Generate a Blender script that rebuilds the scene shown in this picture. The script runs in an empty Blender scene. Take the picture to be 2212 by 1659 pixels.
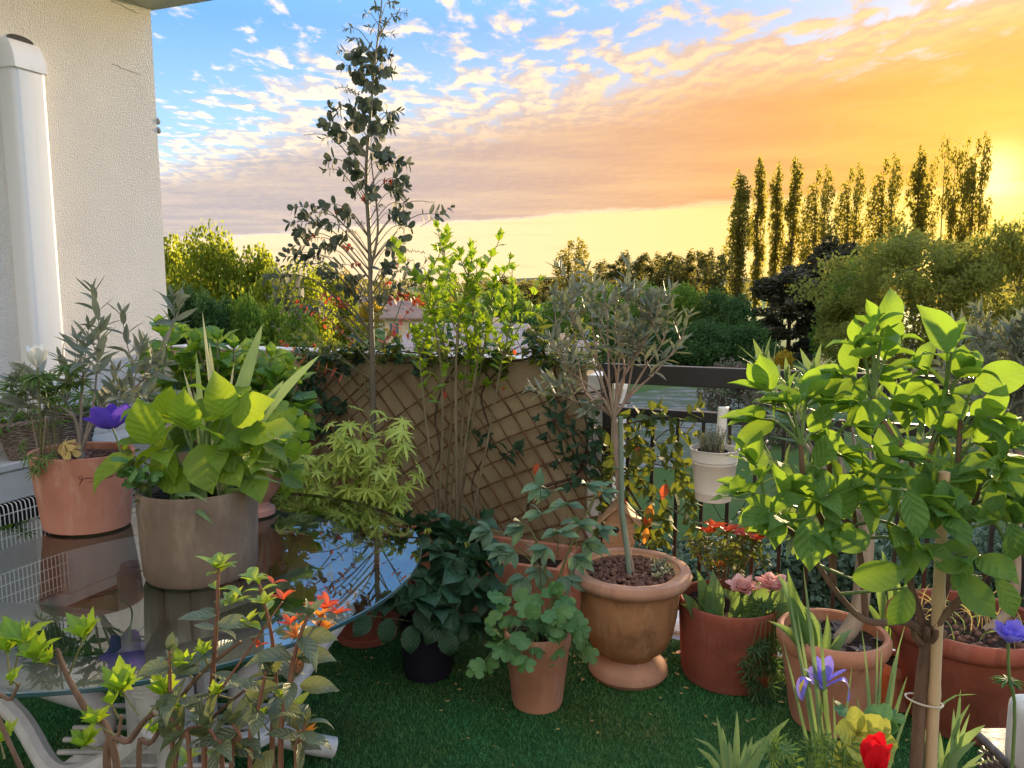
import bpy, math, random
import numpy as np
from mathutils import Vector, Matrix, Quaternion
scene = bpy.context.scene
COL = scene.collection
R = math.radians

# ---------------------------------------------------------------- camera
FOC, PITCH, EYE = 1660.0, R(7.3), 1.5          # focal length in pixels of a 2212 px wide picture
cam_data = bpy.data.cameras.new('camera')
cam = bpy.data.objects.new('camera', cam_data)
COL.objects.link(cam)
cam.location = (0, 0, EYE)
cam.rotation_euler = (R(90) - PITCH, 0, 0)
cam_data.sensor_width = 36.0
cam_data.lens = 36.0 * FOC / 2212.0
cam_data.clip_start = 0.02
cam_data.clip_end = 6000.0
scene.camera = cam

# ---------------------------------------------------------------- exposure
scene.view_settings.view_transform = 'Standard'
scene.view_settings.look = 'None'
scene.view_settings.gamma = 1.0
scene.view_settings.exposure = 2.4
scene.view_settings.use_curve_mapping = False
scene.cycles.use_denoising = True
scene.cycles.max_bounces = 8
scene.cycles.transparent_max_bounces = 12
scene.cycles.caustics_reflective = False
scene.cycles.caustics_refractive = False

# ---------------------------------------------------------------- sun (low, behind the poplars to the right)
SUN_AZ, SUN_EL = R(31.5), R(6.8)               # azimuth clockwise from +Y
sun_dir = Vector((math.sin(SUN_AZ) * math.cos(SUN_EL), math.cos(SUN_AZ) * math.cos(SUN_EL), math.sin(SUN_EL)))
sd = bpy.data.lights.new('sun', 'SUN')
sd.energy = 3.7
sd.angle = R(3.5)
sd.color = (1.0, 0.74, 0.42)
sun = bpy.data.objects.new('sun', sd)
COL.objects.link(sun)
sun.location = (20, 40, 15)
sun.rotation_euler = (-sun_dir).to_track_quat('-Z', 'Y').to_euler()


# ---------------------------------------------------------------- node helper
class NT:
    def __init__(s, tree):
        s.t = tree
        s.n, s.l = tree.nodes, tree.links

    def node(s, typ, **kw):
        n = s.n.new(typ)
        for k, v in kw.items():
            setattr(n, k, v)
        return n

    def put(s, sock, v):
        if isinstance(v, bpy.types.NodeSocket):
            s.l.new(v, sock)
        elif isinstance(v, (tuple, list)) and len(v) == 3 and sock.type == 'RGBA':
            sock.default_value = (*v, 1)
        else:
            sock.default_value = v

    def m(s, op, a, b=None, c=None, clamp=False):
        n = s.node('ShaderNodeMath', operation=op)
        n.use_clamp = clamp
        for i, v in enumerate((a, b, c)):
            if v is not None:
                s.put(n.inputs[i], v)
        return n.outputs[0]

    def vm(s, op, a, b=None):
        n = s.node('ShaderNodeVectorMath', operation=op)
        s.put(n.inputs[0], a)
        if b is not None:
            s.put(n.inputs[1], b)
        return n.outputs['Value'] if op in ('DOT_PRODUCT', 'LENGTH') else n.outputs[0]

    def mix(s, f, a, b, blend='MIX'):
        n = s.node('ShaderNodeMix', data_type='RGBA', blend_type=blend)
        s.put(n.inputs[0], f)
        s.put(n.inputs[6], a)
        s.put(n.inputs[7], b)
        return n.outputs[2]

    def ramp(s, f, stops, interp='LINEAR'):
        n = s.node('ShaderNodeValToRGB')
        n.color_ramp.interpolation = interp
        e = n.color_ramp.elements
        while len(e) < len(stops):
            e.new(0.5)
        for el, (p, c) in zip(e, stops):
            el.position = p
            el.color = (c, c, c, 1) if isinstance(c, (int, float)) else (*c, 1)
        s.put(n.inputs[0], f)
        return n.outputs[0]

    def step(s, x, a, b):                       # smooth step from a to b
        n = s.node('ShaderNodeMapRange', interpolation_type='SMOOTHSTEP')
        s.put(n.inputs[0], x)
        n.inputs[1].default_value, n.inputs[2].default_value = a, b
        return n.outputs[0]

    def noise(s, vec, scale, detail=4.0, rough=0.5, dist=0.0):
        n = s.node('ShaderNodeTexNoise')
        if vec is not None:
            s.put(n.inputs['Vector'], vec)
        n.inputs['Scale'].default_value = scale
        n.inputs['Detail'].default_value = detail
        n.inputs['Roughness'].default_value = rough
        n.inputs['Distortion'].default_value = dist
        return n.outputs['Fac']

    def xyz(s, x, y, z):
        n = s.node('ShaderNodeCombineXYZ')
        for i, v in enumerate((x, y, z)):
            s.put(n.inputs[i], v)
        return n.outputs[0]


# ---------------------------------------------------------------- sky: Nishita air with a broken evening cloud deck on a plane overhead
world = bpy.data.worlds.new('World')
scene.world = world
world.use_nodes = True
W = NT(world.node_tree)
W.n.clear()
sky = W.node('ShaderNodeTexSky', sky_type='NISHITA')
sky.sun_disc = False
sky.sun_elevation = SUN_EL
sky.sun_rotation = SUN_AZ
sky.air_density = 1.0
sky.dust_density = 1.2
sky.ozone_density = 2.5
co = W.node('ShaderNodeTexCoord').outputs['Generated']
sep = W.node('ShaderNodeSeparateXYZ')
W.l.new(co, sep.inputs[0])
dx, dy, dz = sep.outputs
zc = W.m('MAXIMUM', dz, 0.012)
PX, PY = W.m('DIVIDE', dx, zc), W.m('DIVIDE', dy, zc)
Q = W.m('ADD', W.m('MULTIPLY', PX, 0.603), W.m('MULTIPLY', PY, 0.797))
sdot = W.vm('DOT_PRODUCT', co, tuple(sun_dir))
near = W.m('POWER', W.m('MAXIMUM', sdot, 0.0), 7.0)       # wide warm zone round the sun
glow = W.m('POWER', W.m('MAXIMUM', sdot, 0.0), 60.0)
core = W.m('POWER', W.m('MAXIMUM', sdot, 0.0), 2600.0)
# clear air
base = W.mix(1.0, sky.outputs[0], (0.115, 0.115, 0.125), 'MULTIPLY')
elev = W.m('MAXIMUM', dz, 0.0)
blue = W.ramp(elev, [(0.0, (0.45, 0.36, 0.25)), (0.07, (0.42, 0.39, 0.34)), (0.16, (0.165, 0.27, 0.38)), (0.30, (0.062, 0.165, 0.345)), (0.48, (0.11, 0.29, 0.60)), (1.0, (0.15, 0.36, 0.72))])  # blue kept brighter above the view, as added light for the foreground
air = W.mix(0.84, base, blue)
air = W.mix(W.m('MULTIPLY', near, W.step(elev, 0.42, 0.08)), air, (0.34, 0.185, 0.05))
# puffs: two noise fields on the cloud plane
pv = W.xyz(PX, W.m('MULTIPLY', PY, 0.55), 0.0)
wv = W.node('ShaderNodeTexNoise')
W.l.new(pv, wv.inputs['Vector'])
wv.inputs['Scale'].default_value = 2.2
wv.inputs['Detail'].default_value = 2.0
warp = W.vm('ADD', pv, W.vm('MULTIPLY', W.vm('SUBTRACT', wv.outputs['Color'], (0.5, 0.5, 0.5)), (0.22, 0.22, 0.0)))
n1 = W.noise(warp, 6.4, 6.0, 0.56)
n2 = W.noise(warp, 1.1, 3.0, 0.5)
n3 = W.noise(W.vm('ADD', warp, (0.032, 0.040, 0.0)), 6.4, 4.0, 0.55)      # the same field seen a little towards the sun
cover = W.ramp(W.m('MULTIPLY_ADD', Q, 0.1, 0.2), [(0.0, 0.50), (0.20, 0.40), (0.31, 0.20), (0.37, 0.225), (0.43, 0.29), (0.50, 0.37), (0.56, 0.46), (0.64, 0.52), (1.0, 0.5)])  # denser cloud overhead and behind, added to throw more light forward
thr = W.m('SUBTRACT', 0.78, cover)
dens = W.m('ADD', n1, W.m('MULTIPLY', W.m('SUBTRACT', n2, 0.5), 0.45))
puff = W.step(W.m('SUBTRACT', dens, thr), 0.0, 0.16)
lit = W.step(W.m('SUBTRACT', n1, n3), -0.09, 0.11)         # sides that face the sun
pcol = W.mix(lit, W.mix(near, (0.23, 0.235, 0.265), (0.31, 0.17, 0.07)), W.mix(W.step(elev, 0.38, 0.62), W.mix(near, (0.46, 0.375, 0.27), (0.36, 0.21, 0.07)), (0.80, 0.69, 0.55)))  # clouds above the view are brightened to light the balcony
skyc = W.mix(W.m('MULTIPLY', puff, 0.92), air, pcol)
# smooth stratus deck beyond the puffs, and the clear strip under its far edge
edge = W.m('ADD', Q, W.m('MULTIPLY', W.m('SUBTRACT', W.noise(pv, 0.9, 4.0, 0.6), 0.5), 2.2))
deck = W.m('MULTIPLY', W.step(edge, 3.0, 4.6), W.step(edge, 9.6, 8.7))
soft = W.noise(W.vm('MULTIPLY', pv, (0.35, 1.0, 1.0)), 1.3, 5.0, 0.55)
deckc = W.mix(near, (0.170, 0.152, 0.160), (0.33, 0.140, 0.024))
deckc = W.mix(W.step(soft, 0.35, 0.70), deckc, W.mix(near, (0.235, 0.195, 0.172), (0.37, 0.18, 0.032)))
skyc = W.mix(W.m('MULTIPLY', deck, 0.90), skyc, deckc)
# low strip: pale yellow with thin streaks
strip = W.step(edge, 8.9, 9.9)
streak = W.noise(W.xyz(W.m('MULTIPLY', PX, 0.10), W.m('MULTIPLY', dz, 30.0), 0.0), 2.0, 4.0, 0.55)
stripc = W.mix(near, (0.39, 0.29, 0.18), (0.43, 0.30, 0.085))
stripc = W.mix(W.m('MULTIPLY', W.step(streak, 0.52, 0.72), 0.6), stripc, W.mix(near, (0.34, 0.215, 0.13), (0.39, 0.20, 0.043)))
skyc = W.mix(W.m('MULTIPLY', strip, 0.9), skyc, stripc)
skyc = W.mix(1.0, skyc, W.mix(glow, (0, 0, 0), (0.08, 0.06, 0.01)), 'ADD')
skyc = W.mix(1.0, skyc, W.mix(core, (0, 0, 0), (0.35, 0.28, 0.15)), 'ADD')
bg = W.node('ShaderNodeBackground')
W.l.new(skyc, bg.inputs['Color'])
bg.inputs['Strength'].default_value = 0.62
out = W.node('ShaderNodeOutputWorld')
W.l.new(bg.outputs[0], out.inputs['Surface'])
world.cycles.sampling_method = 'MANUAL'
world.cycles.sample_map_resolution = 1024


# ---------------------------------------------------------------- the place: balcony axes and sight lines
TH = R(21.5)
AX = Vector((math.cos(TH), -math.sin(TH), 0))   # along the parapet, to the right
BX = Vector((math.sin(TH), math.cos(TH), 0))    # out over the parapet
GZ = -4.0                                       # garden level below the balcony floor


def ab(a, b, z=0.0):
    return AX * a + BX * b + Vector((0, 0, z))


def ray(x, y):
    u, w = (x - 1106) / FOC, -(y - 829.5) / FOC
    return Vector((u, math.cos(PITCH) + w * math.sin(PITCH), w * math.cos(PITCH) - math.sin(PITCH)))


EYEV = Vector((0, 0, EYE))


def at(x, y, Y):                                # the point seen at (x, y) that lies Y metres ahead
    r = ray(x, y)
    return EYEV + r * (Y / r.y)


def onz(x, y, z):                               # ... that lies at height z
    r = ray(x, y)
    return EYEV + r * ((z - EYE) / r.z)


def onb(x, y, b):                               # ... on the plane b metres out
    r = ray(x, y)
    return EYEV + r * (b / r.dot(BX))


def ona(x, y, a):
    r = ray(x, y)
    return EYEV + r * (a / r.dot(AX))


# ---------------------------------------------------------------- mesh builder
def frame_of(d, up=Vector((0, 0, 1))):
    d = d.normalized()
    if abs(d.dot(up)) > 0.97:
        up = Vector((1, 0, 0))
    x = d.cross(up).normalized()
    return x, x.cross(d).normalized(), d


def smooth_path(pts, n=4):
    P = [Vector(p) for p in pts]
    if len(P) < 3:
        return [P[0].lerp(P[1], i / n) for i in range(n + 1)]
    out = []
    for i in range(len(P) - 1):
        p0, p1, p2, p3 = P[max(i - 1, 0)], P[i], P[i + 1], P[min(i + 2, len(P) - 1)]
        for k in range(n):
            t = k / n
            out.append(0.5 * ((2 * p1) + (p2 - p0) * t + (2 * p0 - 5 * p1 + 4 * p2 - p3) * t * t + (3 * p1 - p0 - 3 * p2 + p3) * t ** 3))
    out.append(P[-1])
    return out


class MB:
    def __init__(s):
        s.v, s.f, s.uv, s.mi = [], [], [], []
        s.cur = 0

    def add(s, vs, fs, uvs=None):
        k = len(s.v)
        s.v.extend([tuple(v) for v in vs])
        s.uv.extend(uvs if uvs else [(0.5, 0.5)] * len(vs))
        s.f.extend([tuple(i + k for i in f) for f in fs])
        s.mi.extend([s.cur] * len(fs))
        return s

    def box(s, c, size, rot=0.0, M=None):
        hx, hy, hz = size[0] / 2, size[1] / 2, size[2] / 2
        Rm = Matrix.Rotation(rot, 3, 'Z') if M is None else M
        vs = [Vector(c) + Rm @ Vector((x * hx, y * hy, z * hz)) for z in (-1, 1) for y in (-1, 1) for x in (-1, 1)]
        return s.add(vs, [(0, 2, 3, 1), (4, 5, 7, 6), (0, 1, 5, 4), (2, 6, 7, 3), (1, 3, 7, 5), (0, 4, 6, 2)])

    def bbox(s, a0, a1, b0, b1, z0, z1):        # box in balcony axes
        return s.box(ab((a0 + a1) / 2, (b0 + b1) / 2, (z0 + z1) / 2), (abs(a1 - a0), abs(b1 - b0), z1 - z0), -TH)

    def tube(s, pts, r, n=7, cap=True):
        pts = [Vector(p) for p in pts]
        m = len(pts)
        rs = [r] * m if isinstance(r, (int, float)) else ([r[0] + (r[1] - r[0]) * i / (m - 1) for i in range(m)] if len(r) == 2 and m != 2 else list(r))
        vs, fs, uv = [], [], []
        X = None
        L = 0.0
        for i, p in enumerate(pts):
            d = (pts[min(i + 1, m - 1)] - pts[max(i - 1, 0)])
            if d.length < 1e-9:
                d = Vector((0, 0, 1))
            d.normalize()
            if X is None:
                X, _, _ = frame_of(d)
            X = (X - d * X.dot(d))
            X = X.normalized() if X.length > 1e-6 else frame_of(d)[0]
            Yv = d.cross(X)
            if i:
                L += (p - pts[i - 1]).length
            for k in range(n):
                a = 2 * math.pi * k / n
                vs.append(p + (X * math.cos(a) + Yv * math.sin(a)) * rs[i])
                uv.append((k / n, L))
        for i in range(m - 1):
            for k in range(n):
                k2 = (k + 1) % n
                fs.append((i * n + k, i * n + k2, (i + 1) * n + k2, (i + 1) * n + k))
        if cap:
            fs.append(tuple(range(n - 1, -1, -1)))
            fs.append(tuple(range((m - 1) * n, m * n)))
        return s.add(vs, fs, uv)

    def lathe(s, prof, c, n=48, sx=1.0, sy=1.0, rot=0.0, close=True):
        vs, fs = [], []
        cr, sr = math.cos(rot), math.sin(rot)
        for r, z in prof:
            for k in range(n):
                a = 2 * math.pi * k / n
                x, y = r * math.cos(a) * sx, r * math.sin(a) * sy
                vs.append((c[0] + x * cr - y * sr, c[1] + x * sr + y * cr, c[2] + z))
        for i in range(len(prof) - 1):
            for k in range(n):
                k2 = (k + 1) % n
                fs.append((i * n + k, i * n + k2, (i + 1) * n + k2, (i + 1) * n + k))
        if close:
            fs.append(tuple(range(n - 1, -1, -1)))
        return s.add(vs, fs)

    def ribbon(s, pts, w, nrm, fold=0.15, n=2):  # strap leaf along pts, half widths w, V fold
        pts = [Vector(p) for p in pts]
        m = len(pts)
        vs, fs, uv = [], [], []
        for i, p in enumerate(pts):
            d = (pts[min(i + 1, m - 1)] - pts[max(i - 1, 0)]).normalized()
            x = d.cross(Vector(nrm))
            x = x.normalized() if x.length > 1e-5 else Vector((1, 0, 0))
            z = x.cross(d)
            t = i / (m - 1)
            ww = w(t) if callable(w) else w
            for k in range(-n, n + 1):
                q = k / n
                vs.append(p + x * (q * ww) + z * (abs(q) * ww * fold))
                uv.append((0.5 + q / 2, t))
        c = 2 * n + 1
        for i in range(m - 1):
            for k in range(2 * n):
                fs.append((i * c + k, i * c + k + 1, (i + 1) * c + k + 1, (i + 1) * c + k))
        return s.add(vs, fs, uv)

    def mesh(s, name, mats, smooth=True, off=None):
        me = bpy.data.meshes.new(name)
        v = s.v if off is None else [(a - off[0], b - off[1], c - off[2]) for a, b, c in s.v]
        me.from_pydata(v, [], s.f)
        ul = me.uv_layers.new(name='uv')
        li = np.empty(len(me.loops), dtype=np.int32)
        me.loops.foreach_get('vertex_index', li)
        ul.data.foreach_set('uv', np.asarray(s.uv, dtype=np.float32)[li].ravel())
        for mt in (mats if isinstance(mats, (list, tuple)) else [mats]):
            me.materials.append(mt)
        me.polygons.foreach_set('material_index', np.asarray(s.mi, dtype=np.int32))
        me.polygons.foreach_set('use_smooth', np.full(len(me.polygons), smooth))
        me.update()
        return me

    def build(s, name, mats, parent=None, smooth=True, bevel=0.0, auto=True, base=None):
        off = HOME[parent.name] if parent is not None else (base if base is not None else Vector((0, 0, 0)))
        me = s.mesh(name, mats, smooth, off)
        if smooth and auto:
            me.set_sharp_from_angle(angle=R(38))
        o = bpy.data.objects.new(name, me)
        COL.objects.link(o)
        if parent is not None:
            o.parent = parent
        elif base is not None:
            o.location = base
        HOME[o.name] = Vector(off)
        if bevel:
            b = o.modifiers.new('bevel', 'BEVEL')
            b.width = bevel
            b.segments = 2
            b.limit_method = 'ANGLE'
            b.angle_limit = R(40)
        return o


HOME = {}                                       # world origin of every object that can be a parent


def tag(o, label=None, cat=None, group=None, kind=None):
    if label:
        o['label'] = label
    if cat:
        o['category'] = cat
    if group:
        o['group'] = group
    if kind:
        o['kind'] = kind
    return o


def thing(name, loc, label, cat, group=None):
    o = bpy.data.objects.new(name, None)
    o.empty_display_size = 0.05
    COL.objects.link(o)
    o.location = loc
    HOME[o.name] = Vector(loc)
    return tag(o, label, cat, group)


def fast_mesh(name, verts, quads, mat, smooth=False):
    me = bpy.data.meshes.new(name)
    nv, nf = len(verts), len(quads)
    k = quads.shape[1]
    me.vertices.add(nv)
    me.vertices.foreach_set('co', np.asarray(verts, dtype=np.float32).ravel())
    me.loops.add(nf * k)
    me.loops.foreach_set('vertex_index', quads.astype(np.int32).ravel())
    me.polygons.add(nf)
    me.polygons.foreach_set('loop_start', np.arange(0, nf * k, k, dtype=np.int32))
    me.polygons.foreach_set('use_smooth', np.full(nf, smooth))
    me.materials.append(mat)
    me.update(calc_edges=True)
    return me


def put(name, me, parent=None, M=None, loc=None):
    o = bpy.data.objects.new(name, me)
    COL.objects.link(o)
    if parent is not None:
        o.parent = parent
    if M is not None:
        if parent is not None:
            M = Matrix.Translation(-HOME[parent.name]) @ M
        o.matrix_basis = M
    elif loc is not None:
        o.location = loc
    HOME[o.name] = Vector(HOME[parent.name]) if parent is not None else Vector(loc or (0, 0, 0))
    return o


# ---------------------------------------------------------------- materials
def mat(name, fn):
    m = bpy.data.materials.new(name)
    m.use_nodes = True
    g = NT(m.node_tree)
    g.n.clear()
    o = g.node('ShaderNodeOutputMaterial')
    g.l.new(fn(g), o.inputs['Surface'])
    return m


def pbr(g, col, rough=0.5, spec=0.5, metal=0.0, bump=None, bump_d=0.01, bump_s=1.0, **kw):
    p = g.node('ShaderNodeBsdfPrincipled')
    g.put(p.inputs['Base Color'], col)
    g.put(p.inputs['Roughness'], rough)
    g.put(p.inputs['Specular IOR Level'], spec)
    g.put(p.inputs['Metallic'], metal)
    for k, v in kw.items():
        g.put(p.inputs[k.replace('_', ' ')], v)
    if bump is not None:
        b = g.node('ShaderNodeBump')
        g.put(b.inputs['Height'], bump)
        b.inputs['Distance'].default_value = bump_d
        b.inputs['Strength'].default_value = bump_s
        g.l.new(b.outputs[0], p.inputs['Normal'])
    return p.outputs[0]


def pos(g):
    return g.node('ShaderNodeNewGeometry').outputs['Position']


def objco(g):
    return g.node('ShaderNodeTexCoord').outputs['Object']


def rnd(g):                                     # one value per leaf, whether it is an object or an island of a mesh
    a = g.node('ShaderNodeObjectInfo').outputs['Random']
    b = g.node('ShaderNodeNewGeometry').outputs['Random Per Island']
    return g.m('FRACT', g.m('ADD', a, b))


def leaf_mat(name, c1, c2, trans=0.35, tcol=None, rough=0.42, spec=0.4, veins=7, vein_c=1.35, back=None, blotch=0.25):
    def fn(g):
        r = rnd(g)
        col = g.mix(r, tuple(min(0.9, x * 1.18) for x in c1), tuple(min(0.9, x * 1.18) for x in c2))
        uvn = g.node('ShaderNodeUVMap')
        sp = g.node('ShaderNodeSeparateXYZ')
        g.l.new(uvn.outputs[0], sp.inputs[0])
        u = g.m('ABSOLUTE', g.m('SUBTRACT', sp.outputs[0], 0.5))
        mid = g.step(u, 0.035, 0.012)
        h = None
        if veins:
            t = g.m('FRACT', g.m('MULTIPLY', g.m('SUBTRACT', sp.outputs[1], g.m('MULTIPLY', u, 0.55)), float(veins)))
            d = g.m('ABSOLUTE', g.m('SUBTRACT', t, 0.5))
            vn = g.m('MAXIMUM', mid, g.m('MULTIPLY', g.step(d, 0.10, 0.02), 0.6))
            h = g.m('SUBTRACT', g.m('COSINE', g.m('MULTIPLY', g.m('SUBTRACT', t, 0.5), 6.283)), g.m('MULTIPLY', vn, 1.2))
            h = g.m('MULTIPLY', h, -1.0)
        else:
            vn = mid
        nz = g.noise(pos(g), 38.0, 3.0)
        col = g.mix(g.m('MULTIPLY', g.step(nz, 0.40, 0.72), blotch), col, tuple(x * 0.55 for x in c1))
        lite = tuple(min(1.0, x * vein_c + 0.01) for x in c2)
        col = g.mix(g.m('MULTIPLY', vn, 0.55), col, lite)
        if back:
            bf = g.node('ShaderNodeNewGeometry').outputs['Backfacing']
            col = g.mix(bf, col, back)
        p = g.node('ShaderNodeBsdfPrincipled')
        g.put(p.inputs['Base Color'], col)
        p.inputs['Roughness'].default_value = rough
        p.inputs['Specular IOR Level'].default_value = spec
        if h is not None:
            b = g.node('ShaderNodeBump')
            g.put(b.inputs['Height'], h)
            b.inputs['Distance'].default_value = 0.002
            b.inputs['Strength'].default_value = 0.45
            g.l.new(b.outputs[0], p.inputs['Normal'])
        if trans <= 0:
            return p.outputs[0]
        tr = g.node('ShaderNodeBsdfTranslucent')
        tc = tcol or tuple(min(1, x * 2.6) for x in c2)
        g.put(tr.inputs['Color'], g.mix(g.m('MULTIPLY', vn, 0.35), g.mix(g.m('MULTIPLY', r, 0.35), tc, tuple(x * 0.6 for x in tc)), tuple(x * 0.75 for x in tc)))
        mx = g.node('ShaderNodeMixShader')
        mx.inputs[0].default_value = trans
        g.l.new(p.outputs[0], mx.inputs[1])
        g.l.new(tr.outputs[0], mx.inputs[2])
        return mx.outputs[0]
    return mat(name, fn)


def bark_mat(name, c1, c2, scale=40.0, stretch=0.25, rough=0.8):
    def fn(g):
        v = g.vm('MULTIPLY', pos(g), (1.0, 1.0, stretch))
        n = g.noise(v, scale, 5.0, 0.6)
        return pbr(g, g.ramp(n, [(0.3, c1), (0.7, c2)]), rough, 0.25, bump=n, bump_d=0.004, bump_s=0.7)
    return mat(name, fn)


def flat_mat(name, c, rough=0.5, spec=0.5, metal=0.0, var=0.12, scale=9.0):
    def fn(g):
        n = g.noise(pos(g), scale, 5.0, 0.6)
        k = g.mix(g.step(n, 0.3, 0.7), tuple(x * (1 - var) for x in c), tuple(min(1, x * (1 + var)) for x in c))
        return pbr(g, k, g.m('MULTIPLY_ADD', n, 0.15, rough - 0.07), spec, metal)
    return mat(name, fn)


def terracotta(name, c, stain=(0.62, 0.52, 0.42), dark=(0.14, 0.075, 0.05), lime=0.35, grime=0.3, low=0.0):
    def fn(g):
        oc = objco(g)
        n1 = g.noise(oc, 5.5, 6.0, 0.62)
        n2 = g.noise(g.vm('MULTIPLY', oc, (1.0, 1.0, 0.35)), 16.0, 6.0, 0.65)
        n3 = g.noise(oc, 240.0, 2.0)
        k = g.mix(g.step(n1, 0.3, 0.7), tuple(x * 0.82 for x in c), tuple(min(1, x * 1.12) for x in c))
        k = g.mix(g.m('MULTIPLY', g.step(n2, 0.50, 0.70), min(0.75, lime * 1.4)), k, stain)
        n4 = g.noise(g.vm('MULTIPLY', oc, (1.0, 1.0, 0.10)), 34.0, 4.0, 0.6)
        k = g.mix(g.m('MULTIPLY', g.step(n4, 0.55, 0.68), min(0.6, 0.12 + grime * 0.9)), k, tuple(x * 0.62 for x in c))
        k = g.mix(g.m('MULTIPLY', g.step(g.noise(g.vm('ADD', oc, (3.1, 1.7, 0.4)), 7.5, 5.0, 0.62), 0.52, 0.72), grime), k, dark)
        if low:                                  # mineral bloom that crept up from the foot
            sp = g.node('ShaderNodeSeparateXYZ')
            g.l.new(oc, sp.inputs[0])
            z = g.m('ADD', sp.outputs[2], g.m('MULTIPLY', g.m('SUBTRACT', n1, 0.5), 0.12))
            k = g.mix(g.m('MULTIPLY', g.step(z, low, 0.0), 0.55), k, tuple(min(1, x * 1.25 + 0.04) for x in c))
        return pbr(g, k, 0.85, 0.2, bump=g.m('MULTIPLY_ADD', n3, 0.4, n2), bump_d=0.0018, bump_s=0.5)
    return mat(name, fn)


def soil_mat(name, c1, c2):
    def fn(g):
        n = g.noise(pos(g), 70.0, 6.0, 0.7)
        return pbr(g, g.ramp(n, [(0.35, c1), (0.7, c2)]), 0.95, 0.1, bump=n, bump_d=0.012)
    return mat(name, fn)


M = {}
M['terracotta'] = terracotta('terracotta', (0.46, 0.20, 0.125), lime=0.5, grime=0.25)
M['terracotta_pink'] = terracotta('terracotta_pink', (0.52, 0.225, 0.145), stain=(0.62, 0.40, 0.30), lime=0.45, grime=0.16, low=0.1)
M['terracotta_rose'] = terracotta('terracotta_rose', (0.52, 0.26, 0.205), lime=0.15, grime=0.05)
M['terracotta_orange'] = terracotta('terracotta_orange', (0.50, 0.23, 0.135), stain=(0.58, 0.38, 0.27), lime=0.35, grime=0.18, low=0.06)
M['terracotta_worn'] = terracotta('terracotta_worn', (0.43, 0.215, 0.10), stain=(0.52, 0.34, 0.18), dark=(0.15, 0.07, 0.04), lime=0.45, grime=0.6, low=0.14)
M['terracotta_red'] = terracotta('terracotta_red', (0.30, 0.088, 0.055), stain=(0.34, 0.14, 0.10), dark=(0.15, 0.05, 0.035), lime=0.45, grime=0.45, low=0.05)
M['taupe_clay'] = terracotta('taupe_clay', (0.205, 0.150, 0.108), stain=(0.33, 0.26, 0.19), dark=(0.11, 0.075, 0.055), lime=0.40, grime=0.35)
M['dark_glaze'] = flat_mat('dark_glaze', (0.018, 0.015, 0.028), 0.35)
M['soil'] = soil_mat('soil', (0.018, 0.013, 0.010), (0.085, 0.06, 0.045))
M['clay_pebble'] = mat('clay_pebble', lambda g: pbr(g, g.mix(rnd(g), (0.085, 0.042, 0.030), (0.21, 0.115, 0.085)), 0.9, 0.15, bump=g.noise(pos(g), 300.0, 3.0), bump_d=0.002))
M['wood_brown'] = bark_mat('wood_brown', (0.09, 0.052, 0.034), (0.21, 0.13, 0.085))
M['wood_grey'] = bark_mat('wood_grey', (0.20, 0.17, 0.14), (0.38, 0.34, 0.29))
M['wood_pale'] = bark_mat('wood_pale', (0.26, 0.19, 0.13), (0.42, 0.34, 0.25))
M['hib_bark'] = bark_mat('hib_bark', (0.12, 0.10, 0.055), (0.25, 0.205, 0.125))
M['wood_olive'] = bark_mat('wood_olive', (0.24, 0.165, 0.12), (0.42, 0.32, 0.25))
M['twig_green'] = bark_mat('twig_green', (0.10, 0.11, 0.04), (0.22, 0.21, 0.09), 60)
M['stem_green'] = flat_mat('stem_green', (0.12, 0.19, 0.05), 0.5)
M['stem_red'] = bark_mat('stem_red', (0.16, 0.07, 0.045), (0.28, 0.14, 0.085), 60)
M['vine_dark'] = bark_mat('vine_dark', (0.035, 0.022, 0.016), (0.12, 0.08, 0.055), 50)
M['bamboo'] = bark_mat('bamboo', (0.44, 0.29, 0.15), (0.60, 0.44, 0.26), 25, 0.1, 0.5)


# ================================================================ the balcony
def stucco(name, c, scale=190.0, depth=0.006, crack=False):
    def fn(g):
        p = pos(g)
        a = g.noise(g.vm('MULTIPLY', p, (1.0, 1.0, 0.75)), scale, 3.0, 0.55)
        b = g.noise(p, 1.6, 4.0, 0.6)
        k = g.mix(g.step(b, 0.3, 0.75), tuple(x * 0.90 for x in c), c)
        st = g.noise(g.vm('MULTIPLY', p, (1.0, 1.0, 0.05)), 9.0, 4.0, 0.6)
        k = g.mix(g.m('MULTIPLY', g.step(st, 0.55, 0.72), 0.16), k, tuple(x * 0.72 for x in c))
        k = g.mix(g.m('MULTIPLY', g.step(a, 0.42, 0.30), 0.35), k, tuple(x * 0.6 for x in c))
        h = g.step(a, 0.30, 0.66)
        return pbr(g, k, 0.9, 0.15, bump=h, bump_d=depth, bump_s=0.9)
    return mat(name, fn)


M['stucco'] = stucco('stucco', (0.89, 0.855, 0.795), 190.0, 0.0045)
M['parapet'] = mat('parapet', lambda g: pbr(g, g.mix(g.step(g.noise(pos(g), 3.0, 6.0, 0.62), 0.32, 0.68), (0.31, 0.235, 0.140), (0.45, 0.36, 0.225)), 0.9, 0.15, bump=g.noise(pos(g), 90.0, 4.0), bump_d=0.003))
M['white_paint'] = flat_mat('white_paint', (0.84, 0.83, 0.81), 0.6)
M['pvc'] = mat('pvc', lambda g: pbr(g, g.mix(g.m('MULTIPLY', g.step(g.noise(g.vm('MULTIPLY', pos(g), (1.0, 1.0, 0.06)), 30.0, 4.0), 0.5, 0.75), 0.3), (0.87, 0.86, 0.84), (0.70, 0.68, 0.64)), 0.35, 0.5))
M['grey_metal'] = flat_mat('grey_metal', (0.50, 0.50, 0.49), 0.45, 0.5, var=0.06)
M['grille_wire'] = flat_mat('grille_wire', (0.62, 0.61, 0.58), 0.4)
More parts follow.
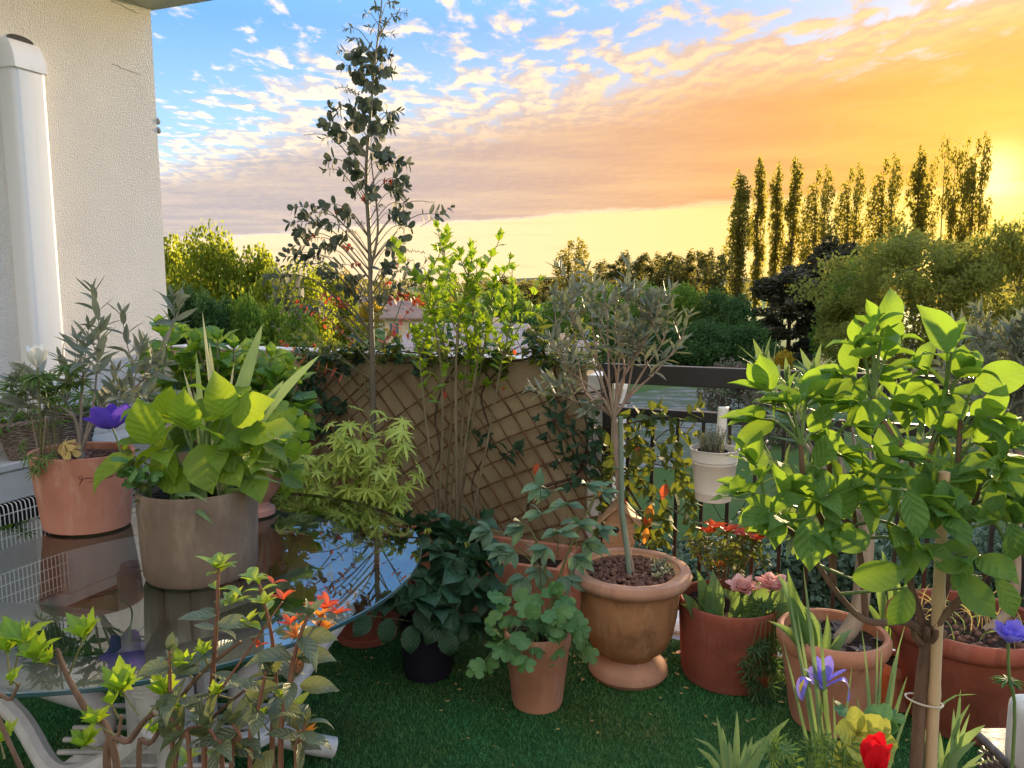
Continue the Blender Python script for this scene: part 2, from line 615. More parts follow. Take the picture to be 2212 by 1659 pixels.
M['black'] = flat_mat('black', (0.012, 0.012, 0.013), 0.6)
M['rail_paint'] = flat_mat('rail_paint', (0.016, 0.0155, 0.017), 0.34, 0.5)
M['concrete'] = mat('concrete', lambda g: pbr(g, g.ramp(g.noise(pos(g), 22.0, 6.0, 0.65), [(0.3, (0.42, 0.40, 0.38)), (0.7, (0.70, 0.68, 0.65))]), 0.9, 0.2, bump=g.noise(pos(g), 80.0, 4.0), bump_d=0.003))

# house wall to the left; its face carries the drawn-in hairline cracks as thin dark strokes
WA = -3.375
wall = thing('house_wall', ab(WA, 1.0, 0), 'cream stucco house wall beside the balcony with white duct', 'wall')
MB().bbox(WA - 0.30, WA, -3.0, 3.31, -4.0, 3.40).build('wall', M['stucco'], wall)
eave_z = onb(325, 20, 3.31).z
MB().bbox(WA - 0.30, WA + 0.42, -3.0, 3.33, eave_z, eave_z + 0.16).build('roof_soffit', M['stucco'], wall)
def crack(px):
    b = MB()
    P = [ona(x, y, WA + 0.0006) for x, y in px]
    b.tube(P, 0.0014, 4)
    b.build('crack', M['crack'], wall)
M['crack'] = flat_mat('crack', (0.20, 0.16, 0.13), 0.9)
crack([(242, 138), (250, 141), (257, 143), (263, 148), (271, 150), (280, 153), (289, 157), (305, 161)])
crack([(240, 2), (252, 7), (263, 11), (272, 17), (287, 24), (300, 30)])

# plastic duct that covers the air conditioner pipes
duct = thing('pipe_duct', ona(60, 900, WA + 0.05), 'white plastic pipe duct running up the stucco wall', 'duct')
b0, b1 = ona(2, 150, WA + 0.09).dot(BX), ona(95, 150, WA + 0.09).dot(BX)
ztop, zmid = ona(60, 80, WA + 0.09).z, ona(60, 146, WA + 0.09).z
cen, wid = (b0 + b1) / 2 + 0.03, (b1 - b0) * 0.86
def rounded(a0, a1, bb, w, z0, z1, rad=0.02, n=5, ztop2=None):
    m = MB()
    prof = [(a0, -w / 2)]
    for k in range(n + 1):
        t = math.pi / 2 * k / n
        prof.append((a1 - rad + rad * math.sin(t), -w / 2 + rad - rad * math.cos(t)))
    for k in range(n + 1):
        t = math.pi / 2 * k / n
        prof.append((a1 - rad + rad * math.cos(t), w / 2 - rad + rad * math.sin(t)))
    prof.append((a0, w / 2))
    vs = [ab(p, bb + q, z) for z in (z0, z1) for p, q in prof]
    k = len(prof)
    fs = [(i, (i + 1) % k, k + (i + 1) % k, k + i) for i in range(k)] + [tuple(range(k - 1, -1, -1)), tuple(range(k, 2 * k))]
    return m.add(vs, fs)
rounded(WA, WA + 0.095, cen, wid - 0.012, 0.80, zmid, 0.028).build('duct_cover', M['pvc'], duct)
m = MB()                                        # rounded elbow that turns into the wall
n = 9
vs, fs = [], []
for i in range(n + 1):
    t = i / n * math.pi / 2
    zz = zmid - 0.012 + (ztop - zmid) * math.sin(t)
    aa = WA + 0.103 * (0.35 + 0.65 * math.cos(t)) if i else WA + 0.103
    for q in (-1, -0.86, -0.5, 0, 0.5, 0.86, 1):
        vs.append(ab(aa - (0.02 if abs(q) == 1 else 0), cen + q * wid / 2, zz))
for i in range(n):
    for k in range(6):
        fs.append((i * 7 + k, i * 7 + k + 1, i * 7 + 8 + k, i * 7 + 7 + k))
base = len(vs)
for i in range(n + 1):
    for q in (-1, 1):
        vs.append(ab(WA, cen + q * wid / 2, vs[i * 7].z))
for i in range(n):
    fs.append((i * 7, i * 7 + 7, base + 2 * i + 2, base + 2 * i))
    fs.append((i * 7 + 6, base + 2 * i + 1, base + 2 * i + 3, i * 7 + 13))
fs.append(tuple(n * 7 + k for k in range(7)) + (base + 2 * n + 1, base + 2 * n))
m.add(vs, fs)
m.build('elbow_cover', M['pvc'], duct)
hole = MB()
c0 = ab(WA + 0.001, cen + 0.035, ztop + 0.004)
hole.add([c0] + [c0 + BX * (0.065 * math.cos(i / 16 * 6.283)) + Vector((0, 0, 0.022 * math.sin(i / 16 * 6.283))) for i in range(16)], [(0, 1 + i, 1 + (i + 1) % 16) for i in range(16)])
hole.build('pipe_hole', M['black'], wall)

# snail-like shells of dirt on the wall's outer edge
for i, y in enumerate((268, 288)):
    p = ab(WA - 0.008, 3.322, onb(343, y, 3.315).z)
    s = MB()
    s.lathe([(0.003, 0), (0.014, 0.006), (0.016, 0.018), (0.010, 0.030), (0.002, 0.036)], p, 8)
    tag(s.build('snail', M['wood_grey'], None, base=p), 'small grey snail stuck to the wall corner, the ' + ('upper' if i == 0 else 'lower') + ' of two', 'snail', 'snails on the wall edge')

# air conditioner unit under the ledge
ac = thing('air_conditioner', ab(-3.28, 2.3, 0), 'grey outdoor air conditioner unit with wire grille under the wall', 'air conditioner')
AF = -3.14
MB().bbox(WA + 0.01, AF - 0.012, 1.55, 3.02, 0.715, 0.75).build('top_cover', M['grey_metal'], ac, bevel=0.006)
MB().bbox(WA + 0.01, AF - 0.02, 1.57, 3.0, 0.585, 0.713).build('top_panel', M['grey_metal'], ac, bevel=0.004)
MB().bbox(WA + 0.03, AF - 0.06, 1.57, 2.42, 0.10, 0.583).build('fan_chamber', M['black'], ac)
MB().bbox(WA + 0.02, AF - 0.02, 2.424, 3.0, 0.08, 0.583).build('side_panel', M['grey_metal'], ac, bevel=0.004)
MB().bbox(WA + 0.02, AF - 0.02, 1.57, 3.0, 0.03, 0.078).build('foot_rail', M['grey_metal'], ac)
for k in range(5):
    MB().bbox(AF - 0.019, AF - 0.014, 2.62, 2.86, 0.36 + k * 0.03, 0.367 + k * 0.03).build('vent_slot', M['black'], ac)
for i in range(44):
    bb = 1.58 + i * 0.0193
    q = MB()
    q.tube(smooth_path([ab(AF - 0.06, bb, 0.581), ab(AF - 0.02, bb, 0.580), ab(AF - 0.004, bb, 0.560), ab(AF - 0.002, bb, 0.45), ab(AF - 0.002, bb, 0.12)], 3), 0.0026, 5)
    q.build('grille_wire', M['grille_wire'], ac)
for k in range(9):
    q = MB()
    q.tube([ab(AF - 0.006, 1.575, 0.54 - k * 0.05), ab(AF - 0.006, 2.42, 0.54 - k * 0.05)], 0.0026, 5)
    q.build('grille_rod', M['grille_wire'], ac)

# parapet, end pillar, railing
PB = 3.31
par = thing('parapet_wall', ab(-2.2, PB, 0), 'ochre rendered balcony parapet behind the willow trellis', 'wall')
PE = onb(1266, 900, PB).dot(AX)
MB().bbox(WA, PE, PB, PB + 0.16, -4.0, 1.152).build('wall', M['parapet'], par)
MB().bbox(WA + 0.002, PE + 0.003, PB - 0.003, PB + 0.163, 1.153, 1.165).build('coping', M['concrete'], par, bevel=0.003)
pil = MB().bbox(PE + 0.002, PE + 0.075, PB + 0.01, PB + 0.15, -4.0, 1.10)
tag(pil.build('white_pillar', M['white_paint'], None), 'narrow white pillar closing the parapet at the railing', 'pillar')

fl = MB().bbox(-3.37, 2.6, -0.5, PB - 0.10, -0.2, -0.004)
tag(fl.build('floor_slab', M['concrete']), kind='structure')
ed = MB().bbox(PE, 2.6, PB - 0.098, PB + 0.13, -0.25, 0.012)
tag(ed.build('concrete_edge', M['concrete'], bevel=0.006), kind='structure')

rail = thing('balcony_railing', ab(0.3, PB, 0), 'dark brown metal balcony railing over the garden', 'railing')
RA0, RA1 = PE + 0.08, 2.6
zt = onb(1366, 787, PB).z
MB().bbox(RA0, RA1, PB - 0.02, PB + 0.02, zt - 0.085, zt).build('top_rail', M['rail_paint'], rail, bevel=0.003)
zm = onb(1500, 888, PB).z
MB().bbox(RA0, RA1, PB - 0.02, PB + 0.02, zm - 0.045, zm).build('mid_rail', M['rail_paint'], rail, bevel=0.003)
MB().bbox(RA0, RA1, PB - 0.016, PB + 0.016, 0.085, 0.118).build('bottom_rail', M['rail_paint'], rail, bevel=0.003)
pa = onb(1460, 1100, PB).dot(AX)
bal = [pa + 0.1085 * (k - 4) for k in range(30)]
for a_ in bal:
    if RA0 + 0.02 < a_ < RA1:
        MB().bbox(a_ - 0.0075, a_ + 0.0075, PB - 0.013, PB + 0.013, 0.119, zm - 0.046).build('baluster', M['rail_paint'], rail)
for a_ in (RA0 + 0.022, onb(2192, 1100, PB).dot(AX)):
    MB().bbox(a_ - 0.02, a_ + 0.02, PB - 0.021, PB + 0.021, 0.013, zt - 0.086).build('post', M['rail_paint'], rail)

# artificial turf: a mat and its blades
M['turf_base'] = mat('turf_base', lambda g: pbr(g, g.mix(g.step(g.noise(pos(g), 60.0, 3.0), 0.3, 0.7), (0.016, 0.055, 0.018), (0.03, 0.09, 0.026)), 0.95, 0.1))
M['turf_blade'] = mat('turf_blade', lambda g: pbr(g, g.mix(g.step(g.noise(pos(g), 2.3, 4.0, 0.6), 0.35, 0.7), g.mix(rnd(g), (0.028, 0.165, 0.052), (0.068, 0.265, 0.080)), g.mix(rnd(g), (0.075, 0.130, 0.030), (0.15, 0.185, 0.050))), 0.6, 0.3))
tb = MB().bbox(-3.36, 2.55, -0.4, PB - 0.16, -0.003, 0.004)
tag(tb.build('artificial_turf', M['turf_base']), kind='structure')
rng = np.random.default_rng(3)
N = 170000
aa = rng.uniform(-2.6, 1.2, N)
bb = rng.uniform(1.45, PB - 0.165, N)
P0 = np.outer(aa, np.array(AX)) + np.outer(bb, np.array(BX))
P0[:, 2] = 0.003
th = rng.uniform(0, 6.283, N)
h = rng.uniform(0.008, 0.016, N)
wd = rng.uniform(0.0012, 0.0022, N)
ln = rng.uniform(0.002, 0.014, N)
lt = rng.uniform(0, 6.283, N)
V = np.zeros((N, 3, 3))
V[:, 0] = P0 + np.stack([np.cos(th) * wd, np.sin(th) * wd, np.zeros(N)], 1)
V[:, 1] = P0 - np.stack([np.cos(th) * wd, np.sin(th) * wd, np.zeros(N)], 1)
V[:, 2] = P0 + np.stack([np.cos(lt) * ln, np.sin(lt) * ln, h], 1)
tag(put('turf_grass', fast_mesh('turf_grass', V.reshape(-1, 3), np.arange(3 * N).reshape(-1, 3), M['turf_blade'])), 'short dark green artificial grass covering the balcony floor', 'grass', kind='stuff')

# willow trellis: every rod a slat of its own
M['willow'] = bark_mat('willow', (0.10, 0.052, 0.026), (0.235, 0.13, 0.065), 30)
tre = thing('willow_trellis', ab(-1.6, PB - 0.03, 0), 'expanding brown willow trellis fanned across the parapet', 'trellis')
TA0, TA1 = -2.95, -0.66
def slope_a(a): return R(48 - 34 * min(1, max(0, (a + 2.5) / 1.7)))
def slope_b(a): return R(-46 - 13 * min(1, max(0, (a + 2.5) / 1.8)))
def top_z(a): return 1.10 if a < -1.35 else 1.10 - 0.17 * (a + 1.35)
def trace(a, z, sl):
    pts = []
    for sgn in (-1, 1):
        x, y, seg = a, z, []
        for _ in range(90):
            t = sl(x)
            x += sgn * 0.04 * math.cos(t)
            y += sgn * 0.04 * math.sin(t)
            if not (TA0 < x < TA1 and 0.12 < y < top_z(x)):
                break
            seg.append((x, y))
        pts = (seg[::-1] + [(a, z)]) if sgn < 0 else pts + seg
    return pts
rt = random.Random(5)
def slats(starts, sl, bb):
    for a, z in starts:
        P = trace(a, z, sl)
        if len(P) < 5:
            continue
        k = rt.uniform(-0.012, 0.012)
        q = MB()
        q.tube([ab(x, bb + 0.004 * math.sin(i * 0.9 + a * 9), y + k) for i, (x, y) in enumerate(P)], rt.uniform(0.0034, 0.0054), 5)
        q.build('slat', M['willow'], tre)
starts = []
z = -1.9
while z < 1.35:                                 # rods that rise to the right, spaced along a steep cut
    starts.append((-1.55 - 0.25 * (z - 0.5), z)) if 0.12 < z < 1.09 else None
    z += 0.088
for k in range(1, 14):
    starts.append((-1.75 - 0.09 * k, 1.085)) if -1.75 - 0.09 * k > TA0 else None
for k in range(0, 13):
    starts.append((-1.42 + 0.10 * k, 0.13)) if k < 7 and -1.42 + 0.10 * k * 2.2 < TA1 else None
slats(starts, slope_a, PB - 0.022)
slats([(TA0 + 0.02 + 0.088 * k, 0.6) for k in range(26)], slope_b, PB - 0.033)


# ================================================================ garden, houses, trees beyond the balcony
def foliage(name, c1, c2, tc, trans=0.4):
    def fn(g):
        r = rnd(g)
        n = g.noise(objco(g), 0.7, 3.0)
        k = g.mix(r, c1, c2)
        k = g.mix(g.step(n, 0.35, 0.7), k, tuple(x * 0.7 for x in c1))
        p = pbr(g, k, 0.7, 0.15)
        t = g.node('ShaderNodeBsdfTranslucent')
        g.put(t.inputs['Color'], tc)
        mx = g.node('ShaderNodeMixShader')
        mx.inputs[0].default_value = trans
        g.l.new(p, mx.inputs[1])
        g.l.new(t.outputs[0], mx.inputs[2])
        return mx.outputs[0]
    return mat(name, fn)


M['fol_bright'] = foliage('fol_bright', (0.065, 0.120, 0.016), (0.18, 0.225, 0.026), (0.40, 0.44, 0.03), 0.45)
M['fol_mid'] = foliage('fol_mid', (0.055, 0.130, 0.024), (0.125, 0.215, 0.038), (0.32, 0.46, 0.05), 0.4)
M['fol_olive'] = foliage('fol_olive', (0.12, 0.145, 0.036), (0.24, 0.26, 0.068), (0.42, 0.42, 0.07), 0.45)
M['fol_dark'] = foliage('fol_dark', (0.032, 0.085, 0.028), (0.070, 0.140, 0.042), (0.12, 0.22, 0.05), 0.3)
M['fol_conifer'] = foliage('fol_conifer', (0.060, 0.066, 0.042), (0.125, 0.118, 0.078), (0.08, 0.08, 0.03), 0.2)
M['fol_poplar'] = foliage('fol_poplar', (0.070, 0.078, 0.018), (0.14, 0.145, 0.032), (0.45, 0.38, 0.05), 0.45)
M['fol_gold'] = foliage('fol_gold', (0.26, 0.20, 0.018), (0.42, 0.30, 0.03), (0.6, 0.42, 0.04), 0.45)
M['fol_wood'] = foliage('fol_wood', (0.060, 0.070, 0.022), (0.11, 0.115, 0.035), (0.26, 0.23, 0.05), 0.4)
M['fol_mauve'] = foliage('fol_mauve', (0.12, 0.125, 0.07), (0.21, 0.165, 0.175), (0.2, 0.18, 0.10), 0.3)
M['fol_silver'] = foliage('fol_silver', (0.070, 0.12, 0.082), (0.20, 0.27, 0.20), (0.10, 0.2, 0.08), 0.2)
M['bark_far'] = flat_mat('bark_far', (0.10, 0.075, 0.055), 0.9)
M['bark_pale'] = flat_mat('bark_pale', (0.26, 0.22, 0.17), 0.9)


def leaf_cloud(rng, centres, radii, n, size, shell=0.55, elong=1.6, droop=0.0):
    """leaf-sized quads spread through ellipsoidal clumps; returns verts and quads"""
    w = np.array([r[0] * r[1] * r[2] for r in radii]) ** 0.67
    idx = rng.choice(len(centres), n, p=w / w.sum())
    C, Rr = np.array(centres)[idx], np.array(radii)[idx]
    d = rng.normal(size=(n, 3))
    d /= np.linalg.norm(d, axis=1)[:, None]
    r = shell + (1 - shell) * rng.random(n) ** 0.6
    r *= 1 + rng.normal(size=n) * 0.10
    P = C + d * r[:, None] * Rr
    t = rng.normal(size=(n, 3))
    t[:, 2] -= droop
    t /= np.linalg.norm(t, axis=1)[:, None]
    s = rng.normal(size=(n, 3))
    s -= t * (s * t).sum(1)[:, None]
    s /= np.linalg.norm(s, axis=1)[:, None]
    sz = size * rng.uniform(0.6, 1.35, n)[:, None]
    a, b = t * sz * elong * 0.5, s * sz * 0.5
    V = np.stack([P - a, P + b, P + a, P - b], 1).reshape(-1, 3)
    return V, np.arange(4 * n).reshape(-1, 4)


def clumps_round(rng, w, h, n, low=0.25, k=0.26):
    """clump centres over an irregular dome w wide, from low*h to h high"""
    cs, rs = [], []
    for i in range(n):
        a = rng.uniform(0, 6.283)
        z = rng.uniform(0, 1) ** 0.85 * (1.04 if i % 5 == 0 else 0.97)
        prof = math.sqrt(max(0.05, 1 - (2 * max(z, 0.22) - 0.72) ** 2 / 1.69)) * (1.0 if z < 0.75 else 1.25 - z * 0.33)
        rr = w / 2 * prof * rng.uniform(0.40, 0.92 if i % 4 else 1.06)
        q = w * k * rng.uniform(0.55, 1.1)
        cs.append((rr * math.cos(a), rr * math.sin(a), h * (low + (0.94 - low) * z) - q * 0.3))
        rs.append((q, q, q * rng.uniform(0.6, 0.9)))
    return cs, rs


def clumps_column(rng, w, h, n, low=0.12, stems=1):
    cs, rs = [], []
    for i in range(n):
        z = low + (1 - low) * (i + rng.uniform(0, 1)) / n
        prof = (1 - max(0, z - 0.84) / 0.21) ** 0.5 * (0.62 + 0.50 * math.sin(3.1 * min(1.0, z * 0.85)))
        a = rng.uniform(0, 6.283)
        sx = (rng.integers(stems) - (stems - 1) / 2) * w * 0.42
        rr = w * 0.40 * prof * rng.uniform(0.05, 1.0)
        q = w * (0.30 / math.sqrt(stems)) * prof * rng.uniform(0.7, 1.2)
        cs.append((sx + rr * math.cos(a), rr * math.sin(a), h * z))
        rs.append((q, q, q * 1.6))
    return cs, rs


def trunk_mb(rng, h, w, cs, r0, nlimb=7, lean=0.0, up=0.95):
    m = MB()
    top = Vector((lean * h, 0, h * up))
    spine = smooth_path([(0, 0, -0.4), (lean * h * 0.25 + rng.uniform(-.02, .02) * h, rng.uniform(-.02, .02) * h, h * 0.35), (lean * h * .7, rng.uniform(-.02, .02) * h, h * 0.65), top], 5)
    m.tube(spine, (r0, r0 * 0.12), 7)
    order = sorted(range(len(cs)), key=lambda i: rng.random())[:nlimb]
    for i in order:
        c = Vector(cs[i])
        k = min(len(spine) - 2, max(2, int(len(spine) * max(0.15, (c.z / h) - 0.25))))
        s = spine[k]
        mid = s.lerp(c, 0.5) + Vector((0, 0, -0.04 * h))
        m.tube(smooth_path([s, mid, c], 3), (r0 * 0.42, r0 * 0.06), 5)
    return m


PROTO = {}


def tree_proto(kind, seed, w, h, n, size, matname, bark, shape, nc=26, low=0.2, stems=1, limbs=8, shell=0.5, k=0.26, elong=1.6, r0=None):
    rng = np.random.default_rng(seed)
    cs, rs = clumps_round(rng, w, h, nc, low, k) if shape == 'round' else clumps_column(rng, w, h, nc, low, stems)
    V, Q = leaf_cloud(rng, cs, rs, n, size, shell, elong)
    cm = fast_mesh(kind + '_crown', V, Q, M[matname])
    tm = MB()
    r0 = r0 or h * 0.018
    if stems > 1:
        for s in range(stems):
            sx = (s - (stems - 1) / 2) * w * 0.42
            tm.tube(smooth_path([(sx * .3, 0, -.4), (sx * .8, 0, h * .3), (sx, 0, h * .93)], 5), (r0 * .8, r0 * .1), 6)
    else:
        tm = trunk_mb(rng, h, w, cs, r0, limbs, up=0.75 if shape == 'round' else 0.95)
    PROTO[kind, seed] = (cm, tm.mesh(kind + '_trunk', M[bark]), w, h)


def plant_tree(name, proto, x, ytop, D, label, cat='tree', group=None, wpx=None, rot=0.0, gz=GZ):
    cm, tm, w, h = PROTO[proto]
    p = at(x, ytop, D)
    base = Vector((p.x, p.y, gz))
    sz = (p.z - gz) / h
    sx = sz if wpx is None else (wpx / FOC * D) / w
    t = thing(name, base, label, cat, group)
    Mx = Matrix.Translation(base) @ Matrix.Rotation(rot, 4, 'Z') @ Matrix.Diagonal((sx, sx, sz, 1))
    put('trunk', tm, t, Mx)
    put('crown', cm, t, Mx)
    return t


# ground ------------------------------------------------------------------
M['lawn'] = mat('lawn', lambda g: pbr(g, g.mix(g.step(g.noise(pos(g), 0.16, 6.0, 0.65), 0.38, 0.66), g.mix(g.noise(pos(g), 14.0, 4.0, 0.7), (0.055, 0.135, 0.030), (0.12, 0.23, 0.055)), g.mix(g.noise(pos(g), 9.0, 4.0, 0.7), (0.09, 0.15, 0.04), (0.19, 0.25, 0.08))), 0.9, 0.15, bump=g.noise(pos(g), 9.0, 6.0, 0.75), bump_d=0.25))
M['gravel'] = mat('gravel', lambda g: pbr(g, g.mix(g.step(g.noise(g.vm('MULTIPLY', pos(g), (0.5, 1.3, 1.0)), 0.7, 6.0, 0.8), 0.40, 0.53), (0.25, 0.245, 0.235), g.mix(g.noise(pos(g), 5.0, 4.0), (0.07, 0.10, 0.05), (0.17, 0.19, 0.13))), 0.95, 0.0, bump=g.noise(pos(g), 12.0, 5.0, 0.7), bump_d=0.08))
gr = MB()
NG = 60
for (ext, zz) in ((4000, 0),):
    gr.add([(-ext, -40, GZ), (ext, -40, GZ), (ext, ext, GZ), (-ext, ext, GZ)], [(0, 1, 2, 3)])
tag(gr.build('ground', M['lawn'], smooth=False), kind='structure')
pt = MB()
edge_l = [(1290, 905), (1330, 868), (1375, 850), (1440, 838), (1480, 836)]
edge_r = [(1660, 915), (1640, 890), (1600, 868), (1550, 850), (1500, 840)]
edge_l2 = [onz(x, y, GZ + 0.012) for x, y in [(1200, 1010)] + edge_l]
edge_r2 = [onz(x, y, GZ + 0.012) for x, y in [(1560, 1010)] + edge_r]
pt.add(edge_l2 + edge_r2[::-1], [tuple(range(len(edge_l2) + len(edge_r2)))])
tag(pt.build('gravel_path', M['gravel'], smooth=False), kind='structure')
pt = MB()
pt.add([onz(x, y, GZ + 0.02) for x, y in [(1375, 795), (1530, 796), (1490, 779), (1400, 776)]], [(0, 1, 2, 3)])
tag(pt.build('gravel_yard', M['gravel'], smooth=False), kind='structure')
hl = MB()
rng = np.random.default_rng(8)
xs = np.linspace(-1800, 1800, 120)
top = [(float(x), 1500.0, GZ + 14 + 9 * math.sin(x * 0.004) + 6 * math.sin(x * 0.011 + 1) + float(rng.uniform(-1.5, 1.5))) for x in xs]
hl.add([(x, 1380.0, GZ - 1) for x in xs] + top, [(i, i + 1, 121 + i, 120 + i) for i in range(119)])
M['far_hill'] = flat_mat('far_hill', (0.13, 0.14, 0.10), 0.95, 0.1)
tag(hl.build('hills', M['far_hill']), kind='structure')

# the far wood along the horizon, one mass
rng = np.random.default_rng(12)
nc_ = 420
ca = rng.uniform(-0.95, 0.95, nc_)
cd = rng.uniform(230, 420, nc_)
cs_ = [(math.sin(a) * d, math.cos(a) * d, GZ + d * 0.017 * rng.uniform(0.35, 1.0)) for a, d in zip(ca, cd)]
rs_ = [(rng.uniform(5, 12), 6.0, rng.uniform(2.5, 5.5)) for _ in cs_]
V, Q_ = leaf_cloud(rng, cs_, rs_, 26000, 1.15, 0.3)
tag(put('woodland', fast_mesh('woodland', V, Q_, M['fol_wood'])), 'far woodland along the horizon', 'woodland', kind='stuff')

# houses ------------------------------------------------------------------
def tile_mat(name, c):
    def fn(g):
        p = objco(g)
        w = g.node('ShaderNodeTexWave', wave_type='BANDS', bands_direction='X')
        g.l.new(p, w.inputs[0])
        w.inputs['Scale'].default_value = 1.6
        n = g.noise(p, 1.2, 5.0, 0.7)
        k = g.mix(g.step(n, 0.3, 0.7), tuple(x * 0.72 for x in c), c)
        return pbr(g, k, 0.85, 0.15, bump=w.outputs[1], bump_d=0.06)
    return mat(name, fn)
M['roof_tile'] = tile_mat('roof_tile', (0.36, 0.24, 0.18))
M['roof_pale'] = tile_mat('roof_pale', (0.46, 0.36, 0.32))
M['render_white'] = flat_mat('render_white', (0.58, 0.57, 0.56), 0.9, 0.1)
M['render_cream'] = flat_mat('render_cream', (0.66, 0.52, 0.38), 0.9, 0.1)
M['window_glass'] = flat_mat('window_glass', (0.10, 0.16, 0.22), 0.1)
M['shutter_blue'] = flat_mat('shutter_blue', (0.28, 0.45, 0.60), 0.6)


def house(x, y_eave, y_ridge, wpx, D, depth, rot, label, wmat='render_white', rmat='roof_tile', windows=2, shutters=False):
    p0, p1 = at(x, y_eave, D), at(x, y_ridge, D)
    W2 = wpx / FOC * D / 2
    base = Vector((p0.x, p0.y, GZ))
    hw, hr = p0.z - GZ, p1.z - GZ
    t = thing('house', base, label, 'house', None)
    Rm = Matrix.Rotation(rot, 3, 'Z')
    T = lambda v: base + Rm @ Vector(v)
    b = MB()
    b.add([T(v) for v in ((-W2, -depth / 2, 0), (W2, -depth / 2, 0), (W2, depth / 2, 0), (-W2, depth / 2, 0), (-W2, -depth / 2, hw), (W2, -depth / 2, hw), (W2, depth / 2, hw), (-W2, depth / 2, hw), (-W2, 0, hr - 0.12), (W2, 0, hr - 0.12))],
          [(0, 1, 5, 4), (2, 3, 7, 6), (1, 2, 6, 9, 5), (3, 0, 4, 8, 7)])
    b.build('wall', M[wmat], t, smooth=False)
    o = 0.45
    r = MB()
    for sg in (-1, 1):
        A, B = Vector((-W2 - o, sg * (depth / 2 + o), hw - o * (hr - hw) / (depth / 2))), Vector((W2 + o, sg * (depth / 2 + o), hw - o * (hr - hw) / (depth / 2)))
        C_, D_ = Vector((W2 + o, 0, hr)), Vector((-W2 - o, 0, hr))
        up = Vector((0, 0, 0.16))
        vs = [T(v) for v in (A, B, C_, D_, A + up, B + up, C_ + up, D_ + up)]
        r.add(vs, [(0, 1, 2, 3), (4, 7, 6, 5), (0, 4, 5, 1), (1, 5, 6, 2), (3, 2, 6, 7), (0, 3, 7, 4)])
    r.build('roof', M[rmat], t, smooth=False)
    for k in range(windows):
        wx = -W2 + (k + 0.5) * 2 * W2 / windows
        wz = hw * 0.56
        wf = MB().box(T((wx, -depth / 2 - 0.03, wz)), (1.1, 0.06, 1.3), rot).build('window', M['render_cream'], t, smooth=False)
        MB().box(T((wx, -depth / 2 - 0.07, wz)), (0.9, 0.03, 1.1), rot).build('pane', M['window_glass'], wf, smooth=False)
        if shutters:
            for sg in (-1, 1):
                MB().box(T((wx + sg * 0.85, -depth / 2 - 0.05, wz)), (0.5, 0.05, 1.35), rot).build('shutter', M['shutter_blue'], t, smooth=False)
    c = MB().box(T((W2 * 0.4, depth * 0.12, hr + 0.1)), (0.35, 0.35, 0.5), rot)
    c.build('chimney', M['render_cream'], t, smooth=False)
    return t


house(858, 668, 652, 62, 95, 7, 0.3, 'small white house with a brown tiled roof behind the eucalyptus trunk', windows=2, shutters=True)
house(905, 684, 664, 84, 78, 8, -0.25, 'cream house with terracotta roof just right of the eucalyptus trunk', 'render_cream', windows=2)
house(1020, 752, 706, 200, 34, 12, -0.12, 'long low house with a pale pink tiled roof behind the hibiscus', 'render_white', 'roof_pale', windows=4)
house(1180, 768, 742, 150, 30, 7, -0.3, 'low outbuilding with pale tiled roof beside the end of the parapet', 'render_white', 'roof_pale', windows=1)
house(800, 652, 643, 50, 150, 8, 0.2, 'distant house with a brown roof left of the eucalyptus trunk', 'render_cream', windows=2)

gw = thing('garden_wall', onz(1330, 880, GZ), 'tall white garden wall seen behind the potted olive tree', 'wall')
p_ = at(1338, 860, 13.0)
zt_ = at(1338, 838, 13.0).z
wq = 52 / FOC * 13.0
MB().box((p_.x - 0.2, p_.y + 0.8, (GZ + zt_) / 2), (wq * 2, 1.6, zt_ - GZ), -0.2).build('wall', M['render_white'], gw, smooth=False)
MB().box((p_.x - 0.2, p_.y + 0.8, zt_ + 0.05), (wq * 2 + 0.2, 1.8, 0.10), -0.2).build('coping', M['white_paint'], gw, smooth=False)

# trees -------------------------------------------------------------------
tree_proto('broad', 1, 9.0, 10.0, 9000, 0.26, 'fol_bright', 'bark_far', 'round', 34, 0.18)
tree_proto('broad', 2, 9.0, 10.0, 9000, 0.26, 'fol_bright', 'bark_far', 'round', 30, 0.10, k=0.22)
tree_proto('bushy', 3, 8.0, 7.0, 9000, 0.22, 'fol_mid', 'bark_far', 'round', 34, 0.05)
tree_proto('bushy', 4, 8.0, 7.0, 9000, 0.22, 'fol_dark', 'bark_far', 'round', 34, 0.05)
tree_proto('gold', 5, 6.0, 7.0, 5000, 0.22, 'fol_gold', 'bark_far', 'round', 22, 0.12)
tree_proto('poplar', 6, 4.6, 24.0, 4800, 0.36, 'fol_poplar', 'bark_far', 'column', 34, 0.08, limbs=20, shell=0.2, elong=1.5)
tree_proto('poplar', 7, 4.6, 24.0, 4600, 0.36, 'fol_poplar', 'bark_far', 'column', 30, 0.08, limbs=20, shell=0.2, elong=1.5)
tree_proto('poplar', 8, 6.4, 24.0, 6500, 0.34, 'fol_poplar', 'bark_far', 'column', 52, 0.10, stems=2, shell=0.2, elong=1.5)
tree_proto('poplar', 9, 8.5, 24.0, 8000, 0.34, 'fol_poplar', 'bark_far', 'column', 60, 0.10, stems=3, shell=0.2, elong=1.5)
tree_proto('wood', 10, 6.0, 11.0, 3600, 0.26, 'fol_wood', 'bark_far', 'round', 46, 0.12, limbs=18, k=0.15, shell=0.1)
tree_proto('wood', 11, 5.0, 12.0, 3200, 0.26, 'fol_wood', 'bark_far', 'column', 30, 0.08, limbs=14, shell=0.1, stems=2)
tree_proto('conifer', 12, 6.0, 12.0, 11000, 0.22, 'fol_conifer', 'bark_far', 'round', 46, 0.04, k=0.2, elong=2.6)
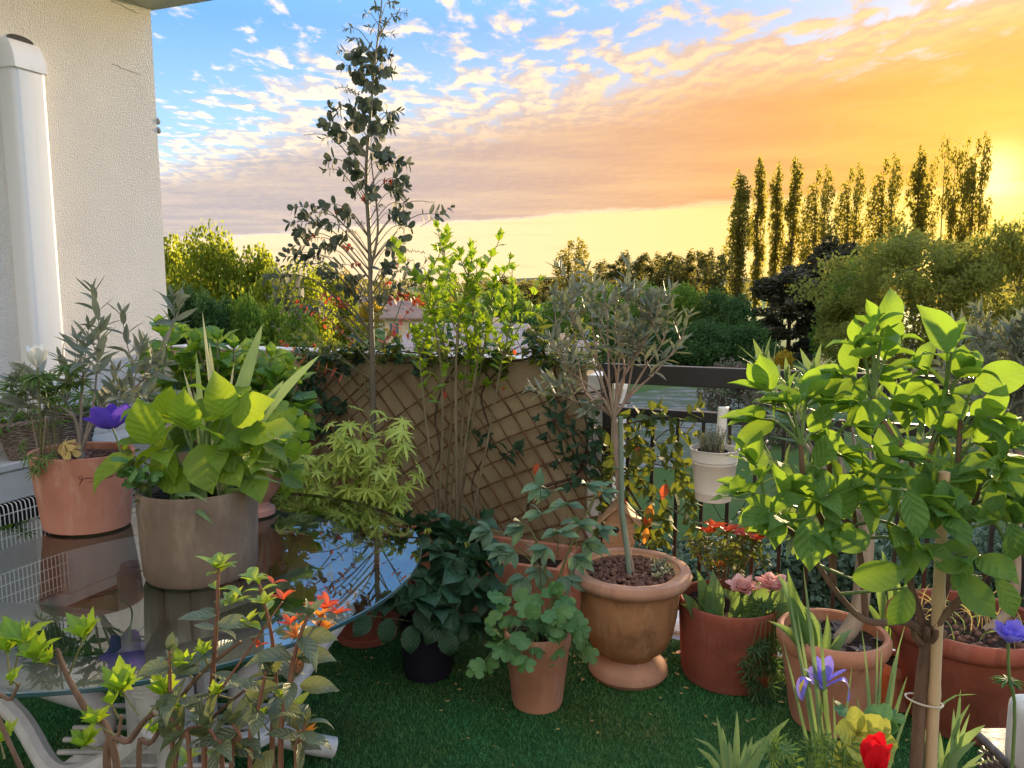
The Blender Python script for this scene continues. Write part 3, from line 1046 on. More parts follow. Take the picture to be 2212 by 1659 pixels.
tree_proto('cypress', 13, 3.0, 7.0, 4000, 0.2, 'fol_dark', 'bark_far', 'column', 40, 0.02, shell=0.3, elong=2.0)
tree_proto('big', 14, 15.0, 11.5, 26000, 0.19, 'fol_olive', 'bark_pale', 'round', 110, 0.06, limbs=40, k=0.11, shell=0.1, r0=0.15)
tree_proto('mauve', 15, 4.0, 2.5, 3000, 0.13, 'fol_mauve', 'bark_far', 'round', 20, 0.1)

G = 'leafy trees in evening light beyond the left wall'
for i, (x, y, D, w, pr, lab) in enumerate([
    (372, 512, 46, 150, 2, 'bright green tree half hidden by the stucco wall edge'),
    (458, 488, 44, 170, 1, 'tallest sunlit yellow green tree right of the stucco wall'),
    (548, 534, 45, 150, 2, 'bright green tree with a double top left of the eucalyptus leaves'),
    (640, 566, 48, 150, 1, 'green tree behind the left eucalyptus branches'),
    (588, 582, 41, 120, 2, 'low rounded green tree in front of the sunlit ones'),
    (706, 572, 52, 120, 2, 'olive green tree just left of the golden one')]):
    plant_tree('deciduous_tree', ('broad', pr), x, y, D, lab, 'tree', G, w, rot=i * 1.3)
plant_tree('golden_tree', ('gold', 5), 742, 590, 55, 'golden yellow tree left of the eucalyptus trunk', 'tree', None, 74)
for i, (x, y, D) in enumerate([(372, 640, 32), (408, 634, 33), (446, 650, 32), (486, 660, 33)]):
    plant_tree('cypress', ('cypress', 13), x, y, D, 'dark evergreen in the row below the sunlit trees, ' + ('first', 'second', 'third', 'fourth')[i] + ' from the wall', 'evergreen', 'dark evergreens below the sunlit trees', 62, rot=i * 2.1)
for i, (x, y, D) in enumerate([(530, 640, 33), (592, 650, 34), (650, 655, 33)]):
    plant_tree('bush', ('bushy', 3), x, y, D, 'round green bush right of the dark evergreens, ' + ('first', 'second', 'third')[i] + ' from the left', 'bush', 'green bushes below the sunlit trees', 100, rot=i * 2.1)
for i, (x, y, D, w) in enumerate([(800, 650, 90, 70), (850, 640, 160, 60), (890, 634, 170, 80), (950, 640, 120, 110), (1010, 646, 90, 120), (960, 662, 60, 80), (1080, 622, 100, 120)]):
    plant_tree('deciduous_tree', ('gold', 5) if i in (3, 0) else ('bushy', 3), x, y, D, ('small golden tree left of the far houses', 'hazy round tree behind the white house', 'hazy tree above the cream house', 'golden tree behind the hibiscus tips', 'green tree behind the hibiscus stems', 'small dark tree beside the cream house', 'green tree right of the hibiscus top')[i], 'tree', 'trees among the far houses', w, rot=i)

# the thin wood on the skyline and the dense bushes under it
wx = [(1064, 604), (1100, 598), (1134, 606), (1168, 600), (1196, 598), (1296, 566), (1330, 560), (1362, 548), (1394, 542), (1424, 552), (1452, 540), (1480, 546), (1508, 538), (1538, 544), (1566, 540), (1276, 584), (1346, 574), (1410, 566), (1470, 562), (1530, 556)]
names = 'first second third fourth fifth sixth seventh eighth ninth tenth eleventh twelfth thirteenth fourteenth fifteenth sixteenth seventeenth eighteenth nineteenth twentieth'.split()
order = sorted(range(20), key=lambda i: wx[i][0])
for i, (x, y) in enumerate(wx):
    plant_tree('woodland_tree', ('wood', 10 + i % 2), x, y, 105 + (i * 37 % 40), 'thin backlit tree of the skyline wood, %s counted from the hibiscus' % names[order.index(i)], 'tree', 'thin backlit trees on the skyline', 62 + (i * 13) % 18, rot=i * 0.9)
plant_tree('pointed_tree', ('poplar', 8), 1240, 519, 82, 'dark narrow tree standing above the wood behind the potted olive', 'tree', None, 62, rot=0.4)
for i, (x, y, D, w, pr, lab) in enumerate([
    (1130, 680, 56, 110, 4, 'low dark green bush behind the hibiscus at the parapet end'),
    (1210, 640, 62, 120, 3, 'mid green bush behind the left half of the olive crown'),
    (1300, 612, 66, 150, 3, 'broad green bush behind the olive crown'),
    (1390, 614, 60, 150, 3, 'broad green bush right of the olive crown'),
    (1470, 616, 58, 140, 3, 'rounded green bush left of the first poplar'),
    (1550, 626, 56, 120, 4, 'dark green bush below the first poplar'),
    (1330, 690, 50, 160, 4, 'dark lower bush behind the olive branches'),
    (1440, 700, 47, 150, 4, 'dark green bush above the railing beside the olive'),
    (1530, 694, 46, 140, 4, 'dark green bush above the middle of the railing'),
    (1610, 700, 46, 130, 4, 'dark green bush left of the grey conifer'),
    (1590, 640, 54, 110, 4, 'dark ivy covered bush under the poplars')]):
    plant_tree('bush', ('bushy', pr), x, y, D, lab, 'bush', 'dense bushes beyond the lawn', w, rot=i * 1.7)
for i, (x, y, w, pr, lab) in enumerate([
    (1600, 374, 62, 6, 'first poplar on the left with a ragged outline'),
    (1644, 346, 46, 7, 'second poplar from the left, slender and dark'),
    (1682, 358, 42, 6, 'third poplar from the left, the narrowest'),
    (1718, 350, 52, 7, 'fourth poplar from the left with a bulge on its right'),
    (1776, 366, 66, 8, 'fifth poplar from the left with two tops of unequal height'),
    (1846, 362, 62, 8, 'thin twin topped poplar standing alone in the middle of the row'),
    (1922, 342, 72, 8, 'twin topped poplar right of the middle of the row'),
    (1991, 324, 56, 6, 'single poplar left of the brightest part of the sky'),
    (2068, 300, 74, 9, 'broad many stemmed poplar next to the last one'),
    (2120, 298, 60, 8, 'last and tallest poplar at the right end of the row')]):
    plant_tree('poplar_tree', ('poplar', pr), x, y, 112 + (i * 7) % 9, lab, 'poplar', 'row of poplars against the sunset', w * 0.82, rot=i * 1.1 if pr in (6, 7) else 0.15)
plant_tree('conifer_tree', ('conifer', 12), 1712, 566, 58, 'dark grey brown conifer below the poplars', 'conifer', None, 160)
plant_tree('conifer_tree', ('conifer', 12), 1800, 500, 66, 'dark conifer half hidden behind the large pale green tree', 'conifer', None, 140, rot=2)
plant_tree('large_tree', ('big', 14), 1985, 476, 47, 'large pale green tree with thin branches filling the right of the view', 'tree', None, 430)
plant_tree('large_tree', ('big', 14), 2215, 452, 42, 'pale green tree cut off by the right edge of the photo', 'tree', None, 330, rot=1.9)
plant_tree('deciduous_tree', ('bushy', 3), 1860, 560, 52, 'green tree at the left foot of the large pale tree', 'tree', None, 150, rot=2.5)
plant_tree('flowering_shrub', ('mauve', 15), 1600, 782, 33, 'mauve and green shrub on the lawn just above the top rail', 'shrub', None, 150)
plant_tree('flowering_shrub', ('mauve', 15), 1690, 808, 27, 'grey twiggy shrub on the lawn between the two rails', 'shrub', None, 190, rot=2.2)
plant_tree('orange_shrub', ('gold', 5), 1690, 758, 40, 'small orange leaved shrub at the foot of the dark conifer', 'shrub', None, 66)

# clipped ivy hedge along the garden under the railing
hd = thing('hedge', onz(1600, 1330, GZ), 'silvery green clipped ivy hedge seen through the balusters', 'hedge')
rng = np.random.default_rng(21)
h0, h1 = onz(1330, 1232, GZ + 1.5), onz(1850, 1205, GZ + 1.5)
hdv = (h1 - h0)
hdv.z = 0
hl_ = hdv.length + 6
hx = hdv.normalized()
hy = Vector((-hx.y, hx.x, 0))
n = 26000
u_ = rng.uniform(-3, hl_ - 3, n)
face = rng.random(n)
vz = np.where(face < 0.62, rng.uniform(0.0, 1.5, n), 1.5 + rng.normal(size=n) * 0.05)
vy = np.where(face < 0.62, rng.normal(size=n) * 0.06, rng.uniform(0, 1.05, n))
P = np.array(h0)[None, :] + np.outer(u_, np.array(hx)) + np.outer(vy, np.array(hy))
P[:, 2] = GZ + vz
V, Q_ = leaf_cloud(rng, [(0, 0, 0)], [(1, 1, 1)], n, 0.085, elong=1.25)
V = V.reshape(-1, 4, 3)
V = (V - V.mean(1, keepdims=True) + P[:, None, :] - np.array(HOME[hd.name])).reshape(-1, 3)
o = put('foliage', fast_mesh('foliage', V, Q_, M['fol_silver']), hd)
tag(o, kind='stuff')
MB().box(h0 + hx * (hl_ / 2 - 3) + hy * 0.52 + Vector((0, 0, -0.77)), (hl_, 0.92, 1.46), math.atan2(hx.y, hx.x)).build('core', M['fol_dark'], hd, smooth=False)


# ================================================================ pots and furniture
def pot(name, c, prof_out, thick, soil_z, m, label, cat='pot', group=None, n=56, soil='soil', sx=1.0, sy=1.0, rot=0.0):
    """lathe pot with real walls: outer profile up, over the rim, down inside to the soil"""
    t = thing(name, c, label, cat, group)
    top_r, top_z = prof_out[-1]
    inner = [(top_r - thick * 0.5, top_z + thick * 0.12), (top_r - thick, top_z - 0.002)]
    zs = [z for r, z in prof_out]
    def rad(z):
        for (r0, z0), (r1, z1) in zip(prof_out, prof_out[1:]):
            if min(z0, z1) - 1e-6 <= z <= max(z0, z1) + 1e-6 and abs(z1 - z0) > 1e-6:
                return r0 + (r1 - r0) * (z - z0) / (z1 - z0)
        return top_r
    inner += [(min(top_r - thick, rad(top_z - 0.5 * (top_z - soil_z)) - thick), top_z - 0.5 * (top_z - soil_z)), (min(top_r - thick, rad(soil_z) - thick), soil_z - 0.03)]
    MB().lathe(prof_out + inner, c, n, sx, sy, rot).build('body', m, t)
    rs = rad(soil_z) - thick * 0.9
    s = MB()
    rq = random.Random(int(c[0] * 1000) & 1023)
    vs, fs = [Vector(c) + Vector((0, 0, soil_z + 0.01))], []
    K = 28
    cr, sr = math.cos(rot), math.sin(rot)
    for i in range(1, 5):
        for k in range(K):
            a = 6.2832 * k / K
            x, y = rs * i / 4 * math.cos(a) * sx, rs * i / 4 * math.sin(a) * sy
            vs.append(Vector(c) + Vector((x * cr - y * sr, x * sr + y * cr, soil_z + rq.uniform(-0.006, 0.008))))
    for k in range(K):
        fs.append((0, 1 + k, 1 + (k + 1) % K))
        for i in range(3):
            a, b = 1 + i * K, 1 + (i + 1) * K
            fs.append((a + k, b + k, b + (k + 1) % K, a + (k + 1) % K))
    s.add(vs, fs)
    s.build('soil', M[soil], t)
    return t, rs


ICO = None
def ico_pts():
    global ICO
    if ICO is None:
        import bmesh
        bm = bmesh.new()
        bmesh.ops.create_icosphere(bm, subdivisions=2, radius=1.0)
        ICO = (np.array([v.co[:] for v in bm.verts]), np.array([[v.index for v in f.verts] for f in bm.faces]))
        bm.free()
    return ICO


def pebbles(t, c, rs, z, n, size, seed, m='clay_pebble', sx=1, sy=1, rot=0.0):
    rng = np.random.default_rng(seed)
    iv, fi = ico_pts()
    r = rs * np.sqrt(rng.random(n)) * 0.97
    a = rng.uniform(0, 6.283, n)
    x, y = r * np.cos(a) * sx, r * np.sin(a) * sy
    C = np.stack([c[0] + x * math.cos(rot) - y * math.sin(rot), c[1] + x * math.sin(rot) + y * math.cos(rot), c[2] + z + rng.uniform(-0.4, 0.7, n) * size], 1) - np.array(HOME[t.name])
    S = size * rng.uniform(0.65, 1.2, (n, 1)) * rng.uniform(0.8, 1.15, (n, 3))
    V = (iv[None] * S[:, None, :] + C[:, None, :]).reshape(-1, 3)
    F = (fi[None] + (np.arange(n) * len(iv))[:, None, None]).reshape(-1, 3)
    o = put('clay_pebbles', fast_mesh('clay_pebbles', V, F, M[m], True), t)
    tag(o, kind='stuff')


def stretch(x0, x1, y, Y):                      # half width in metres of something x0..x1 pixels wide at depth Y
    a, b = at(x0, y, Y), at(x1, y, Y)
    return (b - a).length / 2


# --- round glass table on a white painted rattan frame
TC, TR, TZ = Vector((-1.0, 2.13, 0)), 0.735, 0.72
M['glass'] = bpy.data.materials.new('glass')
def glass_fn(g):
    tr = g.node('ShaderNodeBsdfTransparent')
    tr.inputs[0].default_value = (0.70, 0.80, 0.77, 1)
    gl = g.node('ShaderNodeBsdfGlossy')
    gl.inputs['Roughness'].default_value = 0.012
    fr = g.node('ShaderNodeFresnel')
    fr.inputs['IOR'].default_value = 3.4
    sm = g.noise(pos(g), 6.0, 5.0, 0.6)
    mx = g.node('ShaderNodeMixShader')
    g.put(mx.inputs[0], g.m('MULTIPLY_ADD', sm, 0.02, fr.outputs[0]))
    g.l.new(tr.outputs[0], mx.inputs[1])
    g.l.new(gl.outputs[0], mx.inputs[2])
    return mx.outputs[0]
M['glass'] = mat('table_glass', glass_fn)
M['glass_edge'] = mat('glass_edge', lambda g: pbr(g, (0.03, 0.075, 0.08), 0.08, 0.9))
M['rattan'] = bark_mat('rattan', (0.50, 0.48, 0.46), (0.66, 0.64, 0.62), 18, 0.3, 0.45)
table = thing('glass_table', TC, 'round glass topped table on a white rattan frame with pots on it', 'table')
b = MB()
b.lathe([(TR - 0.002, TZ), (0.001, TZ)], TC, 96, close=False)
b.build('glass_top', M['glass'], table)
b = MB()
b.lathe([(TR - 0.002, TZ), (TR, TZ - 0.002), (TR, TZ - 0.010), (TR - 0.002, TZ - 0.012)], TC, 96, close=False)
b.build('glass_rim', M['glass_edge'], table)
RR = 0.56
ring = [TC + Vector((RR * math.cos(i / 48 * 6.2832), RR * math.sin(i / 48 * 6.2832), 0.668)) for i in range(49)]
MB().tube(ring, 0.034, 10, cap=False).build('top_ring', M['rattan'], table)
for k in range(4):
    a = R(20 + 90 * k)
    d = Vector((math.cos(a), math.sin(a), 0))
    e = Vector((-d.y, d.x, 0))
    q = MB()                                    # leg: down from the ring to the waist, out to the floor
    q.tube(smooth_path([TC + d * 0.54 + Vector((0, 0, 0.655)), TC + d * 0.50 + Vector((0, 0, 0.53)), TC + d * 0.33 + Vector((0, 0, 0.40)), TC + d * 0.19 + Vector((0, 0, 0.30)), TC + d * 0.22 + Vector((0, 0, 0.17)), TC + d * 0.36 + Vector((0, 0, 0.08)), TC + d * 0.46 + Vector((0, 0, 0.036))], 7), 0.033, 10)
    q.build('leg', M['rattan'], table)
    w_ = MB()
    for j in range(5):
        z_ = 0.640 - j * 0.012
        p_ = TC + d * (0.5325 - j * 0.003) + Vector((0, 0, z_))
        w_.tube([p_ + Vector((0.037 * math.cos(i / 12 * 6.2832), 0.037 * math.sin(i / 12 * 6.2832), 0)) for i in range(13)], 0.0055, 5, cap=False)
    w_.build('rattan_wrap', M['rattan'], table)
    for sg in (-1, 1):
        p0, p1 = TC + d * 0.09 + e * sg * 0.034, TC + d * 0.09 + e * sg * 0.034
        MB().tube([p0 + Vector((0, 0, 0.03)), p1 + Vector((0, 0, 0.706))], 0.031, 9).build('centre_post', M['rattan'], table)
    q = MB()                                    # swept brace between neighbouring legs
    a2 = R(20 + 90 * (k + 1))
    d2 = Vector((math.cos(a2), math.sin(a2), 0))
    q.tube(smooth_path([TC + d * 0.52 + Vector((0, 0, 0.50)), TC + (d * 0.8 + d2 * 0.2) * 0.46 + Vector((0, 0, 0.36)), TC + (d + d2) * 0.25 + Vector((0, 0, 0.27)), TC + (d * 0.2 + d2 * 0.8) * 0.46 + Vector((0, 0, 0.36)), TC + d2 * 0.52 + Vector((0, 0, 0.50))], 7), 0.026, 9)
    q.build('brace', M['rattan'], table)
    q = MB()                                    # spoke that carries the ring
    q.tube(smooth_path([TC + d * 0.11 + Vector((0, 0, 0.55)), TC + d * 0.30 + Vector((0, 0, 0.60)), TC + d * 0.545 + Vector((0, 0, 0.655))], 5), 0.024, 8)
    q.build('spoke', M['rattan'], table)
for j in range(9):
    yy = -0.24 + j * 0.06
    L_ = math.sqrt(0.30 ** 2 - yy ** 2)
    MB().tube([TC + Vector((-L_, yy, 0.20)), TC + Vector((L_, yy, 0.20))], 0.0075, 6).build('shelf_rod', M['rattan'], table)

# --- pots on the table
P1 = onz(187, 1163, TZ) + Vector((-0.068, 0.130, 0.001))
t1, r1 = pot('terracotta_pot', P1, [(0.118, 0.0), (0.128, 0.006), (0.139, 0.10), (0.150, 0.21), (0.153, 0.238), (0.154, 0.250)], 0.014, 0.215, M['terracotta_pink'],
             'wide pinkish terracotta pot with an incised signature, standing on the glass table', 'pot', 'terracotta pots on the balcony', sx=1.10, sy=0.92, rot=-TH)
pebbles(t1, P1, r1, 0.218, 230, 0.0105, 4, sx=1.10, sy=0.92, rot=-TH)
# the maker's signature, cut into the clay as on the photo
M['incised'] = flat_mat('incised', (0.17, 0.06, 0.035), 0.9)
SIG = [(20, 6), (8, 10), (0, 2), (4, -8), (16, -6), (20, 2), (14, 0), (20, 2), (12, -18), (4, -34), (3, -40), (8, -28), (22, -8), (30, -6), (36, 0), (40, -6), (33, -9), (44, -6), (48, 0), (50, -8), (58, -4), (64, 0), (58, -5), (62, -10), (72, -4), (78, 0), (80, -6), (74, -8), (86, -4), (92, 0), (86, -5), (92, -9), (102, -4), (108, 0), (102, -6), (108, -8), (118, -2), (124, 18), (120, -6), (130, -2), (134, 2), (138, -6), (146, -2), (152, 2), (146, -5), (152, -7), (160, 0), (164, 4), (158, -3), (166, -4), (178, 2), (196, 6)]
def on_pot(px, py, c, r, lift=0.0006):
    d = ray(px, py)
    o = EYEV - Vector(c)
    A, B, C_ = d.x ** 2 + d.y ** 2, 2 * (o.x * d.x + o.y * d.y), o.x ** 2 + o.y ** 2 - (r + lift) ** 2
    q = B * B - 4 * A * C_
    return EYEV + d * ((-B - math.sqrt(max(q, 0))) / (2 * A))
ks = 0.43
sg = [on_pot(170 + x * ks, 1032 - y * ks - x * 0.045, P1, 0.1460) for x, y in SIG]
def to_ellipse(p):                               # push the stroke onto the oval wall of this pot
    v = Matrix.Rotation(TH, 3, 'Z') @ (p - P1)
    z = v.z
    r = 0.139 + (z - 0.10) * 0.1
    k = 1 / math.sqrt((v.x / (r * 1.10)) ** 2 + (v.y / (r * 0.92)) ** 2)
    return P1 + Matrix.Rotation(-TH, 3, 'Z') @ Vector((v.x * k * 1.002, v.y * k * 1.002, z))
MB().tube([to_ellipse(p) for p in sg], 0.0008, 4).build('signature', M['incised'], t1)
ul = [to_ellipse(on_pot(188 + x * ks, 1042 - x * 0.12, P1, 0.1460)) for x in range(0, 130, 12)]
MB().tube(ul, [0.0004] + [0.0009] * (len(ul) - 2) + [0.0003], 4).build('signature', M['incised'], t1)

P2 = onz(436, 1278, TZ) + Vector((-0.055, 0.140, 0.001))
t2, r2 = pot('taupe_pot', P2, [(0.128, 0.0), (0.140, 0.004), (0.146, 0.016), (0.150, 0.09), (0.1535, 0.19), (0.154, 0.232), (0.152, 0.242)], 0.012, 0.212, M['taupe_clay'],
             'brown grey cylindrical clay pot at the front of the glass table', 'pot')
P3 = onz(560, 1122, TZ) + Vector((-0.03, 0.05, 0.001))
t3, r3 = pot('footed_pot', P3, [(0.055, 0.0), (0.066, 0.006), (0.066, 0.024), (0.050, 0.034), (0.048, 0.050), (0.070, 0.070), (0.088, 0.11), (0.093, 0.16), (0.097, 0.245), (0.107, 0.252), (0.109, 0.285), (0.105, 0.292)], 0.012, 0.27, M['terracotta_rose'],
             'slim pink terracotta urn on a round foot behind the brown pot', 'urn')

# --- the big urn with the olive and its neighbours on the floor
PU = onz(1350, 1494, 0) + Vector((0.03, 0.130, 0.004))
tu, ru = pot('terracotta_urn', PU, [(0.100, 0.086), (0.116, 0.104), (0.146, 0.13), (0.168, 0.18), (0.181, 0.25), (0.187, 0.32), (0.190, 0.366), (0.190, 0.420)], 0.022, 0.402, M['terracotta_worn'],
             'large weathered terracotta urn with a thick rim and round foot on the grass', 'urn', n=72)
M['terracotta_rim'] = terracotta('terracotta_rim', (0.47, 0.255, 0.165), stain=(0.55, 0.36, 0.26), lime=0.4, grime=0.2)
MB().lathe([(0.120, 0.0), (0.140, 0.004), (0.152, 0.022), (0.150, 0.044), (0.138, 0.058), (0.118, 0.074), (0.107, 0.088), (0.098, 0.090)], PU, 72).build('foot', M['terracotta_rim'], tu)
MB().lathe([(0.188, 0.368), (0.196, 0.374), (0.218, 0.380), (0.231, 0.396), (0.234, 0.412), (0.226, 0.428), (0.208, 0.434), (0.190, 0.430), (0.184, 0.41), (0.182, 0.39)], PU, 72, close=False).build('rim', M['terracotta_rim'], tu)
pebbles(tu, PU, ru, 0.408, 520, 0.0092, 9)

P6 = onz(1160, 1550, 0) + Vector((0.004, 0.092, 0.004))
t6, r6 = pot('terracotta_pot', P6, [(0.080, 0.0), (0.088, 0.004), (0.092, 0.02), (0.114, 0.215), (0.119, 0.222), (0.123, 0.275), (0.121, 0.284)], 0.011, 0.255, M['terracotta_orange'],
             'plain orange terracotta pot with lobed geranium like leaves, left of the urn', 'pot', 'terracotta pots on the balcony')
P8 = onz(1573, 1512, 0) + Vector((0.045, 0.178, 0.004))
t8, r8 = pot('terracotta_pot', P8, [(0.150, 0.0), (0.166, 0.005), (0.176, 0.03), (0.184, 0.16), (0.191, 0.275), (0.193, 0.300), (0.190, 0.310)], 0.013, 0.275, M['terracotta_red'],
             'wide dark red terracotta pot with tulips, right of the urn', 'pot', 'terracotta pots on the balcony')
P9 = onz(1815, 1620, 0) + Vector((0.03, 0.17, 0.004))
t9, r9 = pot('terracotta_pot', P9, [(0.110, 0.0), (0.124, 0.005), (0.134, 0.05), (0.160, 0.22), (0.168, 0.27), (0.178, 0.276), (0.184, 0.292), (0.184, 0.318), (0.176, 0.330)], 0.016, 0.285, M['terracotta_orange'],
             'rounded orange terracotta pot with dry leaves on its soil, behind the purple iris', 'pot', 'terracotta pots on the balcony')
P10 = onz(1955, 1545, 0) + Vector((0.0, 0.06, 0.004))
t10, r10 = pot('terracotta_pot', P10, [(0.050, 0.0), (0.055, 0.003), (0.058, 0.05), (0.070, 0.13), (0.074, 0.134), (0.076, 0.165), (0.074, 0.170)], 0.008, 0.15, M['terracotta'],
               'small terracotta pot squeezed between two larger pots behind the bamboo cane', 'pot', 'terracotta pots on the balcony')
P11 = Vector((1.56, 2.50, 0.004))
t11, r11 = pot('terracotta_pot', P11, [(0.150, 0.0), (0.165, 0.005), (0.185, 0.06), (0.225, 0.25), (0.238, 0.31), (0.250, 0.318), (0.256, 0.335), (0.256, 0.362), (0.248, 0.374)], 0.02, 0.335, M['terracotta_red'],
               'big brownish terracotta pot with a smooth rim behind the cream chair cushion', 'pot', 'terracotta pots on the balcony')
pebbles(t11, P11, r11, 0.337, 260, 0.010, 14)
P13 = onz(925, 1484, 0) + Vector((-0.01, 0.10, 0.004))
t13, r13 = pot('dark_pot', P13, [(0.082, 0.0), (0.090, 0.006), (0.098, 0.05), (0.110, 0.19), (0.112, 0.22), (0.110, 0.228)], 0.008, 0.20, M['dark_glaze'],
               'dark blue black pot under the drooping hydrangea leaves', 'pot')
P14 = onz(790, 1408, 0) + Vector((-0.02, 0.14, 0.004))
t14, r14 = pot('terracotta_pot', P14, [(0.115, 0.0), (0.128, 0.004), (0.130, 0.03), (0.125, 0.034), (0.140, 0.12), (0.155, 0.24), (0.158, 0.26), (0.155, 0.27)], 0.012, 0.25, M['terracotta_red'],
               'terracotta pot in a saucer half hidden under the edge of the glass table', 'pot', 'terracotta pots on the balcony')

# long terracotta trough along the parapet
TRZ = onz(1256, 1180, 0.46).z
ta1 = onb(1259, 1180, 3.24).dot(AX)
trough = thing('planter_trough', ab(-1.9, 3.1, 0.004), 'long box shaped terracotta trough standing along the parapet', 'planter')
TB0, TB1 = 2.90, 3.215
zt0 = onb(1259, 1180, TB1).z
b = MB()
for a0, a1, b0_, b1_ in ((-2.9, ta1, TB0, TB0 + 0.022), (-2.9, ta1, TB1 - 0.022, TB1), (-2.9, -2.878, TB0 + 0.023, TB1 - 0.023), (ta1 - 0.024, ta1, TB0 + 0.023, TB1 - 0.023)):
    q = MB().bbox(a0, a1, b0_, b1_, 0.006, zt0)
    q.build('side_panel', M['terracotta'], trough, bevel=0.005)
MB().bbox(-2.877, ta1 - 0.025, TB0 + 0.023, TB1 - 0.023, 0.01, zt0 - 0.07).build('soil', M['soil'], trough)

# white bucket hung over the middle rail by a strap, with a small pot of thyme inside
hb = onb(1552, 898, PB - 0.02)
BK = Vector(at(1540, 1079, hb.y - 0.13))
bw = stretch(1487, 1592, 985, BK.y)
bh = at(1540, 968, BK.y).z - BK.z
M['bucket'] = flat_mat('bucket', (0.74, 0.70, 0.62), 0.4, 0.5, var=0.04)
bk = thing('hanging_bucket', BK, 'white metal bucket hooked over the middle rail with thyme in it', 'bucket')
MB().lathe([(bw * 0.66, 0), (bw * 0.72, 0.003), (bw * 0.745, bh * 0.16), (bw * 0.755, bh * 0.168), (bw * 0.75, bh * 0.176), (bw * 0.895, bh * 0.72), (bw * 0.91, bh * 0.728), (bw * 0.902, bh * 0.737), (bw * 0.915, bh * 0.775), (bw * 0.93, bh * 0.782), (bw * 0.922, bh * 0.79), (bw * 0.965, bh * 0.975), (bw, bh * 0.985), (bw, bh), (bw * 0.95, bh), (bw * 0.70, 0.02)], BK, 56).build('body', M['bucket'], bk)
q = MB()
d_ = (Vector((hb.x, hb.y, 0)) - Vector((BK.x, BK.y, 0)))
hz = zm + 0.012
s0 = BK + BX * (bw * 0.93) + AX * 0.012
s0.z = BK.z + bh * 0.62
e0 = Vector(s0)
e0.z = hz - 0.02
ep = ab(s0.dot(AX), PB - 0.024, hz - 0.02)
path = [s0, Vector((s0.x, s0.y, BK.z + bh * 0.95)), ep, ab(s0.dot(AX), PB - 0.016, hz + 0.008), ab(s0.dot(AX), PB, hz + 0.013), ab(s0.dot(AX), PB + 0.018, hz + 0.006), ab(s0.dot(AX), PB + 0.026, hz - 0.035)]
q.ribbon(smooth_path(path, 5), 0.020, Vector((0, 0, 1)) + BX * -1, 0.0, 1)
st = q.build('hook_strap', M['bucket'], bk)
so = st.modifiers.new('thickness', 'SOLIDIFY')
so.thickness = 0.003
PT = BK + Vector((-0.010, -0.004, 0.02))
tt, rt_ = pot('thyme_pot', PT, [(bw * 0.5, 0), (bw * 0.53, 0.004), (bw * 0.66, bh * 0.86)], 0.004, bh * 0.78, M['dark_glaze'], 'small dark plastic pot set inside the white hanging bucket', 'pot')

# nesting box leaning in the trellis
M['box_wood'] = bark_mat('box_wood', (0.33, 0.19, 0.10), (0.52, 0.33, 0.19), 22, 0.15, 0.7)
bx_ = onb(1337, 1178, 3.19)
BBz = bx_.z
nb = thing('nesting_box', bx_, 'small wooden nesting box with a pitched roof and round hole', 'birdhouse')
ba = bx_.dot(AX)
hw_, hd_ = 0.062, 0.055
zb = onb(1337, 1120, 3.19).z
zr = onb(1337, 1086, 3.19).z
NX, NY = Vector((0.985, -0.17, 0)), Vector((0.17, 0.985, 0))     # the box hangs turned towards the door
NR = math.atan2(NX.y, NX.x)
def nb_at(x, y, z): return Vector((bx_.x, bx_.y, 0)) + NX * x + NY * y + Vector((0, 0, z))
def nbx(x0, x1, y0, y1, z0, z1, nm='plank'):
    return MB().box(nb_at((x0 + x1) / 2, (y0 + y1) / 2, (z0 + z1) / 2), (x1 - x0, y1 - y0, z1 - z0), NR).build(nm, M['box_wood'], nb, bevel=0.0015)
for i in range(5):                              # planks laid log-house fashion
    z0 = BBz + (zb - BBz) * i / 5
    z1 = BBz + (zb - BBz) * (i + 1) / 5 - 0.0012
    ov = 0.007 if i % 2 else 0.0
    nbx(-hw_ - ov, hw_ + ov, -hd_, -hd_ + 0.010, z0, z1)
    nbx(-hw_, -hw_ + 0.010, -hd_ + 0.011, hd_, z0, z1)
    nbx(hw_ - 0.010, hw_, -hd_ + 0.011, hd_, z0, z1)
g_ = MB()
F = [nb_at(-hw_, -hd_ + 0.002, zb), nb_at(hw_, -hd_ + 0.002, zb), nb_at(0, -hd_ + 0.002, zr)]
Bk = [p + NY * 0.10 for p in F]
g_.add(F + Bk, [(0, 1, 2), (5, 4, 3), (0, 3, 4, 1), (1, 4, 5, 2), (2, 5, 3, 0)])
g_.build('gable', M['box_wood'], nb, smooth=False)
for sgn in (-1, 1):
    rf = MB()
    e0_, e1_ = nb_at(0, -hd_ - 0.022, zr + 0.004), nb_at(sgn * (hw_ + 0.026), -hd_ - 0.022, zb - 0.010)
    dn = (e1_ - e0_).normalized()
    nn = Vector((0, 0, 1)) - dn * dn.z
    nn.normalize()
    vs = [e0_, e1_, e1_ + NY * 0.14, e0_ + NY * 0.14]
    rf.add(vs + [v + nn * 0.009 for v in vs], [(0, 1, 2, 3), (7, 6, 5, 4), (0, 4, 5, 1), (1, 5, 6, 2), (2, 6, 7, 3), (3, 7, 4, 0)])
    rf.build('roof', M['box_wood'], nb, smooth=False)
h_ = MB()
hc = nb_at(-0.012, -hd_ - 0.0012, BBz + (zb - BBz) * 0.72)
h_.add([hc] + [hc + NX * (0.014 * math.cos(i / 20 * 6.2832)) + Vector((0, 0, 0.014 * math.sin(i / 20 * 6.2832))) for i in range(20)], [(0, 1 + i, 1 + (i + 1) % 20) for i in range(20)])
h_.build('entrance_hole', M['black'], nb)

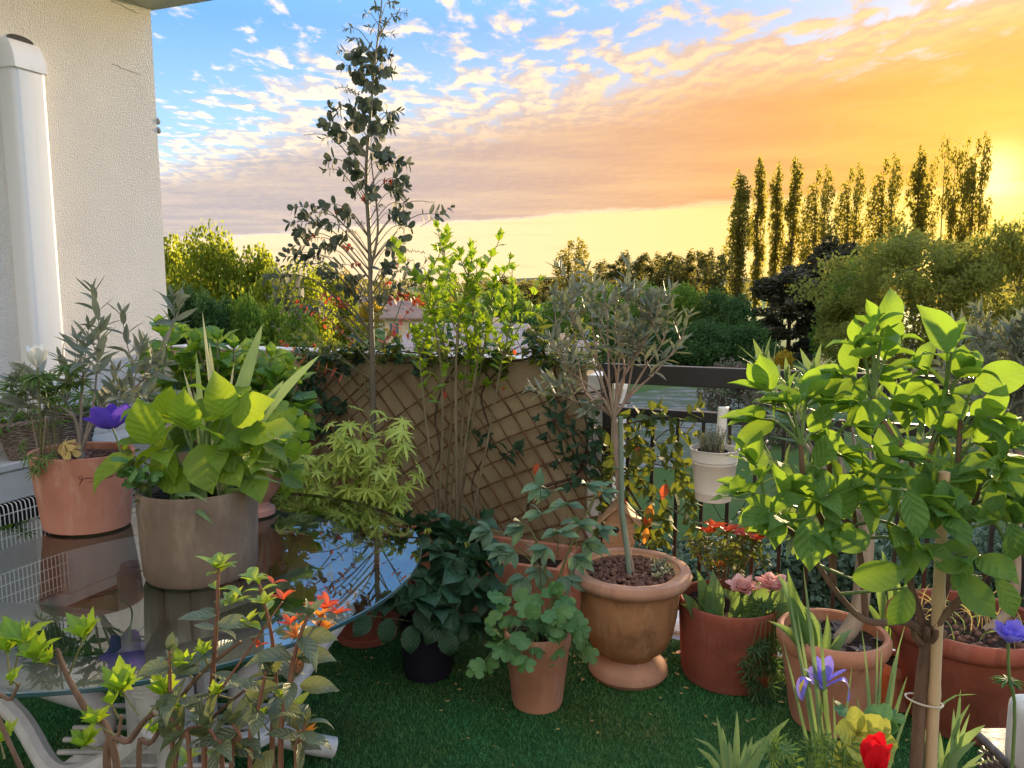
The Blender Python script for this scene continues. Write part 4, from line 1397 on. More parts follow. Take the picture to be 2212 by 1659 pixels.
# wicker basket on the air conditioner
M['wicker'] = bark_mat('wicker', (0.13, 0.095, 0.070), (0.30, 0.235, 0.18), 40, 0.4)
BC = ona(118, 950, -3.02) 
BC = Vector((BC.x, BC.y, 0.751))
BC = ab(-3.20, ona(118, 950, -3.02).dot(BX) + 0.12, 0.751)
bas = thing('wicker_basket', BC, 'brown wicker basket standing on the air conditioner under the duct', 'basket')
rb = random.Random(2)
BWa, BWb, BH = 0.085, 0.235, 0.155
def bp(t, z, k=1.0): return BC + AX * (math.cos(t) * BWa * k) + BX * (math.sin(t) * BWb * k) + Vector((0, 0, z))
for i in range(15):
    z_ = 0.008 + BH * i / 15
    k_ = 0.80 + 0.22 * (z_ / BH)
    q = MB()
    q.tube([bp(t / 40 * 6.2832, z_ + rb.uniform(-.0015, .0015), k_ * (1 + 0.02 * (1 if (t + i) % 2 else -1))) for t in range(41)], rb.uniform(0.0045, 0.0062), 5, cap=False)
    q.build('weaver', M['wicker'], bas)
for j in range(2):
    q = MB()
    q.tube([bp(t / 60 * 6.2832, BH + 0.006 + 0.006 * math.sin(t * 1.3 + j * 3.1), 1.03 + 0.012 * math.cos(t * 1.3 + j * 3.1)) for t in range(61)], 0.0075, 6, cap=False)
    q.build('braided_rim', M['wicker'], bas)
for t in range(22):
    a = t / 22 * 6.2832
    MB().tube([bp(a, 0.0, 0.81), bp(a, BH, 1.02)], 0.004, 5).build('stake', M['wicker'], bas)
b = MB()
b.add([bp(0, BH * 0.8, 0.0)] + [bp(t / 24 * 6.2832, BH * 0.8, 0.95) for t in range(24)], [(0, 1 + t, 1 + (t + 1) % 24) for t in range(24)])
b.build('soil', M['soil'], bas)

# wicker armchair with a cream cushion, cut by the frame at the right
M['cushion'] = mat('cushion', lambda g: pbr(g, g.mix(g.step(g.noise(pos(g), 14.0, 5.0), 0.35, 0.7), (0.66, 0.64, 0.58), (0.76, 0.74, 0.68)), 0.85, 0.2, bump=g.noise(pos(g), 700.0, 2.0), bump_d=0.0015))
M['dark_wicker'] = bark_mat('dark_wicker', (0.06, 0.055, 0.055), (0.20, 0.19, 0.185), 35, 0.5, 0.45)
chair = thing('wicker_armchair', Vector((1.5, 1.45, 0)), 'dark wicker armchair cut off by the right edge of the photo', 'armchair')
cf = onz(2090, 1600, 0.36)
cx0, cy0 = 1.15, 1.16
def weave(nx0, nx1, yf, z0, z1, name):
    for i in range(int((z1 - z0) / 0.016)):
        q = MB()
        zz = z0 + i * 0.016 + 0.008
        n_ = int((nx1 - nx0) / 0.02)
        q.ribbon([(nx0 + k * 0.02, yf - 0.004 * (1 if (k + i) % 2 else -1), zz) for k in range(n_ + 1)], 0.0066, Vector((0, -1, 0)), 0.0, 1)
        o = q.build(name, M['dark_wicker'], chair)
        s_ = o.modifiers.new('thickness', 'SOLIDIFY')
        s_.thickness = 0.004
weave(cx0, 1.85, cy0, 0.08, 0.40, 'strand')
for i in range(20):
    q = MB()
    zz = 0.088 + i * 0.016
    q.ribbon([(cx0 - 0.004 * (1 if (k + i) % 2 else -1), cy0 + k * 0.02, zz) for k in range(31)], 0.0066, Vector((-1, 0, 0)), 0.0, 1)
    o = q.build('strand', M['dark_wicker'], chair)
    s_ = o.modifiers.new('thickness', 'SOLIDIFY')
    s_.thickness = 0.004
MB().box(((cx0 + 1.85) / 2 + 0.02, cy0 + 0.32, 0.22), (0.64, 0.58, 0.34)).build('base', M['black'], chair, smooth=False)
MB().box(((cx0 + 1.85) / 2, cy0 + 0.30, 0.405), (0.72, 0.64, 0.022)).build('seat_frame', M['dark_wicker'], chair, bevel=0.008)
for x_, y_ in ((cx0 + 0.03, cy0 + 0.03), (1.8, cy0 + 0.03), (cx0 + 0.03, cy0 + 0.58), (1.8, cy0 + 0.58)):
    MB().box((x_, y_, 0.045), (0.05, 0.05, 0.07)).build('leg', M['dark_wicker'], chair)
cu = thing('seat_cushion', Vector((1.48, 1.42, 0.41)), 'thick cream cushion with piped edges on the wicker armchair', 'cushion')
import bmesh
def soft_box(name, c, size, parent, m, rot=None, bev=0.035, puff=0.02):
    bm = bmesh.new()
    bmesh.ops.create_cube(bm, size=1.0)
    bmesh.ops.scale(bm, vec=size, verts=bm.verts)
    bmesh.ops.bevel(bm, geom=list(bm.edges), offset=bev, segments=4, profile=0.6, affect='EDGES')
    bmesh.ops.subdivide_edges(bm, edges=[e for e in bm.edges if e.calc_length() > 0.12], cuts=5, use_grid_fill=True)
    for v in bm.verts:
        fx, fy = v.co.x / size[0] * 2, v.co.y / size[1] * 2
        v.co.z += puff * (1 - min(1, fx * fx)) * (1 - min(1, fy * fy)) * (1 if v.co.z > 0 else -0.3)
    me = bpy.data.meshes.new(name)
    bmesh.ops.recalc_face_normals(bm, faces=bm.faces)
    bm.to_mesh(me)
    bm.free()
    me.materials.append(m)
    me.polygons.foreach_set('use_smooth', np.full(len(me.polygons), True))
    Mx = Matrix.Translation(c) @ (rot.to_4x4() if rot else Matrix.Identity(4))
    return put(name, me, parent, Mx)
soft_box('cushion_body', Vector((1.475, 1.375, 0.50)), (0.70, 0.56, 0.17), cu, M['cushion'])
pp = MB()
for zz in (0.578, 0.424):
    x0_, x1_, y0_, y1_ = 1.142, 1.808, 1.112, 1.638
    pts = [(x0_ + .03, y0_, zz), (x1_ - .03, y0_, zz), (x1_, y0_ + .03, zz), (x1_, y1_ - .03, zz), (x1_ - .03, y1_, zz), (x0_ + .03, y1_, zz), (x0_, y1_ - .03, zz), (x0_, y0_ + .03, zz), (x0_ + .03, y0_, zz)]
    pp.tube(pts, 0.006, 6, cap=False)
pp.build('piping', M['cushion'], cu)


# ================================================================ leaves and plants
def blade_leaf(name, m, shape, nu=7, nv=2, fold=0.18, curl=0.25, wave=0.0, serr=0.0, tip_curl=0.0):
    """unit leaf along +Y, width from shape(t), folded along the midrib and bent down by curl"""
    b = MB()
    vs, fs, uv = [], [], []
    c = 2 * nv + 1
    for i in range(nu + 1):
        t = i / nu
        w = shape(t)
        if serr and 0 < i < nu:
            w *= 1 + serr * (1 if i % 2 else -1)
        ang = curl * t * t * 1.3 + tip_curl * max(0, t - 0.6) ** 2 * 4
        y = t * (1 - 0.25 * curl * t * t)
        z = -curl * 0.45 * t * t - tip_curl * max(0, t - 0.6) ** 2
        for k in range(-nv, nv + 1):
            q = k / nv
            vs.append((q * w, y, z + abs(q) ** 1.3 * w * fold + wave * w * math.sin(t * 9 + (2 if q < 0 else 0)) * abs(q)))
            uv.append((0.5 + q / 2, t))
    for i in range(nu):
        for k in range(2 * nv):
            fs.append((i * c + k, i * c + k + 1, (i + 1) * c + k + 1, (i + 1) * c + k))
    b.add(vs, fs, uv)
    return b.mesh(name, m, True)


def fan_leaf(name, m, outline, centre=(0, 0.25), dome=0.15, crease=None, petiole=0.0):
    """lobed leaf: outline points round a centre, raised a little along the lobes"""
    b = MB()
    vs, uv = [(centre[0], centre[1], 0)], [(0.5, 0.5)]
    for x, y, *zz in outline:
        r2 = (x - centre[0]) ** 2 + (y - centre[1]) ** 2
        vs.append((x, y, (zz[0] if zz else 0) - dome * r2))
        uv.append((0.5 + x * 0.5, y))
    n = len(outline)
    fs = [(0, 1 + i, 2 + i) for i in range(n - 1)]
    b.add(vs, fs, uv)
    if petiole:
        b.tube([(0, -petiole, -0.02), (0, 0, 0)], 0.02, 4, cap=False)
    return b.mesh(name, m, True)


def lobes(n, spread, r_in, r_out, tipw=0.3, mid=0.72, first=0.55, seed=0, jag=0.0, y0=0.0, round_=False):
    """outline of a palmate leaf: n lobes fanned over +-spread degrees about +Y"""
    out = [(0.0, y0)]
    rq = random.Random(seed)
    for i in range(n):
        f = i / (n - 1) * 2 - 1
        a = R(90 - f * -spread) if False else R(90 + f * -spread)
        L = r_out * (1 - (1 - first) * abs(f) ** 1.6) * rq.uniform(0.95, 1.05)
        da = R(spread) / (n - 1)
        if i == 0:
            out.append((r_in * math.cos(a + da) * 0.8, y0 + r_in * math.sin(a + da) * 0.8, -0.01))
        if round_:
            for k, rr in ((0.75, 0.86), (0.38, 0.97), (0.12, 0.93), (-0.12, 0.99), (-0.42, 0.95), (-0.75, 0.84)):
                out.append((L * rr * math.cos(a + da * k), y0 + L * rr * math.sin(a + da * k), 0.02))
        else:
            out.append((L * mid * math.cos(a + da * tipw), y0 + L * mid * math.sin(a + da * tipw), 0.0))
            out.append((L * math.cos(a), y0 + L * math.sin(a), 0.03))
            out.append((L * mid * math.cos(a - da * tipw), y0 + L * mid * math.sin(a - da * tipw), 0.0))
        out.append((r_in * math.cos(a - da), y0 + r_in * math.sin(a - da), -0.02))
    return out


ovate = lambda k: (lambda t: k * (math.sin(math.pi * min(1, t ** 0.84)) ** 0.80 * (1 - 0.10 * t) * (1 - 0.55 * max(0.0, (t - 0.72) / 0.28) ** 1.3)) if 0 < t < 1 else (0.02 if t == 0 else 0.0))
lance = lambda k: (lambda t: k * math.sin(math.pi * min(1, t ** 0.85)) ** 0.9 if 0 < t < 1 else 0.004)
roundl = lambda k: (lambda t: k * math.sqrt(max(0, 1 - (2 * t - 1) ** 2)) if 0 < t < 1 else 0.01)

M['lf_hyd'] = leaf_mat('lf_hyd', (0.085, 0.165, 0.014), (0.15, 0.25, 0.020), 0.42, (0.50, 0.66, 0.03), 0.45, 0.4, 7)
M['lf_hyd_front'] = leaf_mat('lf_hyd_front', (0.048, 0.120, 0.032), (0.100, 0.190, 0.040), 0.40, (0.36, 0.56, 0.04), 0.62, 0.25, 6)
M['lf_hyd_back'] = leaf_mat('lf_hyd_back', (0.060, 0.145, 0.022), (0.105, 0.215, 0.028), 0.40, (0.36, 0.56, 0.04), 0.40, 0.5, 7)
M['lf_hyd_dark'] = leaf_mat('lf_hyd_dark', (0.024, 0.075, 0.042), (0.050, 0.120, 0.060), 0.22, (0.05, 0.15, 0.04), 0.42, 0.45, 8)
M['lf_olive'] = leaf_mat('lf_olive', (0.095, 0.118, 0.075), (0.175, 0.195, 0.135), 0.22, (0.22, 0.25, 0.10), 0.55, 0.4, 0, back=(0.26, 0.28, 0.24))
M['lf_euc'] = leaf_mat('lf_euc', (0.050, 0.068, 0.046), (0.100, 0.125, 0.092), 0.20, (0.16, 0.20, 0.10), 0.6, 0.3, 0)
M['lf_euc_red'] = leaf_mat('lf_euc_red', (0.34, 0.05, 0.025), (0.52, 0.12, 0.05), 0.4, (0.8, 0.16, 0.06), 0.5, 0.3, 0)
M['lf_maple'] = leaf_mat('lf_maple', (0.26, 0.34, 0.065), (0.42, 0.50, 0.11), 0.40, (0.62, 0.70, 0.14), 0.55, 0.25, 0, blotch=0.1)
M['lf_hib'] = leaf_mat('lf_hib', (0.10, 0.19, 0.016), (0.18, 0.29, 0.024), 0.45, (0.52, 0.70, 0.03), 0.42, 0.4, 0)
M['lf_jas'] = leaf_mat('lf_jas', (0.050, 0.090, 0.022), (0.11, 0.135, 0.030), 0.32, (0.32, 0.36, 0.04), 0.65, 0.25, 6)
M['lf_jas_dark'] = leaf_mat('lf_jas_dark', (0.020, 0.060, 0.034), (0.045, 0.10, 0.055), 0.2, (0.08, 0.2, 0.06), 0.5, 0.35, 6)
M['lf_red'] = leaf_mat('lf_red', (0.45, 0.035, 0.02), (0.62, 0.12, 0.03), 0.42, (0.95, 0.16, 0.04), 0.4, 0.4, 0)
M['lf_orange'] = leaf_mat('lf_orange', (0.40, 0.12, 0.02), (0.52, 0.24, 0.03), 0.42, (0.9, 0.36, 0.04), 0.4, 0.4, 0)
M['lf_peony'] = leaf_mat('lf_peony', (0.090, 0.170, 0.105), (0.155, 0.250, 0.150), 0.25, (0.22, 0.40, 0.16), 0.45, 0.4, 6)
M['lf_ger'] = leaf_mat('lf_ger', (0.055, 0.140, 0.045), (0.105, 0.215, 0.060), 0.3, (0.20, 0.42, 0.08), 0.5, 0.35, 0)
M['lf_pho'] = leaf_mat('lf_pho', (0.070, 0.095, 0.045), (0.125, 0.150, 0.080), 0.22, (0.26, 0.30, 0.08), 0.36, 0.6, 6)
M['lf_pho_new'] = leaf_mat('lf_pho_new', (0.13, 0.21, 0.025), (0.21, 0.29, 0.035), 0.4, (0.50, 0.62, 0.04), 0.38, 0.5, 0)
M['lf_iris'] = leaf_mat('lf_iris', (0.12, 0.195, 0.085), (0.18, 0.26, 0.115), 0.3, (0.36, 0.50, 0.14), 0.45, 0.4, 0, blotch=0.05)
M['lf_tulip'] = leaf_mat('lf_tulip', (0.075, 0.155, 0.060), (0.125, 0.215, 0.080), 0.32, (0.32, 0.48, 0.10), 0.42, 0.4, 0)
M['lf_oleander'] = leaf_mat('lf_oleander', (0.075, 0.140, 0.055), (0.125, 0.200, 0.080), 0.28, (0.32, 0.44, 0.10), 0.4, 0.45, 9)
M['lf_fern'] = leaf_mat('lf_fern', (0.060, 0.125, 0.030), (0.11, 0.19, 0.045), 0.35, (0.26, 0.40, 0.06), 0.5, 0.3, 0)
M['lf_fern_dark'] = leaf_mat('lf_fern_dark', (0.030, 0.085, 0.030), (0.065, 0.135, 0.042), 0.3, (0.14, 0.28, 0.06), 0.5, 0.3, 0)
M['lf_dry'] = leaf_mat('lf_dry', (0.30, 0.21, 0.09), (0.46, 0.36, 0.14), 0.3, (0.6, 0.48, 0.16), 0.7, 0.2, 0)
M['lf_dead'] = leaf_mat('lf_dead', (0.06, 0.045, 0.042), (0.15, 0.12, 0.11), 0.0, None, 0.75, 0.2, 0)
M['lf_thyme'] = leaf_mat('lf_thyme', (0.13, 0.15, 0.085), (0.22, 0.23, 0.14), 0.25, (0.3, 0.32, 0.14), 0.6, 0.3, 0)
M['lf_cream'] = leaf_mat('lf_cream', (0.34, 0.36, 0.20), (0.48, 0.48, 0.28), 0.3, (0.6, 0.6, 0.3), 0.5, 0.3, 0)
M['pt_white'] = leaf_mat('pt_white', (0.82, 0.78, 0.68), (0.90, 0.87, 0.80), 0.3, (0.9, 0.85, 0.7), 0.5, 0.3, 0, vein_c=1.0, blotch=0.0)
M['pt_purple'] = leaf_mat('pt_purple', (0.105, 0.055, 0.46), (0.16, 0.09, 0.62), 0.3, (0.28, 0.14, 0.9), 0.5, 0.3, 0, vein_c=0.7, blotch=0.2)
M['pt_violet'] = leaf_mat('pt_violet', (0.19, 0.15, 0.60), (0.27, 0.22, 0.72), 0.3, (0.42, 0.32, 0.9), 0.5, 0.3, 0, vein_c=0.8, blotch=0.1)
M['pt_yellow'] = flat_mat('pt_yellow', (0.75, 0.52, 0.05), 0.6)
M['pt_red'] = leaf_mat('pt_red', (0.62, 0.006, 0.018), (0.76, 0.012, 0.022), 0.3, (0.95, 0.02, 0.03), 0.4, 0.4, 0, vein_c=0.9, blotch=0.1)
M['pt_pink'] = leaf_mat('pt_pink', (0.66, 0.34, 0.30), (0.78, 0.52, 0.47), 0.3, (0.9, 0.5, 0.45), 0.5, 0.3, 0, vein_c=1.05, blotch=0.15)
M['pt_lime'] = leaf_mat('pt_lime', (0.30, 0.33, 0.055), (0.42, 0.44, 0.09), 0.3, (0.62, 0.62, 0.10), 0.5, 0.3, 5, blotch=0.15)

LM = {}
def reg(key, *meshes):
    LM[key] = meshes
for key, mt in (('hyd', 'lf_hyd'), ('hydb', 'lf_hyd_back'), ('hydd', 'lf_hyd_dark')):
    reg(key, *[blade_leaf('leaf_' + key, M[mt], ovate(w), 11, 3, fo, cu, wv, 0.03, tc) for w, fo, cu, wv, tc in ((0.35, 0.18, 0.30, 0.05, 0.3), (0.32, 0.34, 0.55, 0.08, 0.5), (0.37, 0.08, 0.12, 0.10, 0.1), (0.33, 0.28, 0.85, 0.06, 0.5))])
for key, mt, w in (('olive', 'lf_olive', 0.125), ('oleander', 'lf_oleander', 0.10), ('thyme', 'lf_thyme', 0.17)):
    reg(key, *[blade_leaf('leaf_' + key, M[mt], lance(w), 5, 1, fo, cu) for fo, cu in ((0.3, 0.15), (0.5, 0.4), (0.2, -0.15))])
reg('euc', *[blade_leaf('leaf_euc', M['lf_euc'], roundl(w), 6, 1, 0.1, cu) for w, cu in ((0.36, 0.1), (0.30, 0.25), (0.20, 0.15))])
reg('eucn', *[blade_leaf('leaf_eucn', M['lf_euc'], lance(w), 5, 1, 0.2, cu) for w, cu in ((0.13, 0.1), (0.17, 0.3))])
reg('eucr', blade_leaf('leaf_eucr', M['lf_euc_red'], roundl(0.36), 6, 1, 0.15, 0.2))
reg('maple', *[fan_leaf('leaf_maple', M['lf_maple'], lobes(7, 128, 0.22, r, 0.46, 0.58, 0.52, sd), (0, 0.06), d, petiole=0.3) for r, sd, d in ((0.95, 1, 0.35), (0.98, 2, 0.5), (0.92, 3, 0.15))])
reg('hib', *[fan_leaf('leaf_hib', M['lf_hib'], [(0, 0), (0.14, 0.06), (0.26, 0.24), (0.30, 0.34), (0.46, 0.62), (0.28, 0.56), (0.20, 0.58), (0.24, 0.72), (0.15, 0.74), (0.12, 0.84), (0, 1.06), (-0.12, 0.84), (-0.15, 0.74), (-0.24, 0.72), (-0.20, 0.58), (-0.28, 0.56), (-0.46, 0.62), (-0.30, 0.34), (-0.26, 0.24), (-0.14, 0.06), (0, 0)], (0, 0.35), d, petiole=0.2) for d in (0.3, 0.7, -0.3)])
reg('jas', *[blade_leaf('leaf_jas', M['lf_jas'], ovate(w), 6, 2, fo, cu, 0, 0, 0.2) for w, fo, cu in ((0.25, 0.2, 0.3), (0.28, 0.35, 0.6), (0.23, 0.1, 0.1))])
reg('jasd', *[blade_leaf('leaf_jasd', M['lf_jas_dark'], ovate(w), 6, 2, fo, cu, 0, 0, 0.2) for w, fo, cu in ((0.24, 0.2, 0.3), (0.26, 0.35, 0.6))])
reg('red', *[blade_leaf('leaf_red', M['lf_red'], ovate(0.2), 5, 1, 0.4, cu) for cu in (0.2, 0.5)])
reg('orange', *[blade_leaf('leaf_orange', M['lf_orange'], ovate(0.17), 5, 1, 0.4, cu) for cu in (0.1, 0.4)])
reg('peony', *[blade_leaf('leaf_peony', M['lf_peony'], ovate(w), 7, 2, fo, cu, 0.05, 0, 0.3) for w, fo, cu in ((0.20, 0.25, 0.3), (0.23, 0.4, 0.6), (0.18, 0.1, 0.15))])
reg('ger', *[fan_leaf('leaf_ger', M['lf_ger'], lobes(n, 150, 0.34, 0.62, 0.5, 0.9, 0.9, sd, y0=0.42, round_=True), (0, 0.46), d) for n, sd, d in ((5, 1, 0.5), (3, 2, 0.3), (5, 4, 0.9))])
reg('parsley', *[fan_leaf('leaf_parsley', M['lf_hyd'], lobes(5, 120, 0.36, 0.85, 0.5, 0.85, 0.75, sd, y0=0.12, round_=True), (0, 0.25), d, petiole=0.4) for sd, d in ((1, 0.3), (2, 0.6))])
reg('pho', *[blade_leaf('leaf_pho', M['lf_pho'], ovate(w), 8, 2, fo, cu, 0, 0, tc) for w, fo, cu, tc in ((0.22, 0.25, 0.3, 0.6), (0.20, 0.4, 0.6, 0.9), (0.24, 0.15, 0.15, 0.2))])
reg('phon', *[blade_leaf('leaf_phon', M['lf_pho_new'], ovate(w), 6, 1, 0.4, cu) for w, cu in ((0.2, 0.2), (0.18, 0.5), (0.22, 0.8))])
reg('fern', *[fan_leaf('leaf_fern', M['lf_fern'], lobes(n, 115, 0.16, 0.95, 0.42, 0.62, 0.7, sd), (0, 0.08), d, petiole=0.3) for n, sd, d in ((9, 1, 0.25), (7, 2, 0.5))])
reg('fernd', *[fan_leaf('leaf_fernd', M['lf_fern_dark'], lobes(n, 120, 0.14, 0.95, 0.36, 0.62, 0.7, sd), (0, 0.08), d, petiole=0.3) for n, sd, d in ((9, 5, 0.25), (7, 6, 0.5))])
reg('dryf', fan_leaf('leaf_dryf', M['lf_dry'], lobes(5, 120, 0.3, 0.9, 0.5, 0.85, 0.7, 3, round_=True), (0, 0.2), 0.7, petiole=0.4))
reg('dead', *[blade_leaf('leaf_dead', M['lf_dead'], ovate(0.2), 6, 1, fo, cu, 0.3) for fo, cu in ((0.8, 0.5), (0.3, -0.6))])
reg('tulip', *[blade_leaf('leaf_tulip', M['lf_tulip'], ovate(w), 8, 2, fo, cu, 0.05, 0, tc) for w, fo, cu, tc in ((0.15, 0.5, 0.3, 0.4), (0.19, 0.4, 0.55, 0.8), (0.13, 0.6, 0.1, 0.1))])
reg('hosta', *[blade_leaf('leaf_hosta', M['lf_hyd_dark'], ovate(0.27), 7, 2, 0.3, cu, 0, 0, 0.3) for cu in (0.3, 0.7)])
for key in ('white', 'purple', 'violet', 'red', 'pink', 'lime'):
    reg('p_' + key, *[blade_leaf('petal_' + key, M['pt_' + key], (lambda t, w=w: w * (math.sin(math.pi * t ** 1.25) ** 0.6 if 0 < t < 1 else (0.12 if t == 0 else 0.25))), 6, 2, fo, cu, wv) for w, fo, cu, wv in ((0.36, 0.35, -0.75, 0.05), (0.32, 0.5, -0.55, 0.12))])


reg('hydf', *[blade_leaf('leaf_hydf', M['lf_hyd_front'], ovate(w), 11, 3, fo, cu, wv, 0.0, tc) for w, fo, cu, wv, tc in ((0.29, 0.22, 0.30, 0.06, 0.4), (0.26, 0.40, 0.55, 0.10, 0.7), (0.31, 0.12, 0.10, 0.14, 0.1), (0.25, 0.30, 0.95, 0.06, 0.6), (0.30, 0.5, -0.15, 0.08, 0.3), (0.27, 0.2, 0.7, 0.16, -0.4))])


class Plant:
    def __init__(s, name, base, label, cat='plant', group=None, seed=1):
        s.root = thing(name, Vector(base), label, cat, group)
        s.q = []
        s.r = random.Random(seed)

    def stem(s, pts, r, m='twig_green', n=6, k=4, name='stem', smooth=True):
        P = smooth_path(pts, k) if smooth else [Vector(p) for p in pts]
        b = MB()
        b.tube(P, r if isinstance(r, (int, float)) else (r[0], r[1]), n)
        b.build(name, M[m], s.root)
        return P

    def leaf(s, key, p, d, L, up=Vector((0, 0, 1)), roll=0.0, wx=1.0, name='leaf'):
        d = Vector(d).normalized()
        x = d.cross(Vector(up))
        if x.length < 1e-4:
            x = d.cross(Vector((0.3, 1, 0.2)))
        x.normalize()
        z = x.cross(d)
        Mx = Matrix((x * L * wx, d * L, z * L)).transposed().to_4x4()
        if roll:
            Mx = Matrix.Rotation(roll, 4, d) @ Mx
        Mx.translation = Vector(p)
        s.q.append((s.r.choice(LM[key]), Mx, L, name))

    def shoot(s, pts, r, key, n, L, t0=0.25, mode='opp', ang=(75, 35), droop=0.25, m='twig_green', tip=True, up_bias=0.5, tipkey=None, taper=0.35, jitter=0.2, phase=None, name='stem', k=4, sides=6):
        """a stem with leaves along it. L: (length low on the stem, length near the tip)"""
        P = s.stem(pts, r, m, sides, k, name)
        if n <= 0:
            return P
        ph = s.r.uniform(0, 6.28) if phase is None else phase
        for i in range(n):
            t = t0 + (1 - t0) * (i + 0.5) / n
            f = t * (len(P) - 1)
            j = min(int(f), len(P) - 2)
            p = P[j].lerp(P[j + 1], f - j)
            T = (P[j + 1] - P[j]).normalized()
            X, Yv, _ = frame_of(T)
            kk = (t - t0) / max(1e-6, 1 - t0)
            th = R(ang[0] + (ang[1] - ang[0]) * kk) * s.r.uniform(0.85, 1.15)
            LL = (L[0] + (L[1] - L[0]) * kk)
            for h in range(2 if mode == 'opp' else (3 if mode == 'tri' else 1)):
                a = ph + i * (math.pi / 2 if mode == 'opp' else (1.05 if mode == 'tri' else 2.4)) + h * (math.pi if mode == 'opp' else 2.0944) + s.r.uniform(-jitter, jitter)
                rad = X * math.cos(a) + Yv * math.sin(a)
                d = T * math.cos(th) + rad * math.sin(th)
                d.z -= droop * s.r.uniform(0.4, 1.3)
                up = (T * (1 - up_bias) + Vector((0, 0, up_bias)) + Vector((s.r.uniform(-.2, .2), s.r.uniform(-.2, .2), 0)))
                key_ = tipkey if (tipkey and kk > 0.66) else key
                s.leaf(key_, p, d, LL * s.r.uniform(0.78, 1.18), up, s.r.uniform(-0.35, 0.35))
        if tip:
            T = (P[-1] - P[-2]).normalized()
            X, Yv, _ = frame_of(T)
            for h in range(3):
                a = ph + h * 2.1
                d = T * 0.85 + (X * math.cos(a) + Yv * math.sin(a)) * 0.4
                s.leaf(tipkey or key, P[-1], d, L[1] * s.r.uniform(0.45, 0.75), X * math.cos(a + 3.14) + Yv * math.sin(a + 3.14))
        return P

    def blade(s, p0, p1, w, bend=0.1, m='lf_iris', nrm=None, fold=0.25, tipw=0.15, name='leaf', sag=0.0, seg=9):
        """strap leaf from p0 to p1"""
        p0, p1 = Vector(p0), Vector(p1)
        d = p1 - p0
        side = Vector((d.x, d.y, 0))
        side = side.normalized() if side.length > 1e-4 else Vector((1, 0, 0))
        L = d.length
        mid1 = p0.lerp(p1, 0.35) - side * bend * L * 0.6 + Vector((0, 0, bend * L * 0.5 + sag * L * 0.4))
        mid2 = p0.lerp(p1, 0.72) - side * bend * L * 0.4 + Vector((0, 0, bend * L * 0.5 + sag * L))
        P = smooth_path([p0, mid1, mid2, p1], 3)
        b = MB()
        wf = lambda t: w * (0.75 + 0.5 * t if t < 0.4 else 0.95 * (1 - ((t - 0.4) / 0.6) ** 1.9) + 0.02)
        n_ = nrm if nrm is not None else Vector((s.r.uniform(-.4, .4), -1, 0.4))
        b.ribbon(P, wf, n_, fold, 2)
        b.build(name, M[m], s.root)

    def flower(s, c, d, key, n, L, open_=50, layers=1, up=None, name='petal', roll=0.25, wx=1.0):
        d = Vector(d).normalized()
        X, Yv, _ = frame_of(d)
        for l in range(layers):
            for i in range(n):
                a = 6.2832 * (i + 0.5 * l) / n + s.r.uniform(-.12, .12)
                rad = X * math.cos(a) + Yv * math.sin(a)
                th = R(open_ * (1 - 0.22 * l) + s.r.uniform(-5, 5))
                dd = d * math.cos(th) + rad * math.sin(th)
                s.leaf(key, Vector(c) + d * (0.004 * l), dd, L * (1 - 0.12 * l) * s.r.uniform(0.93, 1.07), d * math.sin(th) - rad * math.cos(th), s.r.uniform(-roll, roll), wx, name)

    def done(s, limit=300):
        s.q.sort(key=lambda e: -e[2] / max(0.3, (e[1].translation - EYEV).length))
        for me, Mx, L, nm in s.q[:limit]:
            put(nm, me, s.root, Mx)
        rest = s.q[limit:]
        if rest:
            b = MB()
            for me, Mx, L, nm in rest:
                b.cur = 0
            groups = {}
            for me, Mx, L, nm in rest:
                groups.setdefault(me.materials[0].name, []).append((me, Mx))
            mats, off = [], HOME[s.root.name]
            for i, (mn, lst) in enumerate(groups.items()):
                mats.append(bpy.data.materials[mn])
                b.cur = i
                for me, Mx in lst:
                    b.add([Mx @ v.co for v in me.vertices], [tuple(p.vertices) for p in me.polygons], UVC(me))
            o = b.build('foliage', mats, s.root, auto=False)
            tag(o, kind='stuff')
        return s.root


_uv = {}
def UVC(me):
    if me.name not in _uv:
        arr = [(0.5, 0.5)] * len(me.vertices)
        for l in me.loops:
            arr[l.vertex_index] = tuple(me.uv_layers[0].data[l.index].uv)
        _uv[me.name] = arr
    return _uv[me.name]


# ---------------------------------------------------------------- potted olive in the big urn
def olive_crown(pl, fork, limbs, Y, key, L, nside, r0, wood, spread=0.16, nl=8, up_ang=(62, 32), side=(0.08, 0.19), droop=0.05):
    r = pl.r
    for path in limbs:
        dy = r.uniform(-spread, spread)
        pts = [fork] + [at(x, y, Y + dy * (i + 1) / len(path)) for i, (x, y) in enumerate(path)]
        P = pl.shoot(pts, (r0, 0.0016), key, nl, L, 0.55, 'opp', up_ang, droop, wood, True, 0.3, k=4, name='branch', jitter=0.5)
        for s in range(nside):
            f = (0.30 + 0.62 * (s + r.random()) / nside) * (len(P) - 1)
            j = min(int(f), len(P) - 2)
            p = P[j].lerp(P[j + 1], f - j)
            T = (P[j + 1] - P[j]).normalized()
            X, Yv, _ = frame_of(T)
            a = r.uniform(0, 6.28)
            d = (T * 0.75 + (X * math.cos(a) + Yv * math.sin(a)) * 0.75 + Vector((0, 0, 0.30))).normalized()
            ln = r.uniform(*side)
            e = p + d * ln
            pl.shoot([p, p.lerp(e, 0.5) + Vector((r.uniform(-.01, .01), r.uniform(-.01, .01), -0.008)), e], (0.0022, 0.0010), key, nl, L, 0.2, 'opp', up_ang, droop, wood, True, 0.3, k=3, name='twig', jitter=0.5, sides=4)


